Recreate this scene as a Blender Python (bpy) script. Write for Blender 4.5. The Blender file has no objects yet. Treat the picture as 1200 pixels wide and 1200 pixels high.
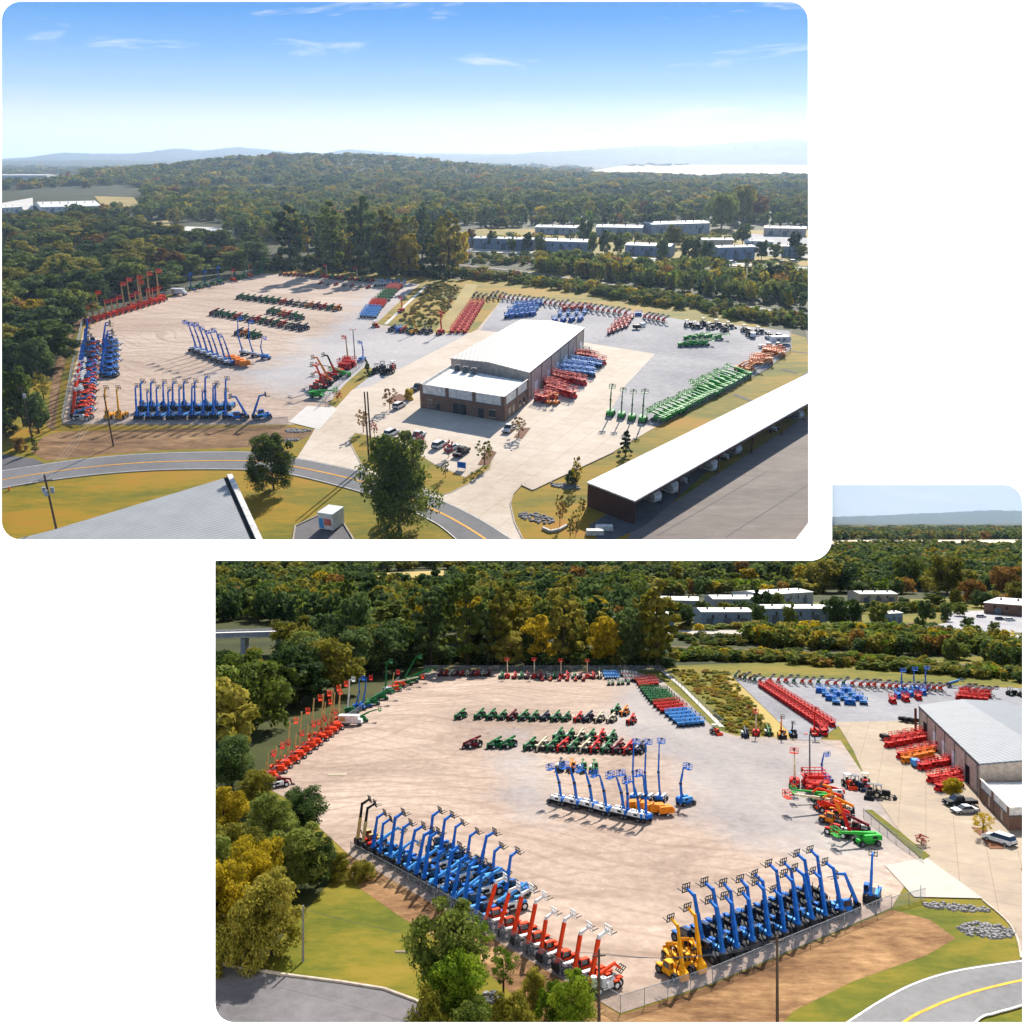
# An equipment-hire yard, built as two places seen through two rounded openings in a made-up glowing white page.
import bpy, math, random
import numpy as np
from mathutils import Matrix, Vector
R = math.radians
C = bpy.context.scene.collection
rng = random.Random(7)
nr = np.random.default_rng(11)

# ------------------------------------------------------------------ the camera and the two places
F, CX, CY = 1000.0, 600.0, 600.0            # focal length in pixels of a 1200 px frame

class Place:
    """A place with its own level ground (z = 0), X to the right, Y away from the viewer, Z up."""
    def __init__(s, H, hor, M):
        s.H, s.th, s.M = H, math.atan((CY - hor) / F), M
        s.c, s.s = math.cos(s.th), math.sin(s.th)
    xmax = 1e9                              # the place ends here
    def g(s, px, py, z=0.0):                # where the sight line through a survey point meets the level z
        px = min(px, s.xmax)
        u, v = (px - CX) / F, (py - CY) / F
        Y, Z = s.c - s.s * v, -s.s - s.c * v
        t = (z - s.H) / Z
        return Vector((u * t, Y * t, z))
    def hgt(s, p, py):                      # height above ground of a point over p that is seen at row py
        v = (py - CY) / F
        return s.H - p[1] * (s.s + v * s.c) / (s.c - v * s.s)
    def ppm(s, p, z=0.0):                   # how large a metre is at p
        return F / (p[1] * s.c - (z - s.H) * s.s)
    def ang(s, a, b):                       # compass angle (0 = away, 90 = right) from survey point a to b
        d = s.g(*b) - s.g(*a)
        return math.degrees(math.atan2(d.x, d.y))

S1 = 8.0
UP = Place(70.0, 184.0, Matrix.Scale(S1, 4))
UP.xmax = 962.0
CAM = Vector((0, 0, 70.0 * S1))
LO = Place(60.0, 612.0, None)
LO.M = Matrix.Translation(CAM) @ Matrix.Rotation(-(UP.th - LO.th), 4, 'X') @ Matrix.Translation((0, 0, -LO.H))

# ------------------------------------------------------------------ materials
def lin(c):
    if isinstance(c, str):
        c = tuple(int(c[i:i + 2], 16) / 255 for i in (0, 2, 4))
    return tuple(x / 12.92 if x <= .04045 else ((x + .055) / 1.055) ** 2.4 for x in c)
MATS = {}
def nodes(name):
    m = bpy.data.materials.new(name); m.use_nodes = True
    nt = m.node_tree
    return m, nt, nt.nodes['Principled BSDF']
def N(nt, t, **kw):
    n = nt.nodes.new(t)
    for k, v in kw.items():
        if k.startswith('i_'): n.inputs[k[2:].replace('_', ' ')].default_value = v
        else: setattr(n, k, v)
    return n
def ramp(nt, pts, fac, interp='LINEAR'):
    r = nt.nodes.new('ShaderNodeValToRGB'); r.color_ramp.interpolation = interp
    e = r.color_ramp.elements
    while len(e) < len(pts): e.new(.5)
    for k, (p, c) in enumerate(pts):
        e[k].position = p
        e[k].color = (*c, 1) if not isinstance(c, (int, float)) else (c, c, c, 1)
    nt.links.new(fac, r.inputs[0])
    return r
def mat(name, c1, c2=None, scale=1.0, rough=.7, metal=0.0, bump=0.0, detail=6, stretch=None, spec=.4, c3=None):
    """Painted, stony or earthy surface: two or three colours mixed by noise."""
    if name in MATS: return MATS[name]
    m, nt, b = nodes(name)
    b.inputs['Roughness'].default_value = rough; b.inputs['Metallic'].default_value = metal
    b.inputs['Specular IOR Level'].default_value = spec
    a = lin(c1)
    if c2 is None:
        c2 = tuple(min(1, x * 1.3 + .008) for x in a); a = tuple(x * .72 for x in a)
    else: c2 = lin(c2)
    tc = N(nt, 'ShaderNodeTexCoord'); mp = N(nt, 'ShaderNodeMapping')
    if stretch: mp.inputs['Scale'].default_value = stretch
    nt.links.new(tc.outputs['Object'], mp.inputs[0])
    no = N(nt, 'ShaderNodeTexNoise', i_Scale=scale, i_Detail=detail, i_Roughness=.65)
    nt.links.new(mp.outputs[0], no.inputs['Vector'])
    pts = [(.3, a), (.7, c2)] if c3 is None else [(.3, a), (.5, c2), (.7, lin(c3))]
    r = ramp(nt, pts, no.outputs['Fac'])
    nt.links.new(r.outputs[0], b.inputs['Base Color'])
    if bump:
        bp = N(nt, 'ShaderNodeBump', i_Strength=bump, i_Distance=.3)
        nt.links.new(no.outputs['Fac'], bp.inputs['Height']); nt.links.new(bp.outputs[0], b.inputs['Normal'])
    MATS[name] = m
    return m
def paint(name, c, rough=.45, metal=0.0, spec=.08):
    rough = max(rough, .6) if spec < .5 else rough
    return mat(name, c, None, .9, rough, metal, spec=spec)

def leafmat(name, c1, c2, c3):
    if name in MATS: return MATS[name]
    m, nt, b = nodes(name)
    b.inputs['Roughness'].default_value = .85; b.inputs['Specular IOR Level'].default_value = .15
    tc = N(nt, 'ShaderNodeTexCoord')
    no = N(nt, 'ShaderNodeTexNoise', i_Scale=3.0, i_Detail=3.0)
    nt.links.new(tc.outputs['Object'], no.inputs['Vector'])
    oi = N(nt, 'ShaderNodeObjectInfo')
    ge = N(nt, 'ShaderNodeNewGeometry')
    ma = N(nt, 'ShaderNodeMath', operation='MULTIPLY_ADD'); ma.inputs[1].default_value = .35
    nt.links.new(oi.outputs['Random'], ma.inputs[0]); nt.links.new(no.outputs['Fac'], ma.inputs[2])
    mb = N(nt, 'ShaderNodeMath', operation='MULTIPLY_ADD'); mb.inputs[1].default_value = .3
    nt.links.new(ge.outputs['Random Per Island'], mb.inputs[0]); nt.links.new(ma.outputs[0], mb.inputs[2])
    r = ramp(nt, [(.45, lin(c1)), (.8, lin(c2)), (1.0, lin(c3))], mb.outputs[0])
    nt.links.new(r.outputs[0], b.inputs['Base Color'])
    tr = N(nt, 'ShaderNodeBsdfTranslucent'); mx = N(nt, 'ShaderNodeMixShader'); mx.inputs[0].default_value = .42
    nt.links.new(r.outputs[0], tr.inputs[0])
    out = nt.nodes['Material Output']
    nt.links.new(b.outputs[0], mx.inputs[1]); nt.links.new(tr.outputs[0], mx.inputs[2]); nt.links.new(mx.outputs[0], out.inputs[0])
    MATS[name] = m
    return m

def meshmat(name, c, alpha):
    """Chain-link fabric: mostly holes."""
    if name in MATS: return MATS[name]
    m, nt, b = nodes(name)
    b.inputs['Base Color'].default_value = (*lin(c), 1); b.inputs['Roughness'].default_value = .6
    tp = N(nt, 'ShaderNodeBsdfTransparent'); mx = N(nt, 'ShaderNodeMixShader'); mx.inputs[0].default_value = alpha
    nt.links.new(tp.outputs[0], mx.inputs[1]); nt.links.new(b.outputs[0], mx.inputs[2])
    nt.links.new(mx.outputs[0], nt.nodes['Material Output'].inputs[0])
    MATS[name] = m
    return m

# ------------------------------------------------------------------ mesh building
class MB:
    """Collects shapes into one mesh; every shape may take its own material slot."""
    def __init__(s): s.v, s.f, s.m = [], [], []
    def add(s, vs, fs, mi=0):
        o = len(s.v); s.v += [tuple(p) for p in vs]
        s.f += [tuple(i + o for i in f) for f in fs]; s.m += [mi] * len(fs)
        return s
    def hexa(s, p, mi=0):                   # eight corners: bottom ring then top ring
        return s.add(p, [(3, 2, 1, 0), (4, 5, 6, 7), (0, 1, 5, 4), (1, 2, 6, 5), (2, 3, 7, 6), (3, 0, 4, 7)], mi)
    def box(s, x0, x1, y0, y1, z0, z1, mi=0):
        return s.hexa([(x0, y0, z0), (x1, y0, z0), (x1, y1, z0), (x0, y1, z0), (x0, y0, z1), (x1, y0, z1), (x1, y1, z1), (x0, y1, z1)], mi)
    def frus(s, b, z0, t, z1, mi=0):        # (x0, x1, y0, y1) at z0 tapering to the same at z1
        return s.hexa([(b[0], b[2], z0), (b[1], b[2], z0), (b[1], b[3], z0), (b[0], b[3], z0), (t[0], t[2], z1), (t[1], t[2], z1), (t[1], t[3], z1), (t[0], t[3], z1)], mi)
    def bar(s, a, b, w, h=None, mi=0, w2=None, h2=None):   # box section from a to b
        a, b = Vector(a), Vector(b); h = h or w; w2 = w2 or w; h2 = h2 or h
        d = (b - a).normalized()
        up = Vector((0, 0, 1)) if abs(d.z) < .999 else Vector((0, 1, 0))
        x = d.cross(up).normalized(); y = x.cross(d).normalized()
        p = []
        for q, ww, hh in ((a, w, h), (b, w2, h2)):
            p += [q - x * ww / 2 - y * hh / 2, q + x * ww / 2 - y * hh / 2, q + x * ww / 2 + y * hh / 2, q - x * ww / 2 + y * hh / 2]
        return s.hexa(p, mi)
    def cyl(s, a, b, r, r2=None, n=8, mi=0):
        a, b = Vector(a), Vector(b); r2 = r if r2 is None else r2
        d = (b - a).normalized()
        up = Vector((0, 0, 1)) if abs(d.z) < .9 else Vector((1, 0, 0))
        x = d.cross(up).normalized(); y = x.cross(d)
        vs = []
        for q, rr in ((a, r), (b, r2)):
            vs += [q + (x * math.cos(2 * math.pi * k / n) + y * math.sin(2 * math.pi * k / n)) * rr for k in range(n)]
        fs = [(k, (k + 1) % n, n + (k + 1) % n, n + k) for k in range(n)] + [tuple(range(n))[::-1], tuple(range(n, 2 * n))]
        return s.add(vs, fs, mi)
    def poly(s, pts, mi=0): return s.add(pts, [tuple(range(len(pts)))], mi)
    def prism(s, prof, x0, x1, mi=0):       # a (y, z) outline swept along x
        n = len(prof)
        vs = [(x0, y, z) for y, z in prof] + [(x1, y, z) for y, z in prof]
        return s.add(vs, [tuple(range(n)), tuple(range(2 * n - 1, n - 1, -1))] + [(k, n + k, n + (k + 1) % n, (k + 1) % n) for k in range(n)], mi)
    def merge(s, o, dm=0):
        s.add(o.v, o.f, 0); s.m[-len(o.f):] = [i + dm for i in o.m]; return s
    def mesh(s, name, mats):
        me = bpy.data.meshes.new(name); me.from_pydata(s.v, [], s.f)
        for m in (mats if isinstance(mats, (list, tuple)) else [mats]): me.materials.append(m)
        me.polygons.foreach_set('material_index', s.m); me.update()
        return me
def link(name, me, parent=None, M=None):
    o = bpy.data.objects.new(name, me); C.objects.link(o)
    if parent is not None: o.parent = parent
    if M is not None: o.matrix_basis = M
    return o
def tag(o, label=None, cat=None, group=None, kind=None):
    for k, v in (('label', label), ('category', cat), ('group', group), ('kind', kind)):
        if v: o[k] = v
    return o
def empty(name, M, label, cat, group=None):
    o = bpy.data.objects.new(name, None); o.empty_display_size = .5; C.objects.link(o); o.matrix_basis = M
    return tag(o, label, cat, group)
def at(P, p, deg=0.0, sc=(1, 1, 1)):
    """Placement in a place: ground point, compass angle the thing faces, scale."""
    if isinstance(sc, (int, float)): sc = (sc, sc, sc)
    return P.M @ Matrix.Translation(p) @ Matrix.Rotation(-R(deg), 4, 'Z') @ Matrix.Diagonal((*sc, 1))
def sheet(P, name, pts, m, z, kind='structure', label=None, thick=0.0):
    """A flat piece of ground: an outline of survey points, laid z above the ground; long edges are cut up so that it stays even."""
    vs = [P.g(*p) for p in pts]
    mb = MB(); top = [(v.x, v.y, z) for v in vs]
    from mathutils.geometry import tessellate_polygon
    tri = tessellate_polygon([[Vector((a, b, 0)) for a, b, _ in top]])
    fs = []
    for t in tri:
        a, b, c = (Vector(top[i]) for i in t)
        fs.append(t if (b - a).cross(c - a).z > 0 else t[::-1])
    mb.add(top, fs)
    o = link(name, mb.mesh(name, m), None, P.M)
    tag(o, label, None, None, kind)
    return o
def blend_sheet(P, name, pts, m, z, zones, width, kind='structure'):
    """A gravel sheet whose vertices carry how far the second gravel has been spread over the first: full inside the zones, fading over width metres."""
    import bmesh
    from mathutils.geometry import tessellate_polygon
    vs = [P.g(*p) for p in pts]; bm = bmesh.new()
    bv = [bm.verts.new((v.x, v.y, z)) for v in vs]
    for t in tessellate_polygon([[Vector((v.x, v.y, 0)) for v in vs]]):
        f = bm.faces.new([bv[i] for i in t])
    bmesh.ops.recalc_face_normals(bm, faces=bm.faces)
    for it in range(7):
        es = [e for e in bm.edges if e.calc_length() > 7.0]
        if not es: break
        bmesh.ops.subdivide_edges(bm, edges=es, cuts=1)
        bmesh.ops.triangulate(bm, faces=[f for f in bm.faces if len(f.verts) > 3])
    for f in bm.faces:
        if f.normal.z < 0: f.normal_flip()
    me = bpy.data.meshes.new(name); bm.to_mesh(me); bm.free(); me.materials.append(m)
    zs = [[P.g(*p) for p in q] for q in zones]
    at_ = me.attributes.new('spread', 'FLOAT', 'POINT')
    for i, v in enumerate(me.vertices):
        best = -1e9
        for q in zs:
            d = 1e9
            for a, b in zip(q, q[1:] + q[:1]):
                ax, ay = a.x, a.y; dx, dy = b.x - ax, b.y - ay
                t = max(0, min(1, ((v.co.x - ax) * dx + (v.co.y - ay) * dy) / (dx * dx + dy * dy + 1e-9)))
                d = min(d, math.hypot(v.co.x - ax - t * dx, v.co.y - ay - t * dy))
            if not inside((v.co.x, v.co.y), [(p.x, p.y) for p in q]): d = -d
            best = max(best, d)
        at_.data[i].value = max(0, min(1, .5 + best / width))
    o = link(name, me, None, P.M); tag(o, None, None, None, kind)
    return o
def ribbon(P, name, left, right, m, z, kind='structure'):
    """A strip of ground between two lines of survey points."""
    mb = MB(); n = len(left)
    vs = [P.g(*p) for p in left] + [P.g(*p) for p in right]
    mb.add([(v.x, v.y, z) for v in vs], [(k, n + k, n + k + 1, k + 1) for k in range(n - 1)])
    o = link(name, mb.mesh(name, m), None, P.M); tag(o, None, None, None, kind)
    for p in o.data.polygons:
        if p.normal.z < 0: p.flip()
    return o
def smooth(pts, k=6):
    """Catmull-Rom through the points."""
    q = [pts[0]] + list(pts) + [pts[-1]]; out = []
    for i in range(1, len(q) - 2):
        for j in range(k):
            t = j / k
            out.append(tuple(.5 * (2 * b + (c - a) * t + (2 * a - 5 * b + 4 * c - d) * t * t + (3 * b - a - 3 * c + d) * t ** 3)
                             for a, b, c, d in zip(q[i - 1], q[i], q[i + 1], q[i + 2])))
    return out + [tuple(pts[-1])]
def line_ribbon(P, name, pts, w, m, z, kind='structure'):
    """A strip w metres wide along a line of survey points."""
    c = [P.g(*p) for p in pts]; mb = MB(); vs = []; n = len(c)
    for i, p in enumerate(c):
        d = (c[min(i + 1, n - 1)] - c[max(i - 1, 0)]); d.z = 0; d.normalize()
        s = Vector((d.y, -d.x, 0)) * w / 2
        vs += [(p.x - s.x, p.y - s.y, z), (p.x + s.x, p.y + s.y, z)]
    mb.add(vs, [(2 * k, 2 * k + 1, 2 * k + 3, 2 * k + 2) for k in range(n - 1)])
    return tag(link(name, mb.mesh(name, m), None, P.M), None, None, None, kind)
def kerb(P, name, pts, w, h, m):
    """A raised kerb along a line of survey points."""
    c = [P.g(*p) for p in pts]; mb = MB()
    for a, b in zip(c, c[1:]):
        mb.bar((a.x, a.y, h / 2), (b.x, b.y, h / 2), w, h)
    return tag(link(name, mb.mesh(name, m), None, P.M), None, None, None, 'structure')
def inside(pt, poly):
    x, y = pt; r = False; j = len(poly) - 1
    for i in range(len(poly)):
        xi, yi = poly[i]; xj, yj = poly[j]
        if (yi > y) != (yj > y) and x < (xj - xi) * (y - yi) / (yj - yi) + xi: r = not r
        j = i
    return r
# ------------------------------------------------------------------ sun, sky, air, camera, white page
SUN_EL, SUN_AZ = 24.5, 14.0                   # degrees; azimuth from straight ahead towards the right
sc = bpy.context.scene
cd = bpy.data.cameras.new('camera'); cam = bpy.data.objects.new('camera', cd); C.objects.link(cam)
cd.sensor_width = 36.0; cd.lens = 36.0 * F / 1200.0; cd.clip_start = 1.0; cd.clip_end = 600000.0
cam.location = CAM; cam.rotation_euler = (R(90) - UP.th, 0, 0)
sc.camera = cam
sc.view_settings.view_transform = 'Standard'; sc.view_settings.look = 'None'; sc.view_settings.gamma = 1.0
sc.view_settings.exposure = EXPOSURE = 0.95

sd = bpy.data.lights.new('sun', 'SUN'); sd.energy = 5.0; sd.angle = R(.5); sd.color = (1.0, .93, .82)
so = bpy.data.objects.new('sun', sd); C.objects.link(so)
to_sun = Vector((math.sin(R(SUN_AZ)) * math.cos(R(SUN_EL)), math.cos(R(SUN_AZ)) * math.cos(R(SUN_EL)), math.sin(R(SUN_EL))))
so.rotation_euler = to_sun.to_track_quat('Z', 'Y').to_euler()
so.location = (0, 0, 2000)

w = bpy.data.worlds.new('World'); sc.world = w; w.use_nodes = True
nt = w.node_tree; bg = nt.nodes['Background']
sky = N(nt, 'ShaderNodeTexSky', sky_type='NISHITA', sun_disc=False)
sky.sun_elevation = R(SUN_EL); sky.sun_rotation = R(SUN_AZ)
sky.air_density = 1.0; sky.dust_density = .6; sky.ozone_density = 2.0
bg.inputs[1].default_value = .08
tc = N(nt, 'ShaderNodeTexCoord'); sp = N(nt, 'ShaderNodeSeparateXYZ')
nt.links.new(tc.outputs['Generated'], sp.inputs[0])
mr = N(nt, 'ShaderNodeMapRange'); mr.inputs['From Min'].default_value = -.02; mr.inputs['From Max'].default_value = .18
nt.links.new(sp.outputs[2], mr.inputs[0])
k = 12.5 / 2 ** EXPOSURE
def sk(h): return tuple(x * k for x in lin(h))
low = ramp(nt, [(0, tuple(.98 * x for x in sk('E6F1FA'))), (.075, tuple(1.15 * x for x in sk('F0F5FB'))), (.15, tuple(1.25 * x for x in sk('EEF4FA'))), (.27, tuple(1.1 * x for x in sk('E6EFF9'))), (.42, sk('B6D8F9')), (.60, sk('84BCF6')), (.76, sk('5AA3F0')), (1, sk('3F8BE4'))], mr.outputs[0])
# thin cirrus
mp = N(nt, 'ShaderNodeMapping'); mp.inputs['Scale'].default_value = (5.0, 5.0, 42.0); mp.inputs['Rotation'].default_value = (0, R(2.5), 0)
mp.inputs['Location'].default_value = (4.4, .3, 1.6)
nt.links.new(tc.outputs['Generated'], mp.inputs[0])
no = N(nt, 'ShaderNodeTexNoise', i_Scale=1.1, i_Detail=8.0, i_Roughness=.62, i_Distortion=.5)
nt.links.new(mp.outputs[0], no.inputs['Vector'])
cl = ramp(nt, [(.565, 0.0), (.74, .85)], no.outputs['Fac'])
mc = N(nt, 'ShaderNodeMix', data_type='RGBA'); mc.inputs[7].default_value = (*sk('FCFDFF'), 1)
nt.links.new(cl.outputs[0], mc.inputs[0]); nt.links.new(low.outputs[0], mc.inputs[6])
# the lower sky takes over from the sky model near the horizon
hi = N(nt, 'ShaderNodeMapRange'); hi.inputs['From Min'].default_value = .16; hi.inputs['From Max'].default_value = .24
nt.links.new(sp.outputs[2], hi.inputs[0])
mx = N(nt, 'ShaderNodeMix', data_type='RGBA')
nt.links.new(hi.outputs[0], mx.inputs[0]); nt.links.new(mc.outputs[2], mx.inputs[6]); nt.links.new(sky.outputs[0], mx.inputs[7])
nt.links.new(mx.outputs[2], bg.inputs[0])

# air that far hills fade into
hm = bpy.data.materials.new('haze'); hm.use_nodes = True; ht = hm.node_tree
ht.nodes.remove(ht.nodes['Principled BSDF'])
pv = N(ht, 'ShaderNodeVolumePrincipled', i_Density=0.8e-5, i_Anisotropy=.3); pv.inputs['Color'].default_value = (*lin('BCD6F7'), 1)
ht.links.new(pv.outputs[0], ht.nodes['Material Output'].inputs['Volume'])
hz = link('haze', MB().box(-110000, 110000, -2500, 170000, -26000, 2600).mesh('haze', hm)); tag(hz, None, None, None, 'stuff')

# made-up glowing sheet for the white page, with two rounded openings onto the places
WD = 78.0                                    # metres in front of the camera
def arc(cx, cy, r, a0, a1, n=10): return [(cx + r * math.cos(R(a0 + (a1 - a0) * k / n)), cy + r * math.sin(R(a0 + (a1 - a0) * k / n))) for k in range(n + 1)]
hole1 = arc(22, 22, 22, 180, 270) + arc(926, 22, 22, 270, 360) + [(948.5, 632.5)] + arc(22, 610.5, 22, 90, 180)
hole2 = [(251, 657)] + arc(949, 631, 26, 90, 0) + [(975, 568)] + arc(1178, 590, 22, 270, 360) + [(1200, 1200)] + arc(273, 1178, 22, 90, 180)
outer = [(-700, -500), (1900, -500), (1900, 1420), (-700, 1420)]
wm = bpy.data.materials.new('white_page_glow'); wm.use_nodes = True
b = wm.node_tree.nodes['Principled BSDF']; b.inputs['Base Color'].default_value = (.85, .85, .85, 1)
b.inputs['Emission Color'].default_value = (1, 1, 1, 1); b.inputs['Emission Strength'].default_value = 1.1  # glow added so the page reads pure white; it is no lamp
wb = paint('white_paint', 'E4E4E2')
from mathutils.geometry import tessellate_polygon
rings = [outer, hole1[::-1], hole2[::-1]]
P3 = [[Vector(((x - CX) / F * WD, -(y - CY) / F * WD, 0)) for x, y in ring] for ring in rings]
flat = [p for ring in P3 for p in ring]; n = len(flat); T = .25
mb = MB(); tris = tessellate_polygon(P3)
fr = []
for t in tris:
    a, bb, c = (flat[i] for i in t)
    fr.append(t if (bb - a).cross(c - a).z > 0 else t[::-1])
mb.add(list(flat) + [p + Vector((0, 0, -T)) for p in flat], [])
mb.f = [tuple(f) for f in fr] + [tuple(i + n for i in f[::-1]) for f in fr]; mb.m = [0] * len(fr) + [1] * len(fr)
o0 = 0
for ring in P3:
    L = len(ring)
    for kx in range(L):
        i, j = o0 + kx, o0 + (kx + 1) % L
        mb.f.append((i, j, j + n, i + n)); mb.m.append(0)
    o0 += L
wall = link('white_page', mb.mesh('white_page', [wm, wb]), None, cam.matrix_basis @ Matrix.Translation((0, 0, -WD)))
tag(wall, 'glowing white page with two large round-cornered openings onto the yards', 'wall', kind='thing')
# ------------------------------------------------------------------ ground of both places
TRACK = .46
def gmat(name, cols, scale, bump=.25, wear=None, second=None, joints=0, stretch=None, big=.02, rough=.9):
    """Open ground: fine grain over broad patches, with optional curved wheel tracks."""
    m, nt, b = nodes(name); b.inputs['Roughness'].default_value = rough; b.inputs['Specular IOR Level'].default_value = .15
    tc = N(nt, 'ShaderNodeTexCoord'); mp = N(nt, 'ShaderNodeMapping')
    if stretch: mp.inputs['Scale'].default_value = stretch
    nt.links.new(tc.outputs['Object'], mp.inputs[0])
    n1 = N(nt, 'ShaderNodeTexNoise', i_Scale=scale, i_Detail=8.0, i_Roughness=.7)
    n2 = N(nt, 'ShaderNodeTexNoise', i_Scale=big, i_Detail=5.0, i_Roughness=.6, i_Distortion=.6)
    for q in (n1, n2): nt.links.new(mp.outputs[0], q.inputs['Vector'])
    ma = N(nt, 'ShaderNodeMath', operation='MULTIPLY_ADD'); ma.inputs[1].default_value = .45
    nt.links.new(n1.outputs['Fac'], ma.inputs[0])
    mb_ = N(nt, 'ShaderNodeMath', operation='MULTIPLY'); mb_.inputs[1].default_value = .62
    nt.links.new(n2.outputs['Fac'], mb_.inputs[0]); nt.links.new(mb_.outputs[0], ma.inputs[2])
    k = len(cols)
    r = ramp(nt, [(.34 + .38 * i / (k - 1), lin(c)) for i, c in enumerate(cols)], ma.outputs[0])
    col = r.outputs[0]
    if wear:
        n3 = N(nt, 'ShaderNodeTexNoise', i_Scale=.014, i_Detail=2.0)
        nt.links.new(tc.outputs['Object'], n3.inputs['Vector'])
        va = N(nt, 'ShaderNodeVectorMath', operation='MULTIPLY_ADD'); va.inputs[1].default_value = (60, 60, 0)
        nt.links.new(n3.outputs['Color'], va.inputs[0]); nt.links.new(tc.outputs['Object'], va.inputs[2])
        for ws, rot, rings in ((.055, .4, 'RINGS'), (.021, 1.9, 'BANDS'), (.034, 2.7, 'RINGS')):
            m2 = N(nt, 'ShaderNodeMapping'); m2.inputs['Rotation'].default_value = (0, 0, rot); m2.inputs['Location'].default_value = wear
            nt.links.new(va.outputs[0], m2.inputs[0])
            wv = N(nt, 'ShaderNodeTexWave', wave_type=rings, i_Scale=ws, i_Distortion=3.0, i_Detail=2.0)
            nt.links.new(m2.outputs[0], wv.inputs['Vector'])
            wr = ramp(nt, [(.90, 0.0), (.995, TRACK)], wv.outputs['Fac'])
            ml = N(nt, 'ShaderNodeMath', operation='MULTIPLY'); nt.links.new(wr.outputs[0], ml.inputs[0]); nt.links.new(n2.outputs['Fac'], ml.inputs[1])
            mx = N(nt, 'ShaderNodeMix', data_type='RGBA'); mx.inputs[7].default_value = (*lin('6E5A4C'), 1)
            nt.links.new(ml.outputs[0], mx.inputs[0]); nt.links.new(col, mx.inputs[6]); col = mx.outputs[2]
    if second:                               # another gravel spread over the first, ragged where it thins out
        rs = ramp(nt, [(.34 + .38 * i / (len(second) - 1), lin(c)) for i, c in enumerate(second)], ma.outputs[0])
        aa = N(nt, 'ShaderNodeAttribute', attribute_name='spread')
        n4 = N(nt, 'ShaderNodeTexNoise', i_Scale=.05, i_Detail=7.0, i_Roughness=.65); nt.links.new(tc.outputs['Object'], n4.inputs['Vector'])
        ad = N(nt, 'ShaderNodeMath', operation='MULTIPLY_ADD'); ad.inputs[1].default_value = 1.3
        sb_ = N(nt, 'ShaderNodeMath', operation='SUBTRACT'); sb_.inputs[1].default_value = .5; nt.links.new(n4.outputs['Fac'], sb_.inputs[0])
        nt.links.new(sb_.outputs[0], ad.inputs[0]); nt.links.new(aa.outputs['Fac'], ad.inputs[2])
        rm = ramp(nt, [(.25, 0.0), (.75, 1.0)], ad.outputs[0])
        mx = N(nt, 'ShaderNodeMix', data_type='RGBA'); nt.links.new(rm.outputs[0], mx.inputs[0]); nt.links.new(col, mx.inputs[6]); nt.links.new(rs.outputs[0], mx.inputs[7]); col = mx.outputs[2]
    if joints:                               # sawn joints of the slabs
        jm = N(nt, 'ShaderNodeMapping'); jm.inputs['Rotation'].default_value = (0, 0, .45); nt.links.new(tc.outputs['Object'], jm.inputs[0])
        br = N(nt, 'ShaderNodeTexBrick', offset=0.0); br.inputs['Scale'].default_value = 1.0; br.inputs['Brick Width'].default_value = joints; br.inputs['Row Height'].default_value = joints; br.inputs['Mortar Size'].default_value = .07
        for q_, c_ in (('Color1', (1, 1, 1, 1)), ('Color2', (.94, .93, .92, 1)), ('Mortar', (.72, .69, .66, 1))): br.inputs[q_].default_value = c_
        nt.links.new(jm.outputs[0], br.inputs[0])
        mx = N(nt, 'ShaderNodeMix', data_type='RGBA', blend_type='MULTIPLY'); mx.inputs[0].default_value = 1
        nt.links.new(col, mx.inputs[6]); nt.links.new(br.outputs[0], mx.inputs[7]); col = mx.outputs[2]
    nt.links.new(col, b.inputs['Base Color'])
    if bump:
        bp = N(nt, 'ShaderNodeBump', i_Strength=bump, i_Distance=.15)
        nt.links.new(n1.outputs['Fac'], bp.inputs['Height']); nt.links.new(bp.outputs[0], b.inputs['Normal'])
    MATS[name] = m
    return m

g_forest = gmat('forest_floor', ['20260F', '353A18', '4A4620'], .05)
g_lawn = gmat('lawn', ['465208', '6C680C', '96780E', 'A86E1E'], .5, big=.05, stretch=(.35, 1, 1))
g_lawn2 = gmat('lawn_green', ['384408', '545810', '70651A', '826A2A'], .5, big=.06, stretch=(.5, 1, 1))
g_dry = gmat('dry_grass', ['3E2C1C', '66492F', '8A6A48', 'B09068'], .9, big=.13, bump=.6, stretch=(.4, 1, 1))
g_tan = gmat('tan_gravel', ['947C6C', 'AE9786', 'C1AC9B', 'D0BFB0'], .5, wear=(40, 10, 0), big=.018, second=['8E8A8C', 'A29EA0', 'B2ADAC', 'C4BEB8'])
g_tan2 = gmat('tan_gravel_dimmed', ['726055', '8D7B6F', 'A49183', 'BAA99B'], .5, wear=(0, 35, 0), big=.022, second=['726A68', '868080', '958E8B', 'A49C96'])  # same tan gravel, colours darkened to offset the lower place's stronger sun
g_grey = gmat('grey_gravel', ['77767C', '8C8B90', '9F9D9F', 'B5B1AE'], .4, big=.022)
g_conc = gmat('concrete_paving', ['B4A28E', 'C6B6A4', 'D0C2B2', 'D8CCBE'], .3, bump=.05, big=.03, joints=6.0)
g_grey2 = gmat('grey_gravel_dimmed', ['68686E', '7A7A80', '8A8A8E', '9A9896'], .4, big=.022)  # grey gravel again, darker tones make up for stronger sunlight on the lower ground
g_conc2 = gmat('concrete_paving_dimmed', ['86786A', '95877A', 'A0927F', 'AA9E90'], .3, bump=.05, big=.03, joints=5.0)  # same concrete as the upper apron, dimmed in colour against the steeper sun
g_slab = gmat('new_concrete', ['BDB6AE', 'CBC5BE', 'D3CEC8', 'D8D4CE'], .3, bump=.03)
g_slab2 = gmat('new_concrete_dimmed', ['98928A', 'A29C94', 'AAA49C', 'AEA8A0'], .3, bump=.03)  # new concrete toned down where the lower place's sun would bleach it
g_asph = gmat('road_asphalt', ['606063', '6E6E70', '78777A', '848284'], .7, bump=.1, big=.05)
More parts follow.
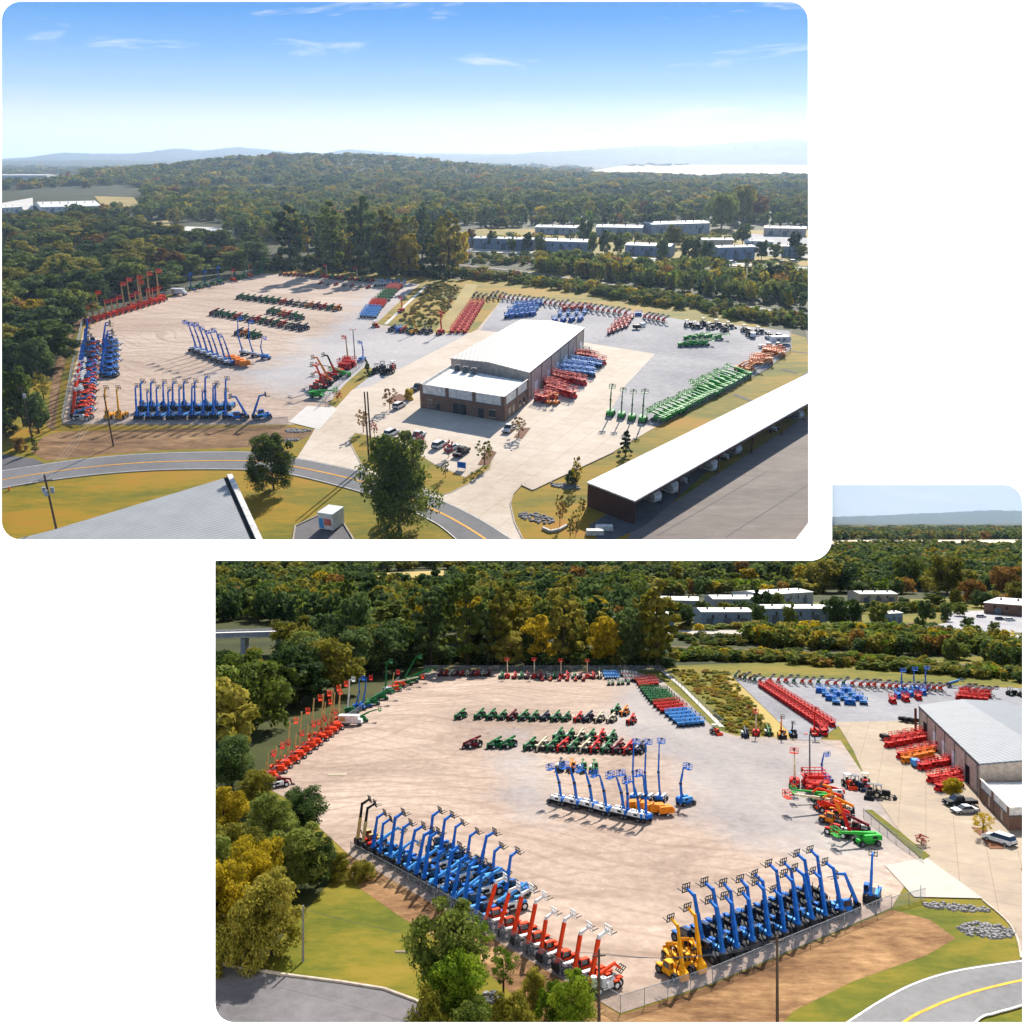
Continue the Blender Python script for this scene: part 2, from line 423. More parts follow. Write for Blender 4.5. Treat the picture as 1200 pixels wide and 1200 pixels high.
g_asph2 = gmat('worn_asphalt', ['68605B', '786F69', '877C75', '948A84'], .5, bump=.1, big=.06, stretch=(.4, 1, 1))
g_asph3 = gmat('dark_asphalt', ['4E4C4F', '5C5A5C', '6A676A', '757275'], .5, bump=.1)
g_field = gmat('pale_field', ['B8A890', 'CBBBA2', 'D8CAB4'], .01)
g_straw = gmat('straw_field', ['8A7A45', 'A08C50', 'B39A60'], .05)
g_ball = gmat('railway_ballast', ['4E4640', '62584F', '766A60'], .6)
p_yel = paint('yellow_road_paint', 'D89A28', .6); p_wht = paint('white_road_paint', 'D6D2CA', .6)
k_conc = paint('kerb_concrete', 'A89C8E', .8)

def hill_up(x, y):
    """Rise and fall of the wooded country beyond the upper yard."""
    if y < 1050: return 0.0
    a = min(1, (y - 1050) / 500)
    h = 68 * math.exp(-((x + 640) / 640) ** 2 - ((y - 3100) / 800) ** 2)
    h += 16 * math.exp(-((x + 900) / 420) ** 2 - ((y - 1350) / 300) ** 2) + 4 * math.exp(-((x - 500) / 700) ** 2 - ((y - 1900) / 350) ** 2)
    h += 3.0 * math.sin(x * .011 + 1.3) * math.sin(y * .006)
    return a * h
def hill_lo(x, y):
    if y < 830: return 0.0
    a = min(1, (y - 830) / 400)
    return a * (3.0 * math.sin(x * .012 + .4) * math.sin(y * .009) + 6 * math.exp(-((x + 100) / 300) ** 2 - ((y - 900) / 200) ** 2))

def terrain(P, name, rows, m, hf, edge):
    mb = MB(); cols = 60; vs = []; fs = []
    for r in rows:
        l, rt = edge(r)
        for k in range(cols + 1):
            p = P.g(l + (rt - l) * k / cols, r)
            vs.append((p.x, p.y, hf(p.x, p.y)))
    for j in range(len(rows) - 1):
        for k in range(cols):
            a = j * (cols + 1) + k
            fs.append((a, a + 1, a + cols + 2, a + cols + 1))
    mb.add(vs, fs)
    o = link(name, mb.mesh(name, m), None, P.M); tag(o, None, None, None, 'structure')
    for p in o.data.polygons: p.use_smooth = True
    return o
rows_up = [641, 600, 560, 540, 520, 500, 470, 440, 400, 360, 330, 310, 295, 280, 268, 257, 248, 240, 233, 227, 222, 217, 213, 209, 206, 203, 201, 199, 197.5, 196, 195, 194, 193, 192, 191]
terrain(UP, 'ground', rows_up, g_forest, hill_up, lambda r: (-220, 972 if r > 545 else 962))
rows_lo = [1330, 1250, 1200, 1150, 1100, 1050, 1000, 960, 920, 880, 850, 820, 800, 780, 765, 750, 735, 722, 710, 700, 690, 681, 673, 666, 660, 655, 650, 645, 641, 637, 633, 630, 627, 624, 622, 620, 618, 616, 614.5, 613.6]
terrain(LO, 'ground', rows_lo, g_forest, hill_lo, lambda r: (-60, 1460))

Z = [.03 * i for i in range(14)]
# ---- upper place
sheet(UP, 'lawn', [(-220, 641), (-220, 528), (0, 518), (10, 448), (62, 446), (84, 400), (100, 372), (200, 345), (300, 318), (345, 312), (540, 326), (640, 316), (1500, 400), (972, 545), (972, 641)], g_lawn, Z[0] + .015)
sheet(UP, 'forest_floor', [(-200, 440), (60, 440), (84, 400), (100, 372), (200, 345), (300, 318), (345, 312), (540, 328), (545, 296), (700, 290), (948, 300), (1400, 300), (1400, 262), (500, 262), (-200, 262)], g_forest, Z[1])
yard_up = [(74, 497), (82, 455), (90, 420), (98, 385), (150, 362), (200, 348), (270, 328), (305, 320), (345, 322), (445, 327), (492, 333), (470, 352), (440, 380), (520, 391), (556, 390), (592, 346), (700, 358), (800, 375), (925, 388), (928, 408), (900, 432), (770, 500), (700, 492), (600, 482), (437, 470), (365, 496), (340, 498)]
grey_up = [(556, 390), (520, 391), (440, 380), (470, 352), (485, 334), (452, 331), (425, 350), (405, 375), (350, 408), (330, 425), (250, 440), (300, 452), (350, 455), (400, 475), (450, 470), (640, 470)]
blend_sheet(UP, 'gravel_yard', yard_up, g_tan, Z[2], [grey_up], 34)
sheet(UP, 'grey_gravel', [(562, 388), (592, 346), (700, 358), (800, 375), (925, 388), (928, 408), (900, 432), (770, 500), (700, 492), (640, 470), (600, 420)], g_grey, Z[3])
sheet(UP, 'concrete_apron', [(340, 550), (362, 515), (380, 484), (398, 460), (437, 452), (468, 433), (558, 387), (600, 391), (680, 401), (768, 415), (733, 452), (711, 489), (768, 501), (720, 529), (624, 574), (611, 568), (601, 579), (598, 590), (603, 612), (618, 641), (585, 641), (517, 589), (424, 555)], g_conc, Z[4])
sheet(UP, 'gate_slab', [(338, 495), (374, 504), (396, 479), (360, 476)], g_slab, Z[5])
ups = smooth([(-90, 566), (0, 552), (80, 540), (150, 533), (220, 530), (300, 530), (347, 537), (420, 552), (470, 567), (517, 586), (560, 607), (600, 632), (616, 643)])
lows = smooth([(-90, 598), (0, 574), (80, 561), (150, 554), (220, 551), (300, 552), (350, 559), (424, 578), (465, 592), (506, 612), (520, 621), (533, 632), (545, 643)])
mids = smooth([(-90, 582), (0, 563.5), (80, 551), (150, 544), (220, 541), (300, 541), (346, 547.5), (423, 564.5), (468, 580), (517, 602), (543, 616), (568, 632), (581, 643)])
ribbon(UP, 'road', ups, lows, g_asph, Z[5])
line_ribbon(UP, 'road_marking', mids, .55, p_yel, Z[6])
for e, s in ((ups, .9), (lows, -.9)):
    line_ribbon(UP, 'road_marking', [(x, y + s) for x, y in e], .22, p_wht, Z[6])
sheet(UP, 'side_road', [(-90, 528), (0, 533), (40, 538), (52, 543), (20, 549), (0, 553), (-90, 567)], g_asph3, Z[4])
sheet(UP, 'dry_bank', [(70, 506), (332, 499), (372, 505), (352, 516), (300, 524), (200, 527), (120, 533), (55, 540), (36, 530), (50, 512)], g_dry, Z[1])
sheet(UP, 'dry_bank', [(64, 505), (72, 440), (84, 400), (98, 372), (92, 372), (74, 400), (62, 440), (54, 500)], g_dry, Z[2])
sheet(UP, 'kiosk_lot', [(342, 643), (346, 617), (378, 602), (398, 606), (414, 632), (418, 643)], g_asph3, Z[1])
kerb(UP, 'kerb', [(342, 643), (346, 617), (378, 602), (398, 606), (414, 632), (418, 643)], .3, .25, k_conc)
island_up = [(409, 517), (416, 508), (432, 511), (440, 515), (470, 520), (510, 545), (545, 560), (562, 549), (578, 536), (574, 550), (548, 568), (528, 578), (517, 581), (480, 566), (424, 546)]
sheet(UP, 'planted_island', island_up, g_lawn, Z[6])
kerb(UP, 'kerb', island_up + island_up[:1], .3, .2, k_conc)
for q in ([(478, 512), (492, 514), (486, 518), (474, 516)], [(612, 502), (622, 502), (612, 515), (602, 513)], [(572, 526), (582, 531), (572, 546), (560, 545)], [(452, 470), (468, 462), (480, 466), (462, 476)]):
    sheet(UP, 'bark_bed', q, gmat('bark_mulch', ['5A3A28', '6E4834', '805A44'], .6) if 'bark_mulch' not in MATS else MATS['bark_mulch'], Z[7])
kerb(UP, 'kerb', [(720, 530), (624, 575), (611, 569), (601, 580), (598, 591), (603, 613), (618, 643)], .3, .25, k_conc)
sheet(UP, 'storage_lot', [(727, 643), (744, 618), (960, 478), (1100, 470), (972, 560), (972, 643)], g_asph2, Z[1])
sheet(UP, 'storage_slab', [(690, 616), (744, 582), (975, 424), (1010, 436), (760, 613), (745, 622), (720, 632), (700, 632)], g_asph3, Z[2])
for ln in ([(770, 628), (900, 552)], [(850, 630), (960, 560)]):
    line_ribbon(UP, 'lot_marking', ln, .35 if len(ln) > 2 else .18, p_wht if len(ln) > 2 else g_asph3, Z[2])
sheet(UP, 'straw_strip', [(546, 333), (560, 334), (528, 388), (510, 388)], g_straw, Z[2])
sheet(UP, 'rough_meadow', [(500, 334), (546, 333), (512, 388), (462, 380)], g_lawn, Z[1])
line_ribbon(UP, 'drainage_channel', [(500, 335), (475, 358), (452, 380)], 1.6, g_slab, Z[3])
for a, b in (((843, 376), (822, 384)), ((905, 365), (948, 367)), ((775, 350), (810, 358)), ((860, 462), (880, 470)), ((916, 433), (934, 437)), ((928, 412), (948, 414))):
    line_ribbon(UP, 'drain_culvert', [a, b], 1.5, g_asph3, Z[3])
line_ribbon(UP, 'railway_bed', [(520, 309), (600, 317), (700, 331), (800, 346), (880, 360), (948, 373), (1200, 420)], 7, g_ball, .2)
for d in (-.9, .9):
    line_ribbon(UP, 'railway_bed', [(520, 309 + d * .3), (600, 317 + d * .35), (700, 331 + d * .4), (800, 346 + d * .45), (880, 360 + d * .5), (948, 373 + d * .5)], .35, p_wht, .3)
line_ribbon(UP, 'highway', [(380, 284), (500, 291), (600, 296), (700, 301), (800, 307), (948, 316), (1300, 340)], 20, g_slab, .5)
line_ribbon(UP, 'highway', [(380, 284), (500, 291), (600, 296), (700, 301), (800, 307), (948, 316), (1300, 340)], 3.2, g_lawn, .6)
sheet(UP, 'business_park_lawn', [(540, 291), (948, 312), (1300, 336), (1300, 282), (948, 270), (560, 268)], g_lawn, Z[2])
sheet(UP, 'car_park', [(855, 272), (948, 279), (1000, 290), (948, 303), (855, 296), (880, 284)], g_grey, Z[3])
for q, m in (([(680, 204), (735, 194), (800, 192.5), (1100, 192.5), (1100, 206), (860, 204), (820, 206.5), (760, 203)], g_field), ([(112, 238), (158, 239), (168, 250), (125, 250)], g_straw), ([(172, 262), (198, 259), (200, 266), (174, 268)], g_straw), ([(205, 266), (262, 268), (262, 276), (208, 276)], g_slab), ([(0, 245), (40, 240), (40, 250), (0, 254)], g_slab)):
    mb = MB(); pts = [UP.g(*p) for p in q]
    mb.poly([(p.x, p.y, max(hill_up(p.x, p.y), 0) + (3.0 if p.y > 2000 else 1.0)) for p in pts])
    tag(link('field', mb.mesh('field', m), None, UP.M), kind='structure')

# ---- lower place
sheet(LO, 'lawn', [(-60, 1330), (-60, 1180), (300, 1135), (390, 1030), (310, 935), (300, 915), (380, 858), (430, 826), (496, 780), (785, 780), (1460, 760), (1460, 1330)], g_lawn2, Z[0] + .015)
yard_lo = [(410, 1003), (340, 938), (306, 920), (380, 862), (430, 830), (468, 800), (496, 786), (600, 787), (745, 787), (775, 797), (806, 823), (838, 855), (862, 862), (985, 868), (1010, 905), (1042, 940), (1060, 975), (1078, 1008), (1045, 1064), (990, 1087), (835, 1152), (727, 1188)]
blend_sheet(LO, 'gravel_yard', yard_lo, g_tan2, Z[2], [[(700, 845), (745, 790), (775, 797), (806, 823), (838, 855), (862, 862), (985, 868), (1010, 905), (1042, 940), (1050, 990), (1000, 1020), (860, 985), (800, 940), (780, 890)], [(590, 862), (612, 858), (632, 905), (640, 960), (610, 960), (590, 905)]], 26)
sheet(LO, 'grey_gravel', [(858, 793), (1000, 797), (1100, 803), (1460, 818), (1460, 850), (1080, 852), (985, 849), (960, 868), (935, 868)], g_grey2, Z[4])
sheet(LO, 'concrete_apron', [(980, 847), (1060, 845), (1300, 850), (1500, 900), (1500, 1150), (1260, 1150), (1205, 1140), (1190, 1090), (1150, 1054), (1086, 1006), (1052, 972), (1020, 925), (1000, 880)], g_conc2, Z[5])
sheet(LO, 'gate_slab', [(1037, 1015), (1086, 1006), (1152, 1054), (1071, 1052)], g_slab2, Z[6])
l_up = smooth([(930, 1240), (990, 1200), (1030, 1174), (1068, 1154), (1110, 1140), (1160, 1131), (1220, 1124), (1320, 1120)])
l_md = smooth([(1010, 1240), (1062, 1198), (1090, 1183), (1120, 1171), (1160, 1159), (1220, 1147), (1320, 1140)])
l_lo = smooth([(1110, 1240), (1146, 1199), (1165, 1191), (1183, 1186), (1205, 1180), (1250, 1172), (1320, 1164)])
ribbon(LO, 'road', l_up, l_lo, g_asph, Z[6])
line_ribbon(LO, 'road_marking', l_md, .4, p_yel, Z[7])
for e, s in ((l_up, 2), (l_lo, -2)): line_ribbon(LO, 'road_marking', [(x, y + s) for x, y in e], .25, p_wht, Z[7])
sheet(LO, 'dry_bank', [(410, 1004), (560, 1085), (727, 1190), (835, 1154), (990, 1089), (1045, 1066), (1090, 1078), (1120, 1100), (1085, 1120), (1000, 1150), (930, 1185), (880, 1240), (600, 1260), (640, 1200), (560, 1130), (470, 1075), (420, 1040), (398, 1006)], g_dry, Z[1])
sheet(LO, 'worn_asphalt_lot', [(150, 1118), (251, 1130), (330, 1143), (400, 1152), (450, 1160), (488, 1174), (520, 1198), (545, 1260), (150, 1280)], g_asph3, Z[2])
kerb(LO, 'kerb', [(150, 1118), (251, 1130), (330, 1143), (400, 1152), (450, 1160), (488, 1174), (520, 1198), (545, 1260)], .35, .3, k_conc)
kerb(LO, 'kerb', smooth([(1152, 1056), (1180, 1080), (1192, 1100), (1197, 1124)], 4), .3, .25, k_conc)
sheet(LO, 'straw_strip', [(838, 790), (856, 792), (935, 868), (912, 868)], g_straw, Z[2])
sheet(LO, 'rough_meadow', [(780, 784), (860, 782), (912, 866), (852, 860)], g_lawn2, Z[1])
line_ribbon(LO, 'drainage_channel', [(776, 786), (800, 806), (846, 852)], 1.4, g_slab, Z[3])
line_ribbon(LO, 'railway_bed', [(700, 755), (800, 759), (900, 763.5), (1000, 769), (1100, 777), (1200, 787), (1460, 815)], 6, g_ball, .2)
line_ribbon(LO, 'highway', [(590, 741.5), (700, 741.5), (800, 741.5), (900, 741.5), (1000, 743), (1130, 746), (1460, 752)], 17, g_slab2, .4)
sheet(LO, 'business_park_lawn', [(760, 737), (1460, 746), (1460, 700), (1060, 702), (800, 712)], g_lawn2, Z[2])
sheet(LO, 'car_park', [(1110, 716), (1215, 715), (1215, 742), (1060, 738), (1110, 730)], g_grey, Z[4])
for q, m in (([(940, 637), (1000, 634.5), (1280, 634.5), (1280, 641), (940, 642)], g_field), ([(440, 679), (520, 676), (520, 683), (440, 687)], g_straw)):
    pts = [LO.g(*p) for p in q]
    tag(link('field', MB().poly([(p.x, p.y, hill_lo(p.x, p.y) + 6) for p in pts]).mesh('field', m), None, LO.M), kind='structure')

# ------------------------------------------------------------------ far hills
def ridge(P, name, D, pts, m, base_row, seed, rough=1.0, depth=.25):
    """A range of hills D metres away whose crest follows the survey points; it falls away in front and behind."""
    q = smooth(pts, 14); q2 = []
    rr = random.Random(seed); q = [p for p in q if p[0] <= P.xmax]
    for i, (x, y) in enumerate(q): q2.append((x, y + rr.uniform(-.5, .5) * rough))
    mb = MB(); vs = []; n = len(q2); prof = [(-depth, 0), (-depth * .55, .35), (-depth * .25, .78), (0, 1), (depth * .4, .6), (depth, 0)]
    for x, y in q2:
        u = (x - CX) / F
        dist = D
        X = u * dist / (P.c) * 1.0
        # height over the level ground at this distance
        fwd = dist
        p = Vector((u * fwd * 1.0, fwd, 0))
        for _ in range(6):                     # settle x for the height of the crest
            h = P.hgt(p, y); dp = 1 / (P.ppm(p, h)); p.x = (x - CX) * dp
        for k, (dy, f) in enumerate(prof):
            w = 1 + rr.uniform(-.06, .06)
            vs.append((p.x * (1 + dy * .6), p.y * (1 + dy), max(h, 5) * f * w if f not in (0, 1) else max(h, 5) * f - (20 if f == 0 else 0)))
    K = len(prof)
    mb.add(vs, [(i * K + k, (i + 1) * K + k, (i + 1) * K + k + 1, i * K + k + 1) for i in range(n - 1) for k in range(K - 1)])
    o = link(name, mb.mesh(name, m), None, P.M); tag(o, kind='structure')
    for p in o.data.polygons: p.use_smooth = True
    return o
g_hill = gmat('wooded_hills', ['1B2712', '2B351A', '3D4424', '4A4A2A'], .02, bump=0, big=.002)
g_hill2 = gmat('wooded_hills_near', ['1C2A1A', '28381F', '384626', '424A2A'], .02, bump=0, big=.002)
ridge(UP, 'hills', 12800, [(-150, 190), (0, 186), (40, 184), (75, 179), (120, 180), (165, 179), (205, 174), (240, 176), (278, 172.5), (320, 176), (350, 179), (380, 179.5), (410, 175), (470, 179), (540, 180), (620, 181), (700, 184), (780, 186)], g_hill, 190, 1)
ridge(UP, 'hills', 10800, [(440, 192), (540, 185), (620, 179), (690, 175), (740, 171.5), (775, 170), (800, 171), (850, 168), (890, 165), (925, 162.5), (948, 165), (1000, 166), (1100, 172)], g_hill, 190, 2)
ridge(UP, 'hills', 8600, [(-150, 196), (-40, 190), (60, 188), (120, 187.5), (200, 189), (260, 192), (330, 198)], g_hill, 194, 3)
ridge(LO, 'hills', 62000, [(860, 612), (940, 606), (1000, 605), (1060, 602.5), (1110, 600.5), (1160, 598), (1200, 598.5), (1260, 597), (1360, 604)], g_hill2, 622, 4)
ridge(LO, 'hills', 38000, [(860, 624), (940, 618), (1000, 617), (1060, 619), (1110, 616), (1160, 618), (1210, 616), (1300, 618), (1380, 622)], g_hill2, 626, 5)
# ------------------------------------------------------------------ trees
L_DARK = leafmat('leaves_dark_green', '22320F', '40562A', '687A40')
L_MID = leafmat('leaves_mid_green', '30420E', '5C6C26', '8A9042')
L_OLIVE = leafmat('leaves_olive', '464810', '7A7624', 'A69A40')
L_YEL = leafmat('leaves_yellow', '665A0E', 'A4901C', 'CAAE2C')
L_RUST = leafmat('leaves_rust', '563C14', '88642A', 'AA8440')
L_RED = leafmat('leaves_red', '621418', 'A02A26', 'B8504A')
L_BRIGHT = leafmat('leaves_bright_green', '365008', '64801A', '94A22C')
BARK = mat('bark', '2E241A', '4A3C2E', 4.0, .9)
def crown(seed, nclump, nleaf, size, shape='round', r=.36, z0=.22, ragged=0.0):
    """Leaf quads on the shells of clumps spread through a crown of height 1; returns (4n, 3) points."""
    g = np.random.default_rng(seed); out = []
    cs = []; ph = g.uniform(0, 6.28, 4)
    for i in range(nclump):
        t = (i + g.random()) / nclump
        z = z0 + (1 - z0) * (.06 + .84 * t)
        if shape == 'round': prof = math.sqrt(max(.05, 1 - ((z - (z0 + 1) / 2) / ((1 - z0) / 2)) ** 2)) ** .8
        elif shape == 'tall': prof = .55 + .45 * math.sin(math.pi * min(1, (z - z0) / (1 - z0) * .9 + .08))
        elif shape == 'cone': prof = max(.08, 1.05 - (z - z0) / (1 - z0))
        elif shape == 'low': prof = math.sqrt(max(.08, 1 - ((z - z0) / (1.02 - z0)) ** 2))
        elif shape == 'open': prof = .5 + .5 * math.sin(math.pi * min(1, (z - z0) / (1 - z0) + .1))
        a = i * 2.399 + g.normal(0, .4)
        rad = r * prof * math.sqrt(g.uniform(.12, 1.0)) * .78
        cr = r * g.uniform(.30, .50) * (.75 + .4 * prof) * (1.5 if nclump < 8 else 1.0)
        if ragged:                           # lobes and hollows: no crown is a smooth egg
            lob = 1 + ragged * (.55 * math.sin(2 * a + ph[0] + 2 * z) + .45 * math.sin(3 * a + ph[1] - 5 * z) + .5 * math.sin(9 * z + ph[2] + a)) + g.normal(0, ragged * .5)
            rad = min(rad * max(.3, lob) * 1.1, r * .92); cr *= g.uniform(.62, 1.0) * (1 - .3 * ragged)
            z = min(.97, max(z0 * .9, z + g.normal(0, .05)))
        if shape in ('tall', 'cone'): cr *= .8
        if shape == 'open': cr *= .62
        cs.append((rad * math.cos(a), rad * math.sin(a), z, cr))
    per = max(1, nleaf // nclump)
    for (x, y, z, cr) in cs:
        d = g.normal(size=(per, 3)); d[:, 2] += .25; d /= np.linalg.norm(d, axis=1)[:, None]
        rad = cr * (.55 + .5 * g.random(per))
        p = np.array([x, y, z]) + d * rad[:, None] * np.array([1, 1, .78])
        p[:, 2] = np.clip(p[:, 2], z0 * .55, 1.0)
        nrm = d + g.normal(0, .45, (per, 3)); nrm /= np.linalg.norm(nrm, axis=1)[:, None]
        t1 = np.cross(nrm, g.normal(size=(per, 3))); t1 /= np.linalg.norm(t1, axis=1)[:, None]
        t2 = np.cross(nrm, t1)
        s = size * (.6 + .8 * g.random(per))[:, None]
        out.append(np.stack([p - t1 * s - t2 * s * .6, p + t1 * s - t2 * s * .7, p + t1 * s * .8 + t2 * s * .7, p - t1 * s * .9 + t2 * s * .55], 1))
    return np.concatenate(out).reshape(-1, 3)
def quads_mesh(name, pts, mats, mi=None):
    n = len(pts) // 4
    me = bpy.data.meshes.new(name)
    me.vertices.add(len(pts)); me.vertices.foreach_set('co', np.ascontiguousarray(pts, dtype=np.float32).ravel())
    me.loops.add(n * 4); me.loops.foreach_set('vertex_index', np.arange(n * 4, dtype=np.int32))
    me.polygons.add(n); me.polygons.foreach_set('loop_start', np.arange(0, n * 4, 4, dtype=np.int32))
    me.polygons.foreach_set('loop_total', np.full(n, 4, dtype=np.int32))
    for m in mats: me.materials.append(m)
    if mi is not None: me.polygons.foreach_set('material_index', np.ascontiguousarray(mi, dtype=np.int32))
    me.update(calc_edges=True)
    return me
def trunk_mesh(seed, h=.55, r=.016, limbs=5, z0=.2, spread=.2):
    g = random.Random(seed); mb = MB()
    mb.cyl((0, 0, -.02), (0, 0, z0), r * 1.25, r, 7); mb.cyl((0, 0, z0), (g.uniform(-.02, .02), g.uniform(-.02, .02), h + .2), r, r * .4, 6)
    for i in range(limbs):
        a = i * 2.4 + g.uniform(-.3, .3); z = z0 * .8 + (h - z0) * i / limbs * .9
        mb.cyl((0, 0, z), (math.cos(a) * spread, math.sin(a) * spread, z + g.uniform(.18, .3)), r * .5, r * .15, 5)
    return mb.mesh('trunk', BARK)
# (shape, radius/height, crown base, clumps, leaves, leaf size)
SHAPES = {'full': ('low', .45, .10, 34, 4200, .026), 'round': ('round', .40, .16, 30, 3600, .026), 'wide': ('round', .52, .14, 34, 4000, .028), 'tall': ('tall', .21, .14, 28, 3000, .020),
          'cone': ('cone', .26, .04, 24, 2400, .022), 'low': ('low', .60, .0, 26, 2800, .038), 'open': ('open', .38, .30, 22, 900, .022), 'wispy': ('tall', .22, .22, 20, 800, .018)}
PROTO = {}
def tree_proto(shape, leaf, v, fine=False):
    k = (shape, leaf.name, v, fine)
    if k not in PROTO:
        sh, r, z0, nc, nl, ls = SHAPES[shape]
        s = 100 + v * 17 + len(shape) * 7
        pts = crown(s, int(nc * (1.9 if fine else 1.2)), nl * (4 if fine else 1), ls * (.5 if fine else 1), sh, r, z0, .42 if fine else .32)
        kk = (shape, v)
        if kk not in PROTO: PROTO[kk] = trunk_mesh(s, .55, .014 if shape in ('tall', 'wispy') else .02, 6 if shape != 'low' else 4, max(.08, z0), r * .6)
        PROTO[k] = (quads_mesh('crown', pts, [leaf]), PROTO[kk], r)
    return PROTO[k]
def tree(P, x, yb, h, wpx, shape, leaf, label, group=None, name='tree', cat='tree', v=None, z=None, fine=False):
    """A tree whose foot is at survey point (x, yb), h metres high, its crown wpx wide in the survey."""
    p = P.g(x, yb)
    if z is not None: p.z = z
    v = rng.randrange(3) if v is None else v
    cr, tr, r = tree_proto(shape, leaf, v, fine)
    w_ = wpx / P.ppm(p, p.z + h / 2) / (2 * r * 1.15)
    t = empty(name, P.M @ Matrix.Translation(p) @ Matrix.Rotation(rng.uniform(0, 6.28), 4, 'Z') @ Matrix.Diagonal((w_, w_, h, 1)), label, cat, group)
    link('trunk', tr, t); link('crown', cr, t)
    return t
def treepx(P, x, yb, yt, wpx, *a, **k):
    return tree(P, x, yb, P.hgt(P.g(x, yb), yt), wpx, *a, **k)
def scatter(poly, step, jit=.45):
    """Jittered points inside an outline, farther rows first; step(y) gives spacing across and in depth."""
    ys = [p[1] for p in poly]; xs = [p[0] for p in poly]; y = min(ys); out = []; odd = 0
    while y <= max(ys):
        sx, sy = step(y); x = min(xs) + (sx / 2 if odd else 0)
        while x <= max(xs):
            q = (x + rng.uniform(-jit, jit) * sx, y + rng.uniform(-jit, jit) * sy)
            if inside(q, poly): out.append(q)
            x += sx
        y += sy; odd ^= 1
    return out
def pick(ws):
    t = rng.random() * sum(w for _, w in ws)
    for a, w in ws:
        t -= w
        if t <= 0: return a
    return ws[-1][0]
KIND = {L_DARK.name: 'dark green', L_MID.name: 'mid green', L_OLIVE.name: 'olive green', L_YEL.name: 'yellow', L_RUST.name: 'rust brown', L_RED.name: 'red', L_BRIGHT.name: 'bright green'}
SHAPE = {'full': 'full-crowned', 'round': 'round-crowned', 'wide': 'broad', 'tall': 'tall narrow', 'cone': 'pointed', 'low': 'low bushy', 'open': 'thin open', 'wispy': 'thin tall'}

# far woods: crowns too many to count, one mass for each place
FARCR = [crown(500 + i, 10, 110, .105, ('round', 'wide', 'low', 'round')[i % 4] if i % 4 != 1 else 'round', .48, .1).reshape(-1, 4, 3) for i in range(8)]
FINECR = [crown(600 + i, 15, 300, .066, 'round' if i % 3 else 'tall', .46 if i % 3 else .3, .08).reshape(-1, 4, 3) for i in range(6)]
def forest(P, name, pts, hf, mix, spread=None):
    """pts: (x, y, height m, crown px, fine)"""
    V, MI = [], []; ms = [L_DARK, L_MID, L_OLIVE, L_YEL, L_RUST, L_BRIGHT]
    for x, y, h, wpx, fine in pts:
        if x > P.xmax: continue
        p = P.g(x, y); z = hf(p.x, p.y)
        wd = wpx / P.ppm(p, z)
        c = (FINECR if fine else FARCR)[rng.randrange(6)]
        a = rng.uniform(0, 6.28); ca, sa = math.cos(a), math.sin(a)
        q = np.empty_like(c)
        q[..., 0] = (c[..., 0] * ca - c[..., 1] * sa) * wd + p.x
        q[..., 1] = (c[..., 0] * sa + c[..., 1] * ca) * wd + p.y
        q[..., 2] = c[..., 2] * h + z - h * .06
        V.append(q.reshape(-1, 3)); MI.append(np.full(len(c), ms.index(pick(mix)), dtype=np.int32))
    o = link(name, quads_mesh(name, np.concatenate(V), ms, np.concatenate(MI)), None, P.M)
    return tag(o, None, None, None, 'stuff')
MIXF = [(L_DARK, 5), (L_MID, 6), (L_OLIVE, 5), (L_YEL, .6), (L_RUST, .45)]

# ---- upper place: woods
clear_up = [[(-10, 205), (100, 204), (100, 219), (-10, 222)], [(-5, 226), (165, 226), (172, 256), (128, 254), (-5, 262)], [(170, 258), (203, 258), (203, 270), (170, 272)], [(200, 262), (268, 262), (268, 282), (200, 282)],
            [(690, 188), (1300, 188), (1300, 209), (850, 207), (815, 210), (690, 206)], [(486, 268), (640, 258), (950, 258), (1500, 262), (1500, 330), (948, 322), (640, 304), (500, 300)]]
fp = []
for poly, st, hh, fine in (([(-120, 196), (1250, 196), (1250, 224), (-120, 224)], lambda y: (6.0, 2.0), (13, 20), 0),
                           ([(-120, 222), (1250, 222), (1250, 266), (948, 264), (620, 262), (480, 272), (300, 286), (200, 262), (-120, 254)], lambda y: (9.5, 4.0), (13, 21), 1)):
    for x, y in scatter(poly, st):
        if any(inside((x, y), c) for c in clear_up): continue
        fp.append((x, y, rng.uniform(*hh), st(y)[0] * rng.uniform(1.7, 2.6), fine))
for x, y in scatter([(735, 189.0), (850, 189), (850, 193.5), (735, 196)], lambda y: (7, 1.6)): fp.append((x, y, rng.uniform(12, 26), 11, 0))
for x, y in scatter([(300, 191.5), (640, 192), (640, 197), (250, 197)], lambda y: (6, 1.5)): fp.append((x, y, rng.uniform(14, 24), 9, 0))
forest(UP, 'far_woods', fp, hill_up, MIXF)
mix = [((('round', L_DARK)), 5), (('round', L_MID), 5), (('wide', L_DARK), 2), (('wide', L_OLIVE), 2.5), (('tall', L_MID), 1.5), (('round', L_OLIVE), 3), (('round', L_YEL), .8), (('round', L_RUST), .8)]
def wood(P, poly, st, hr, wr, mix, where, group, hf=None, skip=()):
    for x, y in scatter(poly, st):
        if any(inside((x, y), c) for c in skip): continue
        s, l = pick(mix)
        p = P.g(x, y); z = hf(p.x, p.y) if hf else 0
        tree(P, x, y, rng.uniform(*hr) * (1.25 if s == 'tall' else 1), st(y)[0] * rng.uniform(*wr) * (.62 if s == 'tall' else 1), s, l,
             f'{SHAPE[s]} {KIND[l.name]} tree {where}', f'{SHAPE[s]} {KIND[l.name]} trees {group}', z=z)
